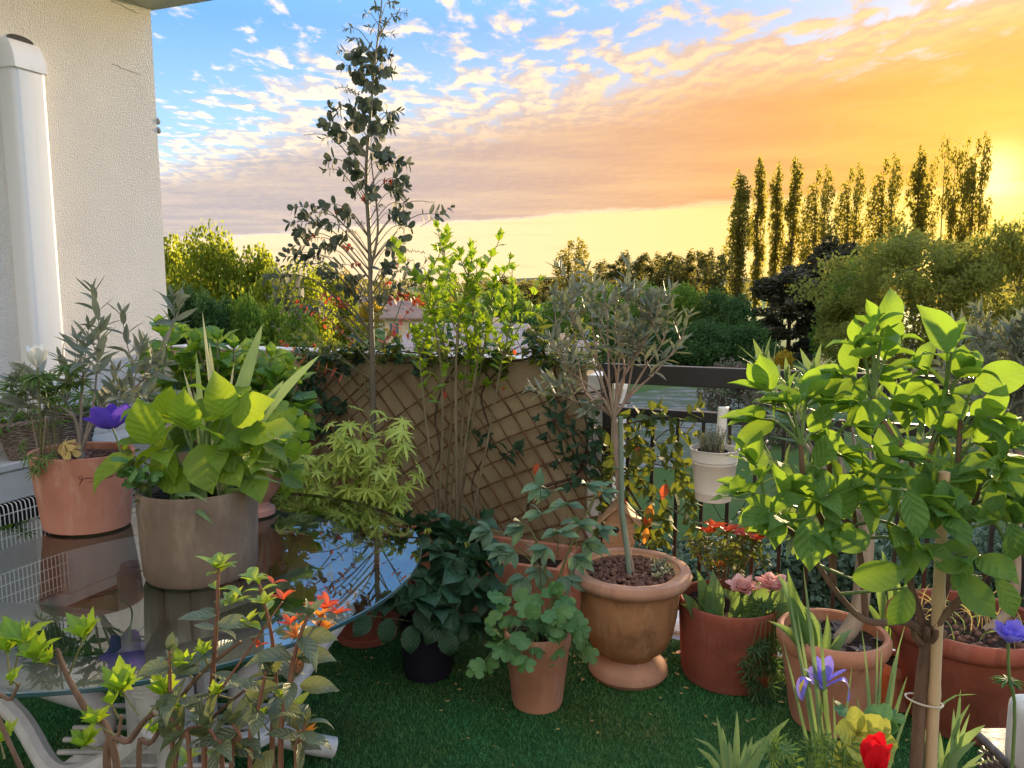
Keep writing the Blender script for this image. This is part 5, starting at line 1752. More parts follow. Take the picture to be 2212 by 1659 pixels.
YU = PU.y
ol = Plant('olive_tree', PU + Vector((0.0, 0, 0.40)), 'potted olive tree on a slim bare trunk growing in the large urn', 'olive tree', None, 11)
fork = at(1326, 902, YU)
NARROW = lambda L_: [[(1338 + (x - 1338) * 0.95, y) for x, y in q] for q in L_]
ol.stem([PU + Vector((0.012, 0, 0.38)), at(1342, 1100, YU), at(1331, 960, YU), fork], (0.0130, 0.0100), 'wood_olive', 9, 6, 'trunk')
olive_crown(ol, fork, NARROW([
    [(1275, 855), (1228, 812), (1198, 740), (1192, 668)], [(1262, 850), (1240, 760), (1232, 690), (1228, 628)], [(1300, 830), (1282, 740), (1272, 660), (1262, 610)],
    [(1316, 840), (1312, 750), (1310, 680), (1300, 618)], [(1332, 850), (1340, 760), (1352, 690), (1360, 626)], [(1352, 860), (1370, 780), (1388, 700), (1382, 618)],
    [(1362, 850), (1400, 790), (1440, 730), (1452, 650)], [(1368, 850), (1424, 800), (1474, 740), (1496, 680)], [(1340, 830), (1390, 750), (1420, 690), (1428, 640)],
    [(1290, 850), (1250, 820), (1215, 790), (1180, 730)], [(1310, 820), (1262, 740), (1240, 700), (1206, 640)], [(1345, 820), (1400, 720), (1410, 700), (1404, 640)],
    [(1300, 860), (1262, 870), (1225, 860), (1200, 830)], [(1350, 800), (1330, 720), (1330, 650)], [(1330, 800), (1290, 700), (1330, 640)]]),
    YU, 'olive', (0.074, 0.058), 3, 0.0055, 'wood_olive', nl=5, side=(0.08, 0.18))
tie = MB()
tie.tube([at(1331, 1010, YU) + Vector((0.019 * math.cos(i / 14 * 6.2832) + 0.006, 0.017 * math.sin(i / 14 * 6.2832) - 0.003, 0)) for i in range(15)], 0.0022, 5, cap=False)
tie.tube([at(1340, 1012, YU - 0.02), at(1344, 1030, YU - 0.024), at(1341, 1052, YU - 0.02)], 0.0018, 5)
M['tie_green'] = flat_mat('tie_green', (0.02, 0.16, 0.08), 0.4)
tie.build('tie', M['tie_green'], ol.root)
ol.done()
M['stake_green'] = flat_mat('stake_green', (0.19, 0.26, 0.20), 0.45)
sk = thing('plant_stake', PU + Vector((0, -0.022, 0.40)), 'slim grey green plant stake tied to the olive trunk', 'stake')
MB().tube([PU + Vector((0.0, -0.030, 0.36)), at(1344, 1100, YU - 0.022), at(1341, 900, YU - 0.020)], 0.0088, 8).build('pole', M['stake_green'], sk)
se = Plant('succulent', PU + Vector((0.10, -0.09, 0.425)), 'tiny rosette plant growing in the pebbles of the large urn', 'succulent', None, 3)
for i in range(14):
    a = i * 2.4
    se.leaf('thyme', PU + Vector((0.085, -0.095, 0.42)), (math.cos(a), math.sin(a), 0.5 + 0.08 * i), 0.030, wx=1.2)
for i in range(10):
    a = i * 2.4
    se.leaf('thyme', PU + Vector((0.085, -0.03, 0.42)), (math.cos(a), math.sin(a), 0.6 + 0.08 * i), 0.020, wx=1.2)
se.done()
mo = Plant('creeping_weed', PU + Vector((0.15, 0.02, 0.425)), 'low green weed at the right inside rim of the large urn', 'weed', None, 5)
for i in range(120):
    p = PU + Vector((0.135 + mo.r.uniform(-.045, .03), mo.r.uniform(-.08, .09), 0.415 + mo.r.uniform(0, .02)))
    mo.leaf('thyme', p, (mo.r.uniform(-1, 1), mo.r.uniform(-1, 1), 0.8), 0.016, wx=1.5)
mo.done(120)

# ---------------------------------------------------------------- eucalyptus
YE = onb(803, 880, 3.07).y
eu = Plant('eucalyptus_tree', ab(onb(803, 880, 3.07).dot(AX), 3.07, zt0 - 0.07), 'tall young eucalyptus with round grey leaves and red new growth against the sky', 'tree', None, 21)
ebase = Vector(HOME[eu.root.name])
TRK = [(805, 860), (804, 760), (801, 660), (800, 570), (796, 480), (791, 400), (793, 330), (800, 250), (806, 180), (814, 100), (822, 30), (827, -30)]
tpts = [ebase + Vector((0, 0, -0.02))] + [at(x, y, YE) for x, y in TRK]
TP = smooth_path(tpts, 5)
b = MB()
b.tube(TP, (0.0155, 0.0022), 9)
M['euc_bark'] = bark_mat('euc_bark', (0.13, 0.115, 0.085), (0.25, 0.22, 0.155), 16, 0.12, 0.55)
b.build('trunk', M['euc_bark'], eu.root)
eu.stem([at(802, 575, YE), at(814, 520, YE - 0.02), at(816, 470, YE), at(808, 400, YE), at(800, 330, YE)], (0.0075, 0.002), 'euc_bark', 7, 5, 'branch')
def euc_xy(cx, cy): return 518.4 + cx * 0.4168, cy * 0.4168
def trunk_at(y):
    best = min(TP, key=lambda p: abs(proj_y(p) - y))
    return best
def proj_y(p):
    q = p - EYEV
    d = q.y * math.cos(PITCH) - q.z * math.sin(PITCH)
    return 829.5 - FOC * (q.y * math.sin(PITCH) + q.z * math.cos(PITCH)) / d
CL = [(560, 200, 'n'), (505, 265, 'n'), (530, 345, 'e'), (610, 385, 'e'), (690, 345, 'e'), (780, 285, 'n'), (800, 370, 'n'), (705, 445, 'e'), (640, 445, 'e'), (735, 170, 'n'), (665, 140, 'n'), (640, 75, 'n'), (800, 180, 'n'), (820, 90, 'n'), (800, 20, 'n'), (700, 40, 'n'), (760, 110, 'n'), (860, 70, 'n'), (580, 300, 'e'), (650, 270, 'n'), (720, 270, 'e'), (760, 360, 'e'), (600, 250, 'n'), (540, 150, 'n'),
      (470, 580, 'e'), (425, 640, 'e'), (330, 700, 't'), (490, 690, 'e'), (420, 720, 'n'), (570, 560, 'e'), (620, 600, 'e'), (690, 660, 'e'), (735, 705, 'e'), (790, 590, 'e'), (835, 575, 'n'), (640, 530, 'e'), (700, 560, 'e'), (760, 650, 'e'), (560, 640, 'e'), (800, 660, 'n'), (540, 470, 't'), (490, 460, 't'),
      (600, 760, 'e'), (450, 835, 'e'), (430, 880, 'n'), (570, 850, 'e'), (530, 900, 'e'), (720, 790, 'e'), (770, 800, 'e'), (830, 850, 'e'), (880, 850, 'e'), (850, 930, 'e'), (745, 850, 'e'),
      (585, 990, 'e'), (640, 1030, 'r'), (690, 1000, 'e'), (780, 945, 'r'), (830, 1000, 'e'), (860, 1060, 'e'), (820, 1110, 'e'), (1045, 1110, 'e'), (1010, 1050, 't'), (890, 1180, 'e'), (850, 1130, 'e'), (750, 1070, 't'),
      (270, 1075, 'e'), (245, 1155, 'e'), (330, 1110, 'e'), (430, 1065, 'e'), (380, 1150, 'e'), (460, 1170, 'e'), (440, 1265, 'e'), (305, 1215, 'e'), (330, 1240, 'r'), (500, 1100, 'r'), (550, 1110, 'e'), (560, 1200, 't'), (600, 1160, 't'),
      (290, 1310, 'e'), (230, 1330, 'e'), (400, 1290, 'e'), (500, 1380, 'e'), (540, 1280, 'r'), (500, 1230, 'e'), (580, 1370, 'r'), (170, 1440, 'e'), (115, 1440, 'e'), (190, 1500, 'e'), (260, 1370, 'e'), (350, 1335, 'e'), (430, 1420, 'e'), (180, 1550, 'e'), (220, 1600, 'e'),
      (585, 1440, 'e'), (610, 1540, 'e'), (560, 1500, 'e'), (760, 1390, 'e'), (815, 1290, 'e'), (850, 1240, 'e'), (810, 1360, 'r'), (870, 1390, 'e'), (770, 1470, 'r'), (830, 1480, 'e'), (900, 1350, 't'), (960, 1310, 't'), (930, 1400, 'e'), (740, 1530, 'e'), (870, 1540, 'r'), (450, 1560, 'r'), (400, 1540, 'r'), (350, 1600, 'e'), (520, 1580, 'r')]
MAIN = {}
for i, (cx, cy, kd) in enumerate(CL):
    x, y = euc_xy(cx, cy)
    dx_ = x - (805 if y < 100 else 797)
    ys = y + min(120, 18 + abs(dx_) * 0.55)
    s = trunk_at(ys)
    dY = eu.r.uniform(-0.12, 0.12)
    e = at(x, y, YE + dY)
    mid = s.lerp(e, 0.55) + Vector((0, eu.r.uniform(-.03, .03), 0.02 + abs(dx_) * 0.0004))
    r0 = 0.0016 + 0.000012 * abs(dx_)
    if kd == 't':
        eu.shoot([s, mid, e], (r0, 0.0007), 'eucn', 12, (0.022, 0.012), 0.35, 'opp', (85, 70), 0.0, 'euc_bark', False, 0.2, name='twig', sides=4)
    else:
        key = {'e': 'euc', 'n': 'eucn', 'r': 'eucr'}[kd]
        L = (0.054, 0.042) if kd == 'e' else (((0.050, 0.034) if cy > 200 else (0.036, 0.026)) if kd == 'n' else (0.026, 0.020))
        eu.shoot([s, mid, e], (r0, 0.0008), key, (5 if i % 2 else 4) if kd != 'r' else 4, L, 0.62 if abs(dx_) > 40 else 0.45, 'opp', (80, 50), 0.35, 'euc_bark', False, 0.15, name='twig', sides=4, jitter=0.7)
        if kd == 'e' and i % 3 == 0:
            e2 = e + Vector((eu.r.uniform(-.06, .06), eu.r.uniform(-.05, .05), eu.r.uniform(-.05, .03)))
            eu.shoot([s.lerp(e, 0.7) + Vector((0, 0, 0.01)), e2], (0.0012, 0.0007), key, 4, L, 0.3, 'opp', (80, 50), 0.35, 'euc_bark', True, 0.15, name='twig', sides=4, jitter=0.7)
# long low side shoots with pale and red leaves that sweep over the parapet
for path, key, n_ in (([(800, 850), (770, 800), (700, 745), (620, 700)], 'euc', 12), ([(800, 860), (740, 810), (660, 780), (610, 740)], 'eucr', 10), ([(803, 800), (830, 740), (870, 690), (905, 640)], 'eucr', 12),
                      ([(803, 790), (760, 740), (700, 690), (640, 655)], 'eucr', 11), ([(803, 760), (750, 700), (690, 660), (620, 640)], 'euc', 11), ([(803, 780), (850, 700), (880, 620), (925, 560)], 'eucn', 14),
                      ([(803, 740), (780, 690), (740, 640), (700, 600)], 'euc', 12), ([(802, 720), (830, 660), (850, 610), (850, 560)], 'euc', 12), ([(802, 690), (770, 640), (720, 600), (690, 560)], 'euc', 12),
                      ([(803, 700), (840, 650), (880, 640), (910, 660)], 'eucr', 9), ([(803, 820), (720, 770), (640, 760), (590, 700)], 'euc', 10), ([(700, 745), (650, 690), (630, 650), (600, 560)], 'euc', 12)):
    eu.shoot([at(x, y, YE - 0.04 * i) for i, (x, y) in enumerate(path)], (0.0032, 0.0008), key, n_, (0.036, 0.026), 0.3, 'opp', (80, 55), 0.2, 'twig_green', True, 0.2, name='branch', sides=5, jitter=0.6)
eu.done()

# ---------------------------------------------------------------- hibiscus (rose of Sharon)
def H3(cx, cy): return 576 + cx / 3.0, 605 + cy / 3.0
YH = onb(975, 1000, 3.06).y
hi = Plant('hibiscus', ab(onb(975, 1100, 3.06).dot(AX), 3.06, zt0 - 0.07), 'tall upright hibiscus shrub with fresh lime green lobed leaves before the trellis', 'shrub', None, 31)
hb0 = Vector(HOME[hi.root.name])
STM = [[(1100, 1450), (1030, 900), (985, 450), (965, 330)], [(1120, 1450), (1140, 900), (1110, 400), (1010, 60), (960, -30)], [(1190, 1450), (1230, 1000), (1225, 600), (1245, 200), (1160, -90), (1145, -270)],
       [(1240, 1450), (1270, 900), (1290, 560), (1350, 380), (1400, 250)], [(1260, 1450), (1350, 800), (1400, 500), (1460, 120), (1470, 0)], [(1350, 1450), (1440, 1000), (1510, 600), (1580, 280), (1600, 60)],
       [(1230, 1450), (1225, 700), (1240, 300), (1290, 60), (1335, -160)], [(1160, 1450), (1200, 800), (1150, 420), (1080, 200), (1050, -10)], [(1240, 1450), (1330, 760), (1370, 440), (1330, 120), (1395, -90)]]
for i, S in enumerate(STM):
    dY = hi.r.uniform(-0.10, 0.06)
    pts = [hb0 + Vector(((S[0][0] - 1200) / 3 / FOC * YH * 0.8, dY, -0.02))] + [at(*H3(*p), YH + dY * 1.3) for p in S]
    P = hi.shoot(pts, (0.0075, 0.002), 'hib', 16, (0.064, 0.046), 0.60, 'alt', (58, 32), 0.02, 'hib_bark', True, 0.35, name='stem', sides=7, k=6, jitter=0.9)
    for s in range(5):
        f = (0.52 + 0.40 * (s + hi.r.random()) / 5) * (len(P) - 1)
        p = P[int(f)]
        a = hi.r.uniform(0, 6.28)
        d = Vector((math.cos(a) * 0.55, math.sin(a) * 0.4, 0.9)).normalized()
        ln = hi.r.uniform(0.10, 0.24)
        hi.shoot([p, p + d * ln * 0.5 + Vector((0.01 * math.cos(a), 0, 0)), p + d * ln], (0.003, 0.0012), 'hib', 8, (0.058, 0.042), 0.12, 'alt', (60, 30), 0.02, 'hib_bark', True, 0.35, name='side_shoot', sides=5, jitter=0.9)
for path in ([(1580, 300), (1680, 210), (1770, 0)], [(1540, 500), (1640, 300), (1740, 180)]):
    hi.shoot([at(*H3(*p), YH) for p in path], (0.004, 0.0014), 'hib', 9, (0.056, 0.044), 0.15, 'alt', (60, 30), 0.0, 'hib_bark', True, 0.3, name='side_shoot', jitter=0.9)
for cx, cy in ((1430, 690), (1255, 650), (985, 560), (1010, 700)):
    p = at(*H3(cx, cy), YH)
    for k in range(4):
        hi.leaf('hib', p, (hi.r.uniform(-.6, .6), hi.r.uniform(-.6, .2), 0.8), 0.045)
hi.done()

# ---------------------------------------------------------------- Japanese maple
YM = 3.02
mp = Plant('japanese_maple', Vector((at(745, 1080, YM).x, YM, zt0 - 0.2)), 'pale yellow green Japanese maple in front of the trellis', 'maple', None, 41)
mb = Vector(HOME[mp.root.name])
MT = [(755, 876), (718, 908), (800, 884), (838, 902), (880, 925), (702, 955), (760, 945), (820, 950), (862, 978), (716, 1000), (775, 1000), (830, 1025), (690, 1040), (748, 1050), (640, 928), (612, 958), (662, 990), (634, 1030), (612, 1062), (664, 1066), (792, 1068), (870, 1050), (700, 1078), (600, 1000), (680, 1010), (880, 900), (740, 1090), (585, 960), (650, 960), (900, 1000), (840, 1085), (790, 930), (730, 960), (800, 980)]
for i, (x, y) in enumerate(MT):
    dY = mp.r.uniform(-0.16, 0.10) if y < 870 or True else 0
    e = at(x, y, YM + dY)
    s = mb + Vector((mp.r.uniform(-.02, .02), mp.r.uniform(-.02, .02), 0.0))
    mid = s.lerp(e, 0.55) + Vector((0, 0, 0.07))
    P = mp.stem([s, mid, e], (0.0042, 0.0010), 'stem_red', 5, 4, 'branch')
    for k in range(10):
        f = 0.60 + 0.40 * (k / 9)
        p = P[int(f * (len(P) - 1))]
        a = mp.r.uniform(-math.pi, math.pi)
        d = Vector((math.cos(a), math.sin(a) * 0.7 - 0.35, mp.r.uniform(-0.75, -0.05)))
        mp.leaf('maple', p + d * 0.022, d, mp.r.uniform(0.055, 0.086), Vector((d.x * 0.5, d.y * 0.5 - 0.35, 1)), mp.r.uniform(-.5, .5))
mp.done()

# ---------------------------------------------------------------- hydrangea in the corner behind the table
YB = 3.25
hbk = Plant('hydrangea', ab(-2.45, 2.75, 0.05), 'bushy bright green hydrangea in the corner behind the table', 'hydrangea', 'hydrangea shrubs', 51)
b0_ = Vector(HOME[hbk.root.name])
for x, y in [(345, 688), (398, 700), (330, 745), (425, 725), (470, 716), (505, 735), (545, 742), (585, 752), (440, 792), (380, 785), (520, 815), (600, 795), (562, 850), (620, 842), (470, 850), (400, 850), (645, 800), (350, 820), (500, 780), (570, 800), (450, 750), (535, 870), (610, 880), (660, 860), (320, 770), (410, 775), (455, 720), (525, 765), (585, 825), (365, 715), (625, 770), (485, 825), (545, 790)]:
    dY = hbk.r.uniform(-0.22, 0.12)
    e = at(x, y + 18, YB + dY)
    s = b0_ + Vector((hbk.r.uniform(-.15, .15), hbk.r.uniform(-.1, .1), 0))
    hbk.shoot([s, s.lerp(e, 0.6) + Vector((0, 0, 0.05)), e], (0.006, 0.0028), 'hydb', 4, (0.165, 0.110), 0.62, 'opp', (70, 36), 0.12, 'wood_pale', True, 0.55)
hbk.done()

# ---------------------------------------------------------------- dark hydrangea under the table edge
YD = P13.y
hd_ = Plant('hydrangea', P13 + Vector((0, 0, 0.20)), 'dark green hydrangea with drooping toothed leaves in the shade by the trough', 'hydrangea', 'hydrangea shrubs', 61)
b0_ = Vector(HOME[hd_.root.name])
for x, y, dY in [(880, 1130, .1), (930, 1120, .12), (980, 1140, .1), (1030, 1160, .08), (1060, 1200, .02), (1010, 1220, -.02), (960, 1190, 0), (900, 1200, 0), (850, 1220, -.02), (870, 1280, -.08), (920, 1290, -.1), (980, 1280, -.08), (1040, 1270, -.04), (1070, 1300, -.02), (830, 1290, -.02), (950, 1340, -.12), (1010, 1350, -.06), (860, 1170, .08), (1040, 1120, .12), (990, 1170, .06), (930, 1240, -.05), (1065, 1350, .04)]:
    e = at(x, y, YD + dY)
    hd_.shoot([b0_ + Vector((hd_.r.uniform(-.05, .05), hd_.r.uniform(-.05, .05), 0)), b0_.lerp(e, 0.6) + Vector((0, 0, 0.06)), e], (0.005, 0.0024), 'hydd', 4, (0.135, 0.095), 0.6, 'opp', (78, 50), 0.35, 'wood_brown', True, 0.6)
for x, y, dx_, L in ((845, 1335, -0.3, 0.115), (890, 1350, -0.05, 0.12), (965, 1360, 0.15, 0.12), (912, 1310, 0.0, 0.10), (800, 1330, -0.8, 0.10)):
    p = at(x, y, YD - 0.12)
    hd_.stem([b0_, p], (0.003, 0.0015), 'twig_green', 5)
    hd_.leaf('hydd', p, (dx_, -0.45, -0.9), L, Vector((dx_ * .3, -1, 0.35)))
for x, y in ((925, 1152), (936, 1205), (960, 1246), (1010, 1180)):
    c = at(x, y, YD - 0.02)
    for k in range(9):
        hd_.leaf('p_lime', c + Vector((hd_.r.uniform(-.011, .011), hd_.r.uniform(-.011, .011), hd_.r.uniform(-.005, .008))), (hd_.r.uniform(-.5, .5), hd_.r.uniform(-.5, .5), 1), 0.012, name='bud')
hd_.done()
ho = Plant('hosta', ab(onb(1000, 1110, 3.05).dot(AX), 3.03, zt0 - 0.06), 'small hosta with yellow edged leaves at the foot of the hibiscus', 'hosta', None, 7)
for k in range(12):
    a = k * 2.4
    ho.blade(Vector(HOME[ho.root.name]), Vector(HOME[ho.root.name]) + Vector((math.cos(a) * 0.10, math.sin(a) * 0.06 - 0.02, 0.10 + 0.03 * (k % 3))), 0.022, 0.25, 'lf_hyd_dark' if k % 3 else 'lf_cream')
ho.done()

# ---------------------------------------------------------------- star jasmine on the parapet, the trellis and the railing
ja = Plant('climbing_jasmine', ab(-0.9, PB - 0.05, 0.3), 'woody star jasmine climbing over the trellis, the parapet top and the railing', 'climber', None, 71)
def jb(x, y, off=0.0): return onb(x, y, PB - 0.045 + off)
WOOD = [([(1140, 1110), (1145, 1080), (1180, 1050), (1240, 1030), (1262, 990), (1270, 930), (1255, 880), (1240, 850)], 0.0085), ([(1240, 850), (1225, 800), (1180, 770), (1100, 780), (1000, 770), (900, 785), (800, 775), (700, 780), (650, 775)], 0.0065), ([(1240, 850), (1300, 842), (1330, 800), (1310, 780)], 0.006),
        ([(1240, 852), (1210, 830), (1200, 790), (1250, 770), (1285, 800), (1300, 850), (1290, 900)], 0.005), ([(1000, 770), (960, 830), (940, 900), (950, 980), (920, 1050)], 0.005), ([(1100, 780), (1040, 850), (1060, 950), (1020, 1040), (1030, 1110)], 0.005),
        ([(1300, 850), (1340, 930), (1380, 990), (1450, 1010), (1500, 1030)], 0.0045), ([(1310, 880), (1345, 960), (1400, 1060), (1470, 1110), (1560, 1140)], 0.004), ([(820, 780), (860, 760), (940, 765), (1020, 750), (1100, 765), (1200, 750), (1280, 752)], 0.005), ([(1290, 870), (1280, 960), (1320, 1050), (1390, 1120), (1430, 1180)], 0.004),
        ([(660, 780), (655, 850), (670, 930), (650, 1000)], 0.005), ([(1380, 990), (1440, 930), (1500, 925)], 0.003), ([(1480, 1120), (1560, 1180), (1640, 1110), (1720, 1100)], 0.0028)]
for path, r in WOOD:
    ja.stem([jb(x, y, ja.r.uniform(-.02, .012)) for x, y in path], (r, r * 0.5), 'vine_dark', 6, 5)
def vine(x0, y0, x1, y1, key, n, L, off=-0.02):
    s, e = jb(x0, y0, off), jb(x1, y1, off + ja.r.uniform(-.08, .05))
    ja.shoot([s, s.lerp(e, 0.5) + Vector((0, ja.r.uniform(-.02, .02), 0.02)), e], (0.0018, 0.0008), key, n, L, 0.1, 'opp', (75, 45), 0.25, 'vine_dark', True, 0.3, sides=4, jitter=0.6)
rj = ja.r
for i in range(96):                             # the thick mat along the top of the parapet
    x = 640 + i * 6.7 + rj.uniform(-8, 8)
    y = 775 + rj.uniform(-14, 16)
    vine(x, y, x + rj.uniform(-45, 45), y - rj.uniform(-22, 55), 'jas' if rj.random() < 0.55 else 'jasd', 4, (0.062, 0.046))
for i in range(16):
    x = 640 + rj.uniform(0, 100)
    y = 790 + rj.uniform(0, 170)
    vine(x, y, x + rj.uniform(-40, 40), y + rj.uniform(-40, 30), 'jasd', 3, (0.075, 0.055))
for x, y, ex, ey in ((1230, 880, 1180, 940), (1250, 900, 1210, 960), (1280, 900, 1240, 990), (1270, 880, 1290, 960), (1260, 960, 1200, 1000), (1290, 960, 1250, 1040), (1240, 860, 1160, 900), (1300, 940, 1280, 1020), (1220, 800, 1190, 860), (1250, 980, 1230, 1050), (1290, 860, 1270, 930), (1000, 930, 1060, 960), (1080, 1000, 1120, 970), (1180, 770, 1230, 740), (1200, 760, 1250, 700), (1150, 760, 1170, 700), (1230, 770, 1270, 720)):
    vine(x, y, ex, ey, 'jasd' if y > 800 else 'jas', 4, (0.082, 0.062), -0.05)
for x, y, ex, ey in ((1330, 900, 1360, 960), (1350, 900, 1400, 930), (1380, 920, 1450, 905), (1360, 960, 1400, 1010), (1390, 980, 1460, 960), (1420, 1000, 1480, 1000), (1370, 1020, 1350, 1090), (1400, 1040, 1440, 1100), (1430, 1060, 1490, 1080), (1340, 980, 1310, 1060), (1320, 1000, 1300, 1090), (1440, 950, 1500, 940), (1410, 1080, 1380, 1150), (1450, 1100, 1430, 1170), (1480, 1110, 1520, 1170), (1390, 1110, 1410, 1170), (1360, 1060, 1330, 1130), (1310, 920, 1290, 1000), (1470, 1030, 1500, 1090), (1400, 910, 1420, 880), (1470, 920, 1510, 880), (1340, 940, 1320, 1010), (1300, 1060, 1290, 1150), (1560, 1180, 1600, 1210), (1640, 1110, 1610, 1160), (1380, 930, 1370, 1000), (1430, 970, 1470, 1020), (1350, 1000, 1390, 1060)):
    vine(x, y, ex, ey, 'jas', 4, (0.088, 0.064), -0.035)
    if x > 1360 and rj.random() < 0.35:
        vine(x + rj.uniform(-25, 25), y + rj.uniform(-25, 25), ex + rj.uniform(-30, 20), ey + rj.uniform(-10, 30), 'jas', 3, (0.085, 0.062), -0.05)
for x, y, k, L in ((1440, 1045, 'red', 0.075), (1395, 1110, 'red', 0.07), (1405, 1090, 'orange', 0.085), (1398, 1140, 'orange', 0.08), (1380, 965, 'red', 0.05), (1538, 975, 'red', 0.05), (1160, 1000, 'red', 0.06), (1110, 755, 'red', 0.03), (960, 845, 'red', 0.04), (1300, 1050, 'orange', 0.05), (1340, 1070, 'red', 0.06), (700, 700, 'red', 0.03), (760, 735, 'orange', 0.035), (830, 740, 'orange', 0.03), (680, 740, 'red', 0.03), (880, 720, 'red', 0.03), (1090, 832, 'red', 0.03)):
    ja.leaf(k, jb(x, y, -0.06), (rj.uniform(-.4, .4), -0.3, -0.9), L, Vector((rj.uniform(-.3, .3), -1, 0.2)), wx=1.3)
ja.done()

# ---------------------------------------------------------------- peony between the trough and the orange pot
YP = 2.72
pe = Plant('peony', Vector((at(1195, 1290, YP).x, YP, 0.26)), 'peony with spreading blue green divided leaves beside the terracotta trough', 'peony', None, 81)
pb0 = Vector(HOME[pe.root.name]) + Vector((0, 0, -0.12))
for stem_, r in (([(1195, 1300), (1225, 1200), (1262, 1120), (1298, 1040)], 0.006), ([(1190, 1300), (1175, 1220), (1150, 1150)], 0.005), ([(1200, 1300), (1180, 1240), (1120, 1180)], 0.0045), ([(1200, 1300), (1240, 1230), (1290, 1180)], 0.0045)):
    pe.stem([pb0] + [at(x, y, YP) for x, y in stem_], (r, r * 0.6), 'twig_green', 7, 5)
for x, y, ax_, ay_, n_, L in [(1130, 1135, -1, 0.1, 5, .105), (1060, 1145, -1, 0.0, 5, .10), (1112, 1190, -0.9, -0.3, 5, .10), (1245, 1130, 0.3, 0.5, 5, .105), (1262, 1170, 1, -0.1, 5, .11), (1240, 1200, 0.8, -0.5, 5, .10), (1190, 1066, -0.6, 0.5, 5, .09), (1165, 1050, -0.9, 0.3, 3, .09), (1268, 1048, 0.7, 0.4, 5, .085), (1090, 1180, -1, -0.1, 4, .10), (1165, 1225, -0.3, -0.8, 4, .10), (1222, 1245, 0.4, -0.8, 4, .10), (1130, 1245, -0.7, -0.5, 4, .09), (1205, 1150, 0, 0.3, 5, .10), (1170, 1110, -.5, .6, 4, .09), (1290, 1140, 1, .3, 4, .095), (1180, 1180, -.2, -.2, 5, .10), (1225, 1090, .1, .7, 4, .085), (1300, 1060, .8, .1, 4, .075)]:
    c = at(x, y, YP + pe.r.uniform(-0.10, 0.05))
    near_ = at(min(max(x, 1170), 1270), y + 55, YP)
    pe.stem([near_, near_.lerp(c, 0.6) + Vector((0, 0, 0.02)), c], (0.0025, 0.0015), 'twig_green', 5)
    base_a = math.atan2(ay_, ax_)
    for k in range(n_):
        a = base_a + (k / (n_ - 1) - 0.5) * 2.5
        d = Vector((math.cos(a), -0.45 + pe.r.uniform(-.3, .3), math.sin(a) * 0.55 - 0.12))
        pe.leaf('peony', c, d, L * (1.0 if k == n_ // 2 else 0.85) * pe.r.uniform(.85, 1.1), Vector((0, -0.55, 1)), pe.r.uniform(-.3, .3))
pe.done()

# ---------------------------------------------------------------- lobed leaves in the orange pot
YG = P6.y
ge = Plant('columbine', P6 + Vector((0, 0, 0.255)), 'bushy plant with rounded scalloped leaves spilling from the plain orange pot', 'plant', None, 91)
gb = Vector(HOME[ge.root.name])
GE = [(1090, 1290), (1120, 1275), (1150, 1285), (1185, 1270), (1210, 1290), (1235, 1320), (1255, 1350), (1270, 1385), (1075, 1320), (1100, 1330), (1135, 1320), (1165, 1310), (1195, 1320), (1220, 1345), (1240, 1330), (1080, 1360), (1110, 1370), (1140, 1360), (1175, 1350), (1200, 1370), (1185, 1395), (1100, 1400), (1130, 1400), (1160, 1385), (1215, 1300), (1145, 1440), (1125, 1415), (1045, 1430), (1265, 1400), (1090, 1380), (1155, 1335), (1205, 1340), (1180, 1420), (1230, 1290), (1120, 1300), (1245, 1375), (1072, 1385), (1150, 1420), (1195, 1345)]
for i, (x, y) in enumerate(GE):
    c = at(x, y, YG - 0.06 + ge.r.uniform(-0.10, 0.10) - (0.06 if y > 1400 else 0))
    ge.stem([gb + Vector((ge.r.uniform(-.05, .05), ge.r.uniform(-.04, .04), -0.01)), gb.lerp(c, 0.55) + Vector((0, 0, 0.05)), c], (0.0014, 0.0010), 'stem_green', 4, 3)
    for k in range(1 if i % 3 else 3):
        d = Vector((ge.r.uniform(-.9, .9), -0.5, ge.r.uniform(-.7, .3)))
        ge.leaf('ger', c, d, ge.r.uniform(0.046, 0.070), Vector((0, -0.8, 0.9)), ge.r.uniform(-.5, .5))
ge.done()


# ---------------------------------------------------------------- tulips, ferny weed and the red tipped shrub in the red pot
Y8 = P8.y
tu8 = P8 + Vector((0, 0, 0.275))
def tulip(name, x, y, label, Y, L, key, layers, cup, seed, base):
    t = Plant(name, base, label, 'tulip', 'tulips in the red pot' if key == 'p_pink' else None, seed)
    c = at(x, y + 8, Y)
    t.stem([base, base.lerp(c, 0.5) + Vector((0.006, 0, 0)), c], (0.0042, 0.0036), 'stem_green', 7)
    for l in range(layers):
        t.flower(c, (t.r.uniform(-.1, .1), -0.12, 1), key, 6, L * (1 - 0.09 * l), cup - 10 * l, 1)
    return t
for i, (x, y, lab) in enumerate(((1604, 1268, 'left of two pale pink double tulips in the dark red pot'), (1668, 1262, 'right and taller of two pale pink double tulips in the dark red pot'))):
    t = tulip('tulip', x, y, lab, Y8 - 0.10, 0.060, 'p_pink', 8, 84, 101 + i, tu8 + Vector((0.02 + 0.09 * i, -0.05, 0)))
    for dx_, dz_, L in ((-0.35, 0.75, 0.15), (0.4, 0.85, 0.13)):
        t.leaf('tulip', HOME[t.root.name], (dx_, -0.25, dz_), L, Vector((-dx_, -0.4, 0.4)))
    t.done()
tl = Plant('tulip_leaves', tu8 + Vector((-0.05, -0.06, 0)), 'broad grey green tulip leaves without flowers in the dark red pot', 'plant', None, 103)
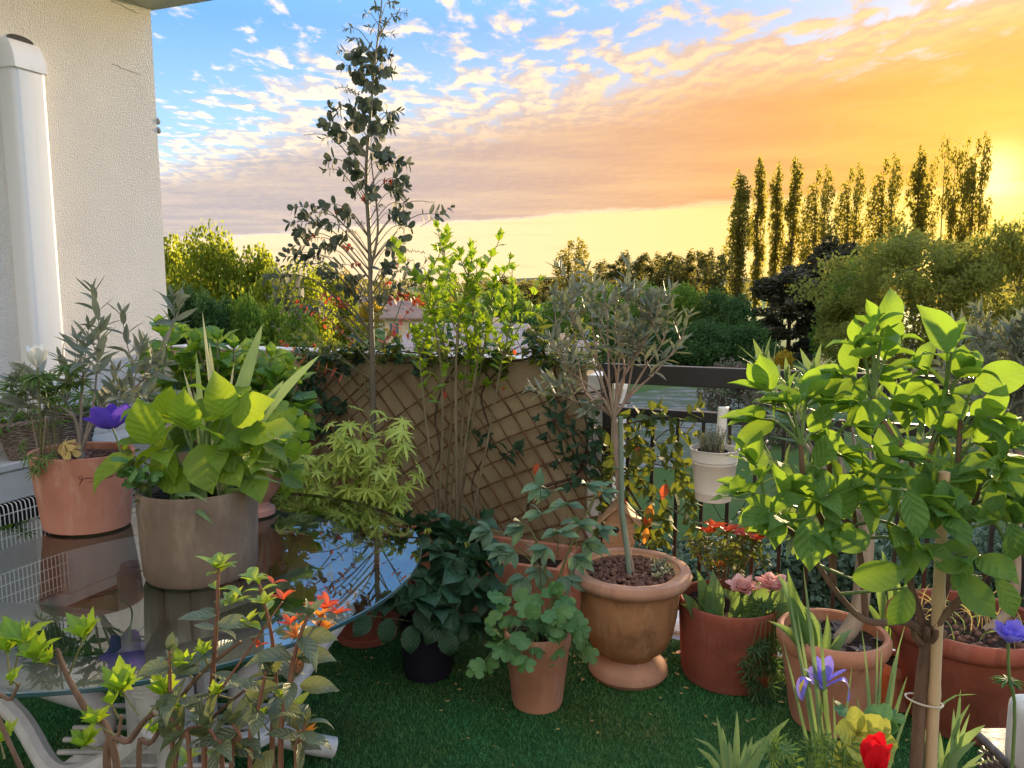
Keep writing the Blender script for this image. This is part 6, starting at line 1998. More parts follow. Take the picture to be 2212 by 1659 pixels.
for x, y, x1, y1, L in ((1500, 1340, 1490, 1280, .15), (1520, 1340, 1508, 1235, .19), (1535, 1350, 1545, 1240, .19), (1575, 1372, 1510, 1290, .19), (1580, 1372, 1590, 1270, .17), (1640, 1360, 1645, 1260, .17), (1500, 1330, 1476, 1300, .11), (1600, 1370, 1640, 1290, .16), (1660, 1360, 1700, 1290, .16), (1550, 1360, 1530, 1270, .17), (1610, 1370, 1600, 1300, .14), (1680, 1350, 1690, 1250, .16)):
    p, e = at(x, y, Y8 - 0.09), at(x1, y1, Y8 - 0.09)
    d = (e - p).normalized()
    tl.leaf('tulip', p, d + Vector((0, -0.12, 0)), (e - p).length * 1.12, Vector((-d.x * 0.7, -0.9, 0.5)), tl.r.uniform(-.5, .5), 1.25)
tl.done()
fr = Plant('parsley_weed', tu8 + Vector((0.13, -0.10, 0.0)), 'ferny green plant trailing over the right side of the dark red pot', 'plant', None, 104)
for i in range(95):
    x, y = fr.r.gauss(1650, 24), fr.r.uniform(1300, 1400)
    if i > 60:
        x, y = fr.r.gauss(1648, 28), fr.r.uniform(1390, 1500)
    ang = fr.r.uniform(-0.1, 1.1)
    Yq = Y8 - 0.14 - (0.02 if y > 1380 else 0)
    p = at(x, y, Yq)
    if y > 1370:                                # keep the trailing part just outside the pot wall
        q = p - P8
        q.z = 0
        if q.length < 0.212:
            q = q.normalized() * 0.212
        p = Vector((P8.x + q.x, P8.y + q.y, p.z))
    fr.leaf('fernd' if y > 1370 else ('fern' if fr.r.random() < 0.5 else 'fernd'), p, (fr.r.uniform(-.8, .9), -0.4, fr.r.uniform(-.5, .7) - (0.5 if y > 1380 else 0)), fr.r.uniform(0.03, 0.058), Vector((0, -0.8, 0.7)), fr.r.uniform(-.6, .6))
for k in range(7):
    fr.stem([HOME[fr.root.name] + Vector((0, 0, -0.01)), at(1640 + 8 * k, 1340, Y8 - 0.18), at(1625 + 12 * k, 1400 + 14 * (k % 4), Y8 - 0.215)], (0.0016, 0.0008), 'stem_green', 4)
fr.done()
rs_ = Plant('red_tipped_shrub', P8 + Vector((0.0, 0.06, 0.275)), 'twiggy bronze leaved shrub with bright red new tips against the railing', 'shrub', None, 105)
rb_ = Vector(HOME[rs_.root.name])
for x, y, key in ((1545, 1142, 'red'), (1528, 1152, 'red'), (1572, 1150, 'red'), (1634, 1168, 'red'), (1610, 1162, 'red'), (1595, 1158, 'red'), (1622, 1145, 'red'), (1648, 1150, 'red'), (1520, 1170, None), (1500, 1185, None), (1560, 1180, None), (1610, 1190, None), (1640, 1185, None), (1580, 1200, None), (1530, 1205, None), (1655, 1205, None), (1490, 1160, None), (1600, 1225, None), (1550, 1225, 'orange')):
    e = at(x, y, rb_.y + rs_.r.uniform(-.06, .08))
    P = rs_.shoot([rb_ + Vector((rs_.r.uniform(-.04, .05), 0, 0)), rb_.lerp(e, 0.6) + Vector((rs_.r.uniform(-.02, .02), 0, 0.02)), e], (0.0032, 0.0013), 'jas', 4, (0.044, 0.036), 0.62, 'tri', (82, 60), 0.15, 'stem_red', key is None, 0.5, sides=5)
    if key:
        for k in range(9):
            a = k * 2.4
            rs_.leaf(key, P[-1], (math.cos(a) * 0.8, math.sin(a) * 0.8, 0.55), rs_.r.uniform(0.045, 0.065))
rs_.done()

# ---------------------------------------------------------------- oleander standard in the rounded pot, behind the front shrub
Y9 = P9.y
od = Plant('oleander', P9 + Vector((0.01, 0.0, 0.285)), 'oleander on a pale bare trunk with long narrow leaves behind the front shrub', 'oleander', None, 111)
ob = Vector(HOME[od.root.name])
od.stem([ob + Vector((0, 0, -0.02)), at(1852, 1330, Y9), at(1866, 1220, Y9), at(1874, 1120, Y9)], (0.030, 0.026), 'wood_pale', 10, 5, 'trunk')
of = at(1874, 1125, Y9)
for path in ([(1820, 1060), (1740, 960), (1680, 850), (1650, 790)], [(1800, 1040), (1740, 940), (1700, 830)], [(1830, 1040), (1790, 900), (1760, 820)], [(1800, 1080), (1720, 1040), (1660, 1010)], [(1860, 1040), (1840, 920), (1830, 840)], [(1890, 1040), (1910, 930), (1950, 850)],
             [(1900, 1060), (1980, 960), (2050, 900)], [(1900, 1080), (2000, 1030), (2090, 960)], [(1880, 1060), (1880, 960), (1880, 880)], [(1850, 1080), (1770, 1060), (1700, 1080)], [(1910, 1090), (2000, 1080), (2080, 1070)], [(1820, 1090), (1760, 1100), (1720, 1150)]):
    dY = od.r.uniform(-0.10, 0.2)
    od.shoot([of] + [at(x, y, Y9 + dY * (i + 1) / len(path)) for i, (x, y) in enumerate(path)], (0.009, 0.003), 'oleander', 7, (0.135, 0.115), 0.58, 'tri', (62, 28), 0.0, 'wood_grey', True, 0.3, name='branch', sides=6)
od.done()
for i in range(26):
    a, rr = od.r.uniform(0, 6.28), 0.145 * math.sqrt(od.r.random())
    if i == 0:
        dl = Plant('fallen_leaves', P9 + Vector((0, 0, 0.30)), 'dry grey fallen leaves lying on the soil of the rounded pot', 'leaves', None, 112)
    dl.leaf('dead', P9 + Vector((rr * math.cos(a), rr * math.sin(a), 0.300)), (math.cos(a * 3), math.sin(a * 3), 0.1), dl.r.uniform(0.035, 0.07), Vector((dl.r.uniform(-.4, .4), dl.r.uniform(-.4, .4), 1)))
dl.done()
b9 = Plant('tulip_leaves', P9 + Vector((-0.08, -0.06, 0.285)), 'broad bright green tulip leaves inside the left rim of the rounded pot', 'plant', None, 113)
for x, y, x1, y1 in ((1745, 1420, 1700, 1230), (1755, 1420, 1735, 1290), (1775, 1430, 1795, 1330), (1770, 1420, 1720, 1370), (1760, 1420, 1770, 1300), (1800, 1440, 1750, 1390), (1740, 1420, 1690, 1330), (1790, 1430, 1830, 1350), (1735, 1415, 1712, 1240)):
    p, e = at(x, y, Y9 - 0.10), at(x1, y1, Y9 - 0.12)
    d = (e - p).normalized()
    b9.leaf('tulip', p, d, (e - p).length, Vector((-d.x * 0.7, -0.5, 0.3)), b9.r.uniform(-.9, .9), 0.6)
b9.done()
bt = Plant('strap_leaves', Vector((at(1960, 1400, 2.72).x, 2.72, 0.155)), 'clump of curved strap leaves behind the rounded pot by the railing', 'plant', None, 114)
for x, y, x1, y1, w in ((1900, 1400, 1885, 1230, .020), (1915, 1400, 1905, 1190, .022), (1930, 1400, 1930, 1240, .024), (1945, 1400, 1965, 1220, .022), (1925, 1400, 1950, 1330, .022), (1955, 1400, 1990, 1260, .02), (1935, 1400, 1915, 1300, .025), (1960, 1420, 2010, 1370, .016), (1940, 1410, 1975, 1400, .014), (1900, 1390, 1868, 1300, .018)):
    bt.blade(Vector(HOME[bt.root.name]).lerp(at(x, y, 2.72), 0.8), at(x1, y1, 2.70 + bt.r.uniform(-.06, .06)), w * 0.9, 0.10, 'lf_tulip')
bt.done()

# ---------------------------------------------------------------- second olive, cut by the right edge
Y11 = P11.y - 0.02
o2 = Plant('olive_tree', P11 + Vector((0.05, -0.02, 0.33)), 'bushy olive tree cut off by the right edge, in the big brown pot', 'olive tree', None, 121)
fk2 = at(2205, 1040, Y11)
o2.stem([Vector(HOME[o2.root.name]), at(2188, 1300, Y11), at(2196, 1150, Y11), fk2], (0.018, 0.013), 'wood_pale', 9, 5, 'trunk')
olive_crown(o2, fk2, [[(2170, 940), (2130, 850), (2095, 760)], [(2190, 930), (2160, 820), (2140, 720)], [(2200, 920), (2190, 800), (2185, 715)], [(2215, 920), (2220, 800), (2225, 720)], [(2150, 960), (2100, 900), (2075, 840)], [(2230, 930), (2250, 830), (2260, 740)],
    [(2180, 980), (2130, 930), (2110, 880)], [(2190, 900), (2150, 800), (2110, 730)], [(2210, 880), (2205, 800), (2165, 740)], [(2160, 930), (2100, 850), (2088, 790)], [(2220, 900), (2215, 850), (2200, 780)]], Y11, 'olive', (0.070, 0.058), 5, 0.0065, 'wood_grey', 0.14)
o2.done()
gr2 = Plant('straw_grass', P11 + Vector((-0.05, 0.0, 0.335)), 'dry and green grass tufts on the soil of the big brown pot', 'grass', None, 122)
for i in range(60):
    a, rr = gr2.r.uniform(0, 6.28), 0.2 * math.sqrt(gr2.r.random())
    p = P11 + Vector((rr * math.cos(a), rr * math.sin(a), 0.335))
    d = Vector((gr2.r.uniform(-1, 1), gr2.r.uniform(-1, 1), gr2.r.uniform(0.1, 0.9))).normalized()
    gr2.blade(p, p + d * gr2.r.uniform(0.05, 0.15), 0.0018, 0.3, 'lf_dry' if i % 3 else 'lf_tulip', seg=5)
gr2.done()

# ---------------------------------------------------------------- thyme in the hanging bucket
th_ = Plant('thyme', PT + Vector((0, 0, bh * 0.78)), 'wiry grey green thyme growing in the white hanging bucket', 'thyme', None, 131)
tb_ = Vector(HOME[th_.root.name])
for i in range(95):
    a, rr = th_.r.uniform(0, 6.28), 0.05 * math.sqrt(th_.r.random())
    s = tb_ + Vector((rr * math.cos(a) * .8, rr * math.sin(a) * .8, -0.004))
    hgt = th_.r.uniform(0.045, 0.115)
    e = s + Vector((math.cos(a) * rr * 0.5 + th_.r.uniform(-.012, .012), math.sin(a) * rr * 0.5, hgt))
    th_.shoot([s, s.lerp(e, 0.5) + Vector((th_.r.uniform(-.006, .006), 0, 0)), e], (0.0010, 0.0005), 'thyme', 10, (0.014, 0.010), 0.15, 'opp', (70, 45), 0, 'wood_grey', True, 0.3, sides=4, k=3)
th_.done()

# ---------------------------------------------------------------- plants on the table
Y2 = P2.y
h2 = Plant('hydrangea', P2 + Vector((0, 0, 0.212)), 'lush hydrangea with large lime green leaves in the brown grey pot on the table', 'hydrangea', 'hydrangea shrubs', 141)
b2 = Vector(HOME[h2.root.name])
for x, y, dY in ((322, 880, .02), (300, 930, .02), (395, 905, .05), (450, 905, -.02), (470, 840, .05), (520, 850, .03), (560, 905, 0), (590, 940, .02), (350, 965, -.05), (480, 945, -.08), (540, 965, -.06), (550, 1000, -.03)):
    e = at(x, y, Y2 + dY)
    h2.shoot([b2 + Vector((h2.r.uniform(-.05, .05), h2.r.uniform(-.05, .05), -0.01)), b2.lerp(e, 0.6) + Vector((0, 0, 0.02)), e], (0.005, 0.003), 'hyd', 1 if dY > .035 else 2, (0.118, 0.092), 0.62, 'opp', (68, 46), 0.16, 'stem_green', False, 0.55)
for x, y, x1, y1, L, up in ((480, 905, 470, 795, .14, (0.5, -0.8, 0.2)), (500, 910, 590, 850, .145, (-0.2, -0.9, 0.6)), (290, 985, 222, 1020, .15, (-.2, -.5, 1)), (520, 940, 630, 925, .17, (0, -.4, 1)), (330, 960, 300, 880, .14, (.2, -1, .4)), (430, 960, 440, 1010, .15, (0, -.9, .5)), (370, 970, 345, 1040, .14, (-.2, -.9, .5)), (470, 960, 520, 1000, .13, (.2, -.8, .6)), (410, 930, 395, 870, .13, (0, -1, .3)), (350, 1020, 395, 1050, .11, (0, -.9, .5)), (480, 985, 505, 1030, .11, (.1, -.9, .5))):
    p = at(x, y, Y2 - 0.06)
    e = at(x1, y1, Y2 - 0.10)
    h2.stem([b2, b2.lerp(p, 0.6), p], (0.004, 0.0025), 'stem_green', 6)
    h2.leaf('hyd', p, e - p, L, Vector(up))
h2.done()
pa_ = Plant('violet_leaves', P2 + Vector((-0.10, -0.05, 0.212)), 'small rounded leaves of a low plant at the left rim of the brown pot', 'plant', None, 142)
for i in range(46):
    x, y = pa_.r.gauss(300, 20), pa_.r.gauss(1025, 20)
    p = at(x, y, Y2 - 0.07 + pa_.r.uniform(-.05, .05))
    pa_.leaf('jas' if i % 2 else 'ger', p, (pa_.r.uniform(-1, 1), -0.6, pa_.r.uniform(-.5, .5)), pa_.r.uniform(0.025, 0.042), Vector((0, -.7, .8)), pa_.r.uniform(-.5, .5))
for k in range(6):
    pa_.stem([Vector(HOME[pa_.root.name]) + Vector((0, 0, -0.01)), at(285 + 7 * k, 1020, Y2 - 0.06)], 0.0016, 'stem_green', 4)
pa_.done()
sp = Plant('spider_plant', P2 + Vector((0.08, -0.05, 0.212)), 'striped spider plant leaves hanging over the right rim of the brown pot', 'plant', None, 143)
for x, y, x1, y1, w in ((530, 1050, 505, 1015, .005), (540, 1052, 520, 1000, .006), (545, 1050, 560, 985, .006), (552, 1050, 585, 1000, .007), (535, 1055, 500, 1045, .005), (540, 1055, 548, 1070, .007), (550, 1050, 600, 1020, .006), (556, 1050, 610, 1045, .007)):
    sp.blade(Vector(HOME[sp.root.name]), at(x1, y1, Y2 - 0.07), w, 0.35, 'lf_cream' if w < .0065 else 'lf_tulip')
for x, y, w in ((460, 1132, .010), (452, 1086, .006), (400, 1078, .005)):
    sp.blade(P2 + Vector((-0.02, -0.10, 0.215)), at(x, y, P2.y - 0.168), w, 0.30, 'lf_tulip')
sp.done()
ir = Plant('iris_leaves', P2 + Vector((0.03, 0.05, 0.212)), 'tall sword shaped iris leaves rising behind the hydrangea on the table', 'iris', None, 144)
ib = Vector(HOME[ir.root.name])
for x, y, w, bend, n_ in ((567, 700, .0215, .02, (.3, -1, .2)), (690, 768, .024, .06, (-.2, -.75, .7)), (612, 822, .022, .05, (.2, -.9, .4)), (437, 672, .0065, .02, (0, -1, 0)), (452, 738, .008, .03, (.4, -1, 0)), (424, 762, .013, .02, (-.3, -1, 0)), (396, 798, .007, .02, (0, -1, 0)), (506, 782, .006, .01, (0, -1, 0)), (455, 800, .007, .01, (0, -1, 0)), (420, 845, .012, .02, (0, -1, 0))):
    ir.blade(ib + Vector((ir.r.uniform(-.03, .03), 0, 0)), at(x, y, Y2 + 0.10), w, bend, 'lf_iris' if w > .009 else 'lf_cream', Vector(n_), 0.12)
ir.blade(ib + Vector((0.01, -0.12, 0)), at(415, 1000, Y2 + 0.0), .022, .02, 'lf_iris', Vector((0, -1, .2)), 0.12)
ir.done()
Y3 = P3.y
p3p = Plant('parsley_plant', P3 + Vector((0, 0, 0.27)), 'lobed parsley like leaves in the slim pink footed urn', 'plant', None, 145)
b3 = Vector(HOME[p3p.root.name])
for i, (x, y, L) in enumerate(((600, 895, .095), (622, 930, .09), (575, 920, .085), (610, 975, .08), (630, 1000, .08), (585, 985, .07), (645, 945, .08), (560, 950, .08), (600, 1015, .07), (640, 1045, .06), (545, 980, .07), (620, 885, .07), (590, 945, .09), (612, 1045, .06), (650, 985, .07))):
    c = at(x, y, Y3 - 0.05 + p3p.r.uniform(-.06, .06))
    p3p.stem([b3 + Vector((p3p.r.uniform(-.03, .03), 0, -0.01)), b3.lerp(c, 0.6) + Vector((0, 0, 0.04)), c], (0.0024, 0.0016), 'stem_green', 5)
    p3p.leaf('parsley', c, (p3p.r.uniform(-.5, .9), -0.35, p3p.r.uniform(-.2, .8)), L, Vector((0, -1, 0.5)), p3p.r.uniform(-.4, .4))
p3p.stem([b3, at(600, 1010, Y3 - .1), at(612, 1030, Y3 - .12)], 0.0022, 'stem_green', 5)
p3p.leaf('tulip', at(610, 1028, Y3 - .12), (0.8, -.2, -0.4), 0.085, Vector((0, -.8, .6)), 0.4, 1.6)
p3p.done()

Y1 = P1.y
an = Plant('white_anemone', P1 + Vector((-0.10, -0.06, 0.21)), 'white anemone flower on a straight stem in the pink terracotta pot', 'flower', 'anemones', 151)
ab_ = Vector(HOME[an.root.name])
fc = at(81, 794, Y1 - 0.17)
an.stem([ab_, at(88, 920, Y1 - 0.13), fc], (0.0035, 0.0032), 'twig_green', 7)
an.flower(fc, (0.05, -0.10, 1), 'p_white', 5, 0.056, 42, 2)
for k in range(7):
    a = k * 0.9
    an.leaf('fern', fc + Vector((0, 0, -0.022)), (math.cos(a), math.sin(a), -0.05), 0.06, Vector((0, -0.3, 1)), an.r.uniform(-.3, .3))
for x, y in ((40, 815), (25, 830), (65, 820), (110, 815), (130, 835), (100, 845), (55, 845), (150, 830), (30, 850), (120, 860), (160, 800), (175, 825), (140, 790), (85, 830)):
    c = at(x, y, Y1 - 0.02 + an.r.uniform(-.08, .08))
    an.stem([ab_ + Vector((an.r.uniform(0, .08), an.r.uniform(0, .05), 0)), ab_.lerp(c, .6) + Vector((0, 0, .03)), c], (.0016, .001), 'twig_green', 4)
    for k in range(3):
        an.leaf('fern', c, (an.r.uniform(-1, 1), -.4, an.r.uniform(-.3, .6)), an.r.uniform(.045, .07), Vector((0, -.5, 1)), an.r.uniform(-.5, .5))
for x, y, key in ((60, 985, 'fern'), (85, 1000, 'fern'), (100, 985, 'fern'), (45, 960, 'fern'), (140, 955, 'dryf'), (152, 965, 'dryf'), (75, 1015, 'fern')):
    an.leaf(key, at(x, y, Y1 - 0.14), (an.r.uniform(-.6, .6), -.4, -.5), .045, Vector((0, -1, .4)), an.r.uniform(-.5, .5))
for x in (100, 68):
    an.stem([ab_ + Vector((0, 0, -0.005)), at(x, 900, Y1 - 0.07)], .0018, 'wood_pale', 5)
an.done()
pu = Plant('purple_anemone', P1 + Vector((0.10, -0.07, 0.21)), 'large purple anemone nodding beside the hydrangea on the table', 'flower', 'anemones', 152)
fc = at(243, 925, Y1 - 0.13)
pu.stem([Vector(HOME[pu.root.name]), at(262, 1000, Y1 - 0.11), at(254, 955, Y1 - 0.12), fc], (0.0028, 0.0026), 'stem_green', 7)
pu.flower(fc, (-0.25, 0.45, 0.75), 'p_purple', 6, 0.080, 78, 2)
pu.done()
o3 = Plant('olive_shrub', P1 + Vector((-0.005, 0.0, 0.215)), 'small many stemmed olive growing in the pink terracotta pot', 'olive tree', None, 153)
ob3 = Vector(HOME[o3.root.name])
o3.stem([ob3 + Vector((0, 0, -.02)), ob3 + Vector((0.0, 0, .03))], (0.016, 0.012), 'wood_grey', 9, 4, 'trunk')
f3 = ob3 + Vector((0, 0, .025))
olive_crown(o3, f3, [[(160, 900), (120, 840), (60, 800)], [(175, 880), (180, 800), (165, 735)], [(200, 880), (210, 790), (215, 715)], [(210, 890), (270, 820), (310, 740)], [(215, 880), (290, 840), (345, 760), (393, 655)], [(210, 900), (270, 870), (325, 850)], [(160, 900), (90, 870), (15, 890)], [(215, 890), (300, 830), (330, 780)]],
            Y1, 'olive', (0.090, 0.072), 2, 0.005, 'wood_grey', 0.10, 5)
o3.done()
bp_ = Plant('basket_plant', BC + Vector((0, 0, BH * 0.8)), 'leafy green plant spilling over the wicker basket under the duct', 'plant', None, 154)
for i in range(46):
    a = bp_.r.uniform(0, 6.28)
    p = BC + AX * (math.cos(a) * .08) + BX * (math.sin(a) * .22) + Vector((0, 0, BH * 0.8 + bp_.r.uniform(.02, .13)))
    if i % 3 == 0:
        bp_.stem([BC + Vector((0, 0, BH * .78)), p], .0016, 'twig_green', 4)
    bp_.leaf('fern' if i % 3 else 'hib', p, (bp_.r.uniform(-1, 1), bp_.r.uniform(-1, .5), bp_.r.uniform(-.3, .6)), bp_.r.uniform(.06, .10), Vector((0, -.3, 1)), bp_.r.uniform(-.5, .5))
bp_.done()

# ---------------------------------------------------------------- the big front shrub on its trunk, with a bamboo cane
YS = 1.20
fp = Vector((at(1990, 1659, YS).x, YS + 0.02, 0.0))
tF, rF = pot('planter_pot', fp, [(0.15, 0.0), (0.17, 0.005), (0.20, 0.20), (0.215, 0.38), (0.222, 0.385), (0.225, 0.415), (0.22, 0.42)], 0.016, 0.39, M['terracotta'], 'terracotta pot below the bottom edge that holds the large front shrub', 'pot')
fs = Plant('viburnum_shrub', fp + Vector((0, 0, 0.39)), 'large front shrub on a brown trunk with big fuzzy backlit leaves', 'shrub', None, 161)
fb = Vector(HOME[fs.root.name])
kn = at(2003, 1380, YS)
fs.stem([fb, at(1980, 1640, YS), at(1988, 1500, YS), kn], (0.0112, 0.0095), 'wood_brown', 10, 6, 'trunk')
kb = MB()                                        # the knobbly graft at the top of the trunk
rk = fs.r
for k in range(9):
    a = k * 2.4
    q = kn + Vector((math.cos(a) * 0.010, math.sin(a) * 0.008, -0.006 + 0.004 * (k % 4)))
    kb.tube(smooth_path([q, q + Vector((math.cos(a) * 0.012, math.sin(a) * 0.01, 0.012)), q + Vector((math.cos(a) * 0.014, math.sin(a) * 0.012, 0.022))], 3), (0.008, 0.004), 7)
kb.build('graft_knob', M['wood_brown'], fs.root)
BR = {'L': [(1960, 1345), (1870, 1340), (1800, 1270), (1745, 1180)], 'L2': [(1870, 1338), (1862, 1230), (1850, 1150), (1835, 1050)], 'L3': [(1745, 1185), (1710, 1150), (1660, 1120)], 'C': [(1985, 1320), (1965, 1240), (1985, 1120), (1962, 960)], 'C2': [(1962, 990), (1900, 900), (1885, 860)],
      'R': [(2020, 1330), (2060, 1230), (2085, 1150), (2120, 1040)], 'R2': [(2040, 1330), (2110, 1260), (2180, 1190)], 'R3': [(2085, 1150), (2070, 1040), (2075, 900)], 'L4': [(1800, 1270), (1790, 1160), (1740, 1050), (1730, 960)], 'C3': [(1985, 1130), (2000, 1010), (2040, 880)], 'L5': [(1850, 1150), (1800, 1080), (1790, 960)]}
BP = {}
for kx, path in BR.items():
    st_ = [kn] if kx in ('L', 'C', 'R', 'R2') else []
    dY = {'L': -.02, 'L2': .03, 'L3': -.05, 'C': .05, 'C2': .04, 'R': .02, 'R2': -.06, 'R3': .05, 'L4': -.02, 'C3': .08, 'L5': .02}[kx]
    BP[kx] = fs.stem(st_ + [at(x, y, YS + dY * (i + 1) / len(path)) for i, (x, y) in enumerate(path)], (0.0075 if st_ else 0.006, 0.0038), 'wood_brown', 8, 6, 'branch')
allp = [p for v in BP.values() for p in v[len(v) // 3:]]
SH = [(1888, 700, .04), (1855, 745, .02), (1925, 745, .06), (2050, 745, .08), (2085, 800, .06), (1700, 868, -.03), (1660, 840, .0), (1745, 850, .0), (1812, 810, .03), (1630, 1000, -.05), (1612, 1060, -.06), (1660, 1110, -.08), (1700, 975, -.04), (1765, 940, -.01), (1850, 870, .02), (1940, 865, .05), (1995, 870, .08), (2030, 940, .06), (2110, 900, .05), (2160, 905, .0), (2190, 960, -.02), (1880, 960, .0),
      (1820, 985, -.04), (1935, 985, -.02), (2000, 1010, .0), (2075, 1010, .02), (2150, 1040, -.04), (1700, 1060, -.06), (1780, 1080, -.07), (1870, 1090, -.06), (1950, 1100, -.08), (2040, 1110, -.08), (2130, 1120, -.06), (2200, 1080, -.04), (1740, 1150, -.08), (2210, 1180, -.06), (2000, 1190, -.10), (2090, 1215, -.10), (1640, 905, -.02), (2200, 860, .02), (1900, 810, .05), (1975, 790, .08), (1770, 1015, -.05), (1845, 1055, -.03), (1905, 1030, -.05), (1990, 1085, -.06), (2060, 1055, -.05), (1960, 1150, -.09), (2110, 1180, -.08), (1815, 1135, -.08), (1690, 1125, -.08), (2165, 1000, -.04), (1790, 870, .02), (2050, 850, .05), (2120, 960, .02), (1850, 920, .0), (2190, 1130, -.06)]
for x, y, dY in [q for i, q in enumerate(SH) if i % 9 != 3 or i < 6]:
    e = at(x, y, YS + dY)
    s = min(allp, key=lambda p: (p - e).length + max(0, p.z - e.z + 0.02) * 3)
    P = fs.shoot([s, s.lerp(e, 0.55) + Vector((0, 0, 0.012)), e], (0.0032, 0.0018), 'hydf', 2 if int(x + y) % 3 else 3, (0.078, 0.056), 0.42, 'opp', (62, 30), -0.02, 'stem_green', False, 0.55, k=4, name='shoot', jitter=0.4)
    T = (P[-1] - P[-2]).normalized()
    for h in range(2):
        a = h * 3.1416 + fs.r.uniform(0, 3)
        fs.leaf('hydf', P[-1], T * 0.9 + Vector((math.cos(a) * 0.45, math.sin(a) * 0.45, 0)), fs.r.uniform(0.036, 0.058), Vector((-math.cos(a), -math.sin(a), 0.4)))
for x, y, d, L in ((2062, 1240, (0.5, -.3, -.55), .085), (1745, 1120, (0.0, -.3, -1), .080), (1960, 1270, (-.35, -.3, -.9), .078), (2180, 1130, (.2, -.2, -.9), .075), (1960, 1060, (0.05, -.4, -1), .072), (1880, 1160, (-.9, -.3, -.1), .07), (1840, 1250, (.9, -.3, .3), .08), (2150, 1250, (.5, -.4, -.8), .075), (1905, 715, (.35, 0, 1), .085), (2055, 760, (-.5, -.1, .8), .10), (2105, 830, (.9, -.1, .25), .095)):
    p = at(x, y, YS - 0.10 if y > 1000 else YS + .04)
    s = min(allp, key=lambda q: (q - p).length)
    fs.stem([s, p], (.003, .002), 'stem_green', 6)
    fs.leaf('hydf', p, d, L, Vector((d[0] * .4, -1, .35)))
fs.done()
cane = thing('bamboo_cane', fp + Vector((0.03, 0, 0.39)), 'bamboo cane tied to the trunk of the front shrub', 'cane')
c0_, c1_ = fp + Vector((0.030, -0.010, 0.37)), at(2040, 1020, YS - 0.02)
b = MB()
nn = 40
pts, rr = [], []
for i in range(nn + 1):
    t = i / nn
    pts.append(c0_.lerp(c1_, t))
    f = (t * 5.0 + 0.25) % 1.0
    rr.append(0.0098 - 0.0012 * t + (0.0016 if f < 0.06 else 0))
b.tube(pts, rr, 12)
b.build('pole', M['bamboo'], cane)
M['twine'] = flat_mat('twine', (0.55, 0.48, 0.36), 0.8)
b = MB()
q0, q1 = at(1982, 1508, YS), at(2010, 1518, YS)
ctr = (q0 + q1) / 2
b.tube([ctr + Vector((0.030 * math.cos(i / 20 * 6.2832), 0.020 * math.sin(i / 20 * 6.2832), -0.006 * math.cos(i / 20 * 6.2832))) for i in range(21)], 0.0016, 5, cap=False)
b.build('twine', M['twine'], cane)

# ---------------------------------------------------------------- low flowers along the bottom right
YF = 1.36
box_ = thing('window_box', Vector((0.62, 1.45, 0)), 'flower trough below the bottom edge holding irises and tulips', 'planter')
MB().box((0.72, 1.50, 0.20), (0.86, 0.30, 0.36)).build('body', M['terracotta'], box_, bevel=0.01)
MB().box((0.72, 1.50, 0.384), (0.80, 0.25, 0.006)).build('soil', M['soil'], box_)
SZ = 0.387
def soil_at(x, Y, dx=0.0): return Vector((at(x, 1659, Y).x + dx, Y, SZ))
def blades(name, label, cat, specs, Y, m, seed, group=None, bend=0.06):
    t = Plant(name, soil_at(specs[0][0], Y), label, cat, group, seed)
    for x, x1, y1, w, *rest in specs:
        bb = rest[0] if rest else bend
        t.blade(soil_at(x, Y + t.r.uniform(-.03, .03)), at(x1, y1, Y + t.r.uniform(-.06, .06)), w, bb, m, None, 0.25)
    return t
iv = blades('iris', 'violet blue Dutch iris with yellow marked petals among grassy leaves', 'iris', [(1800, 1697, 1245, .0055), (1805, 1735, 1225, .0065), (1800, 1690, 1380, .0045), (1812, 1770, 1330, .005), (1815, 1800, 1500, .005), (1808, 1840, 1440, .0045), (1806, 1760, 1470, .006), (1812, 1790, 1540, .006), (1800, 1745, 1520, .005), (1818, 1855, 1530, .004), (1806, 1720, 1310, .004)], YF, 'lf_iris', 171, None, 0.015)
ic = at(1776, 1488, YF)
iv.stem([soil_at(1800, YF), at(1790, 1600, YF), ic], (0.004, 0.0036), 'stem_green', 7)
iv.leaf('tulip', ic + Vector((0, 0, -0.05)), (0.05, -.1, 1), 0.05, Vector((0, -1, 0)), 0, 0.8)
def petal(pl, pts, w, m, nrm, fold=0.1, name='petal'):
    b = MB()
    b.ribbon(smooth_path(pts, 4), w, Vector(nrm), fold, 3)
    b.build(name, M[m], pl.root)
bulge = lambda a, pk=0.6: (lambda t: a * (0.12 + 0.88 * math.sin(math.pi * min(1, (t + 0.02) ** (0.69 / pk if pk else 1))) ** 0.8) if t < 0.995 else a * 0.15)
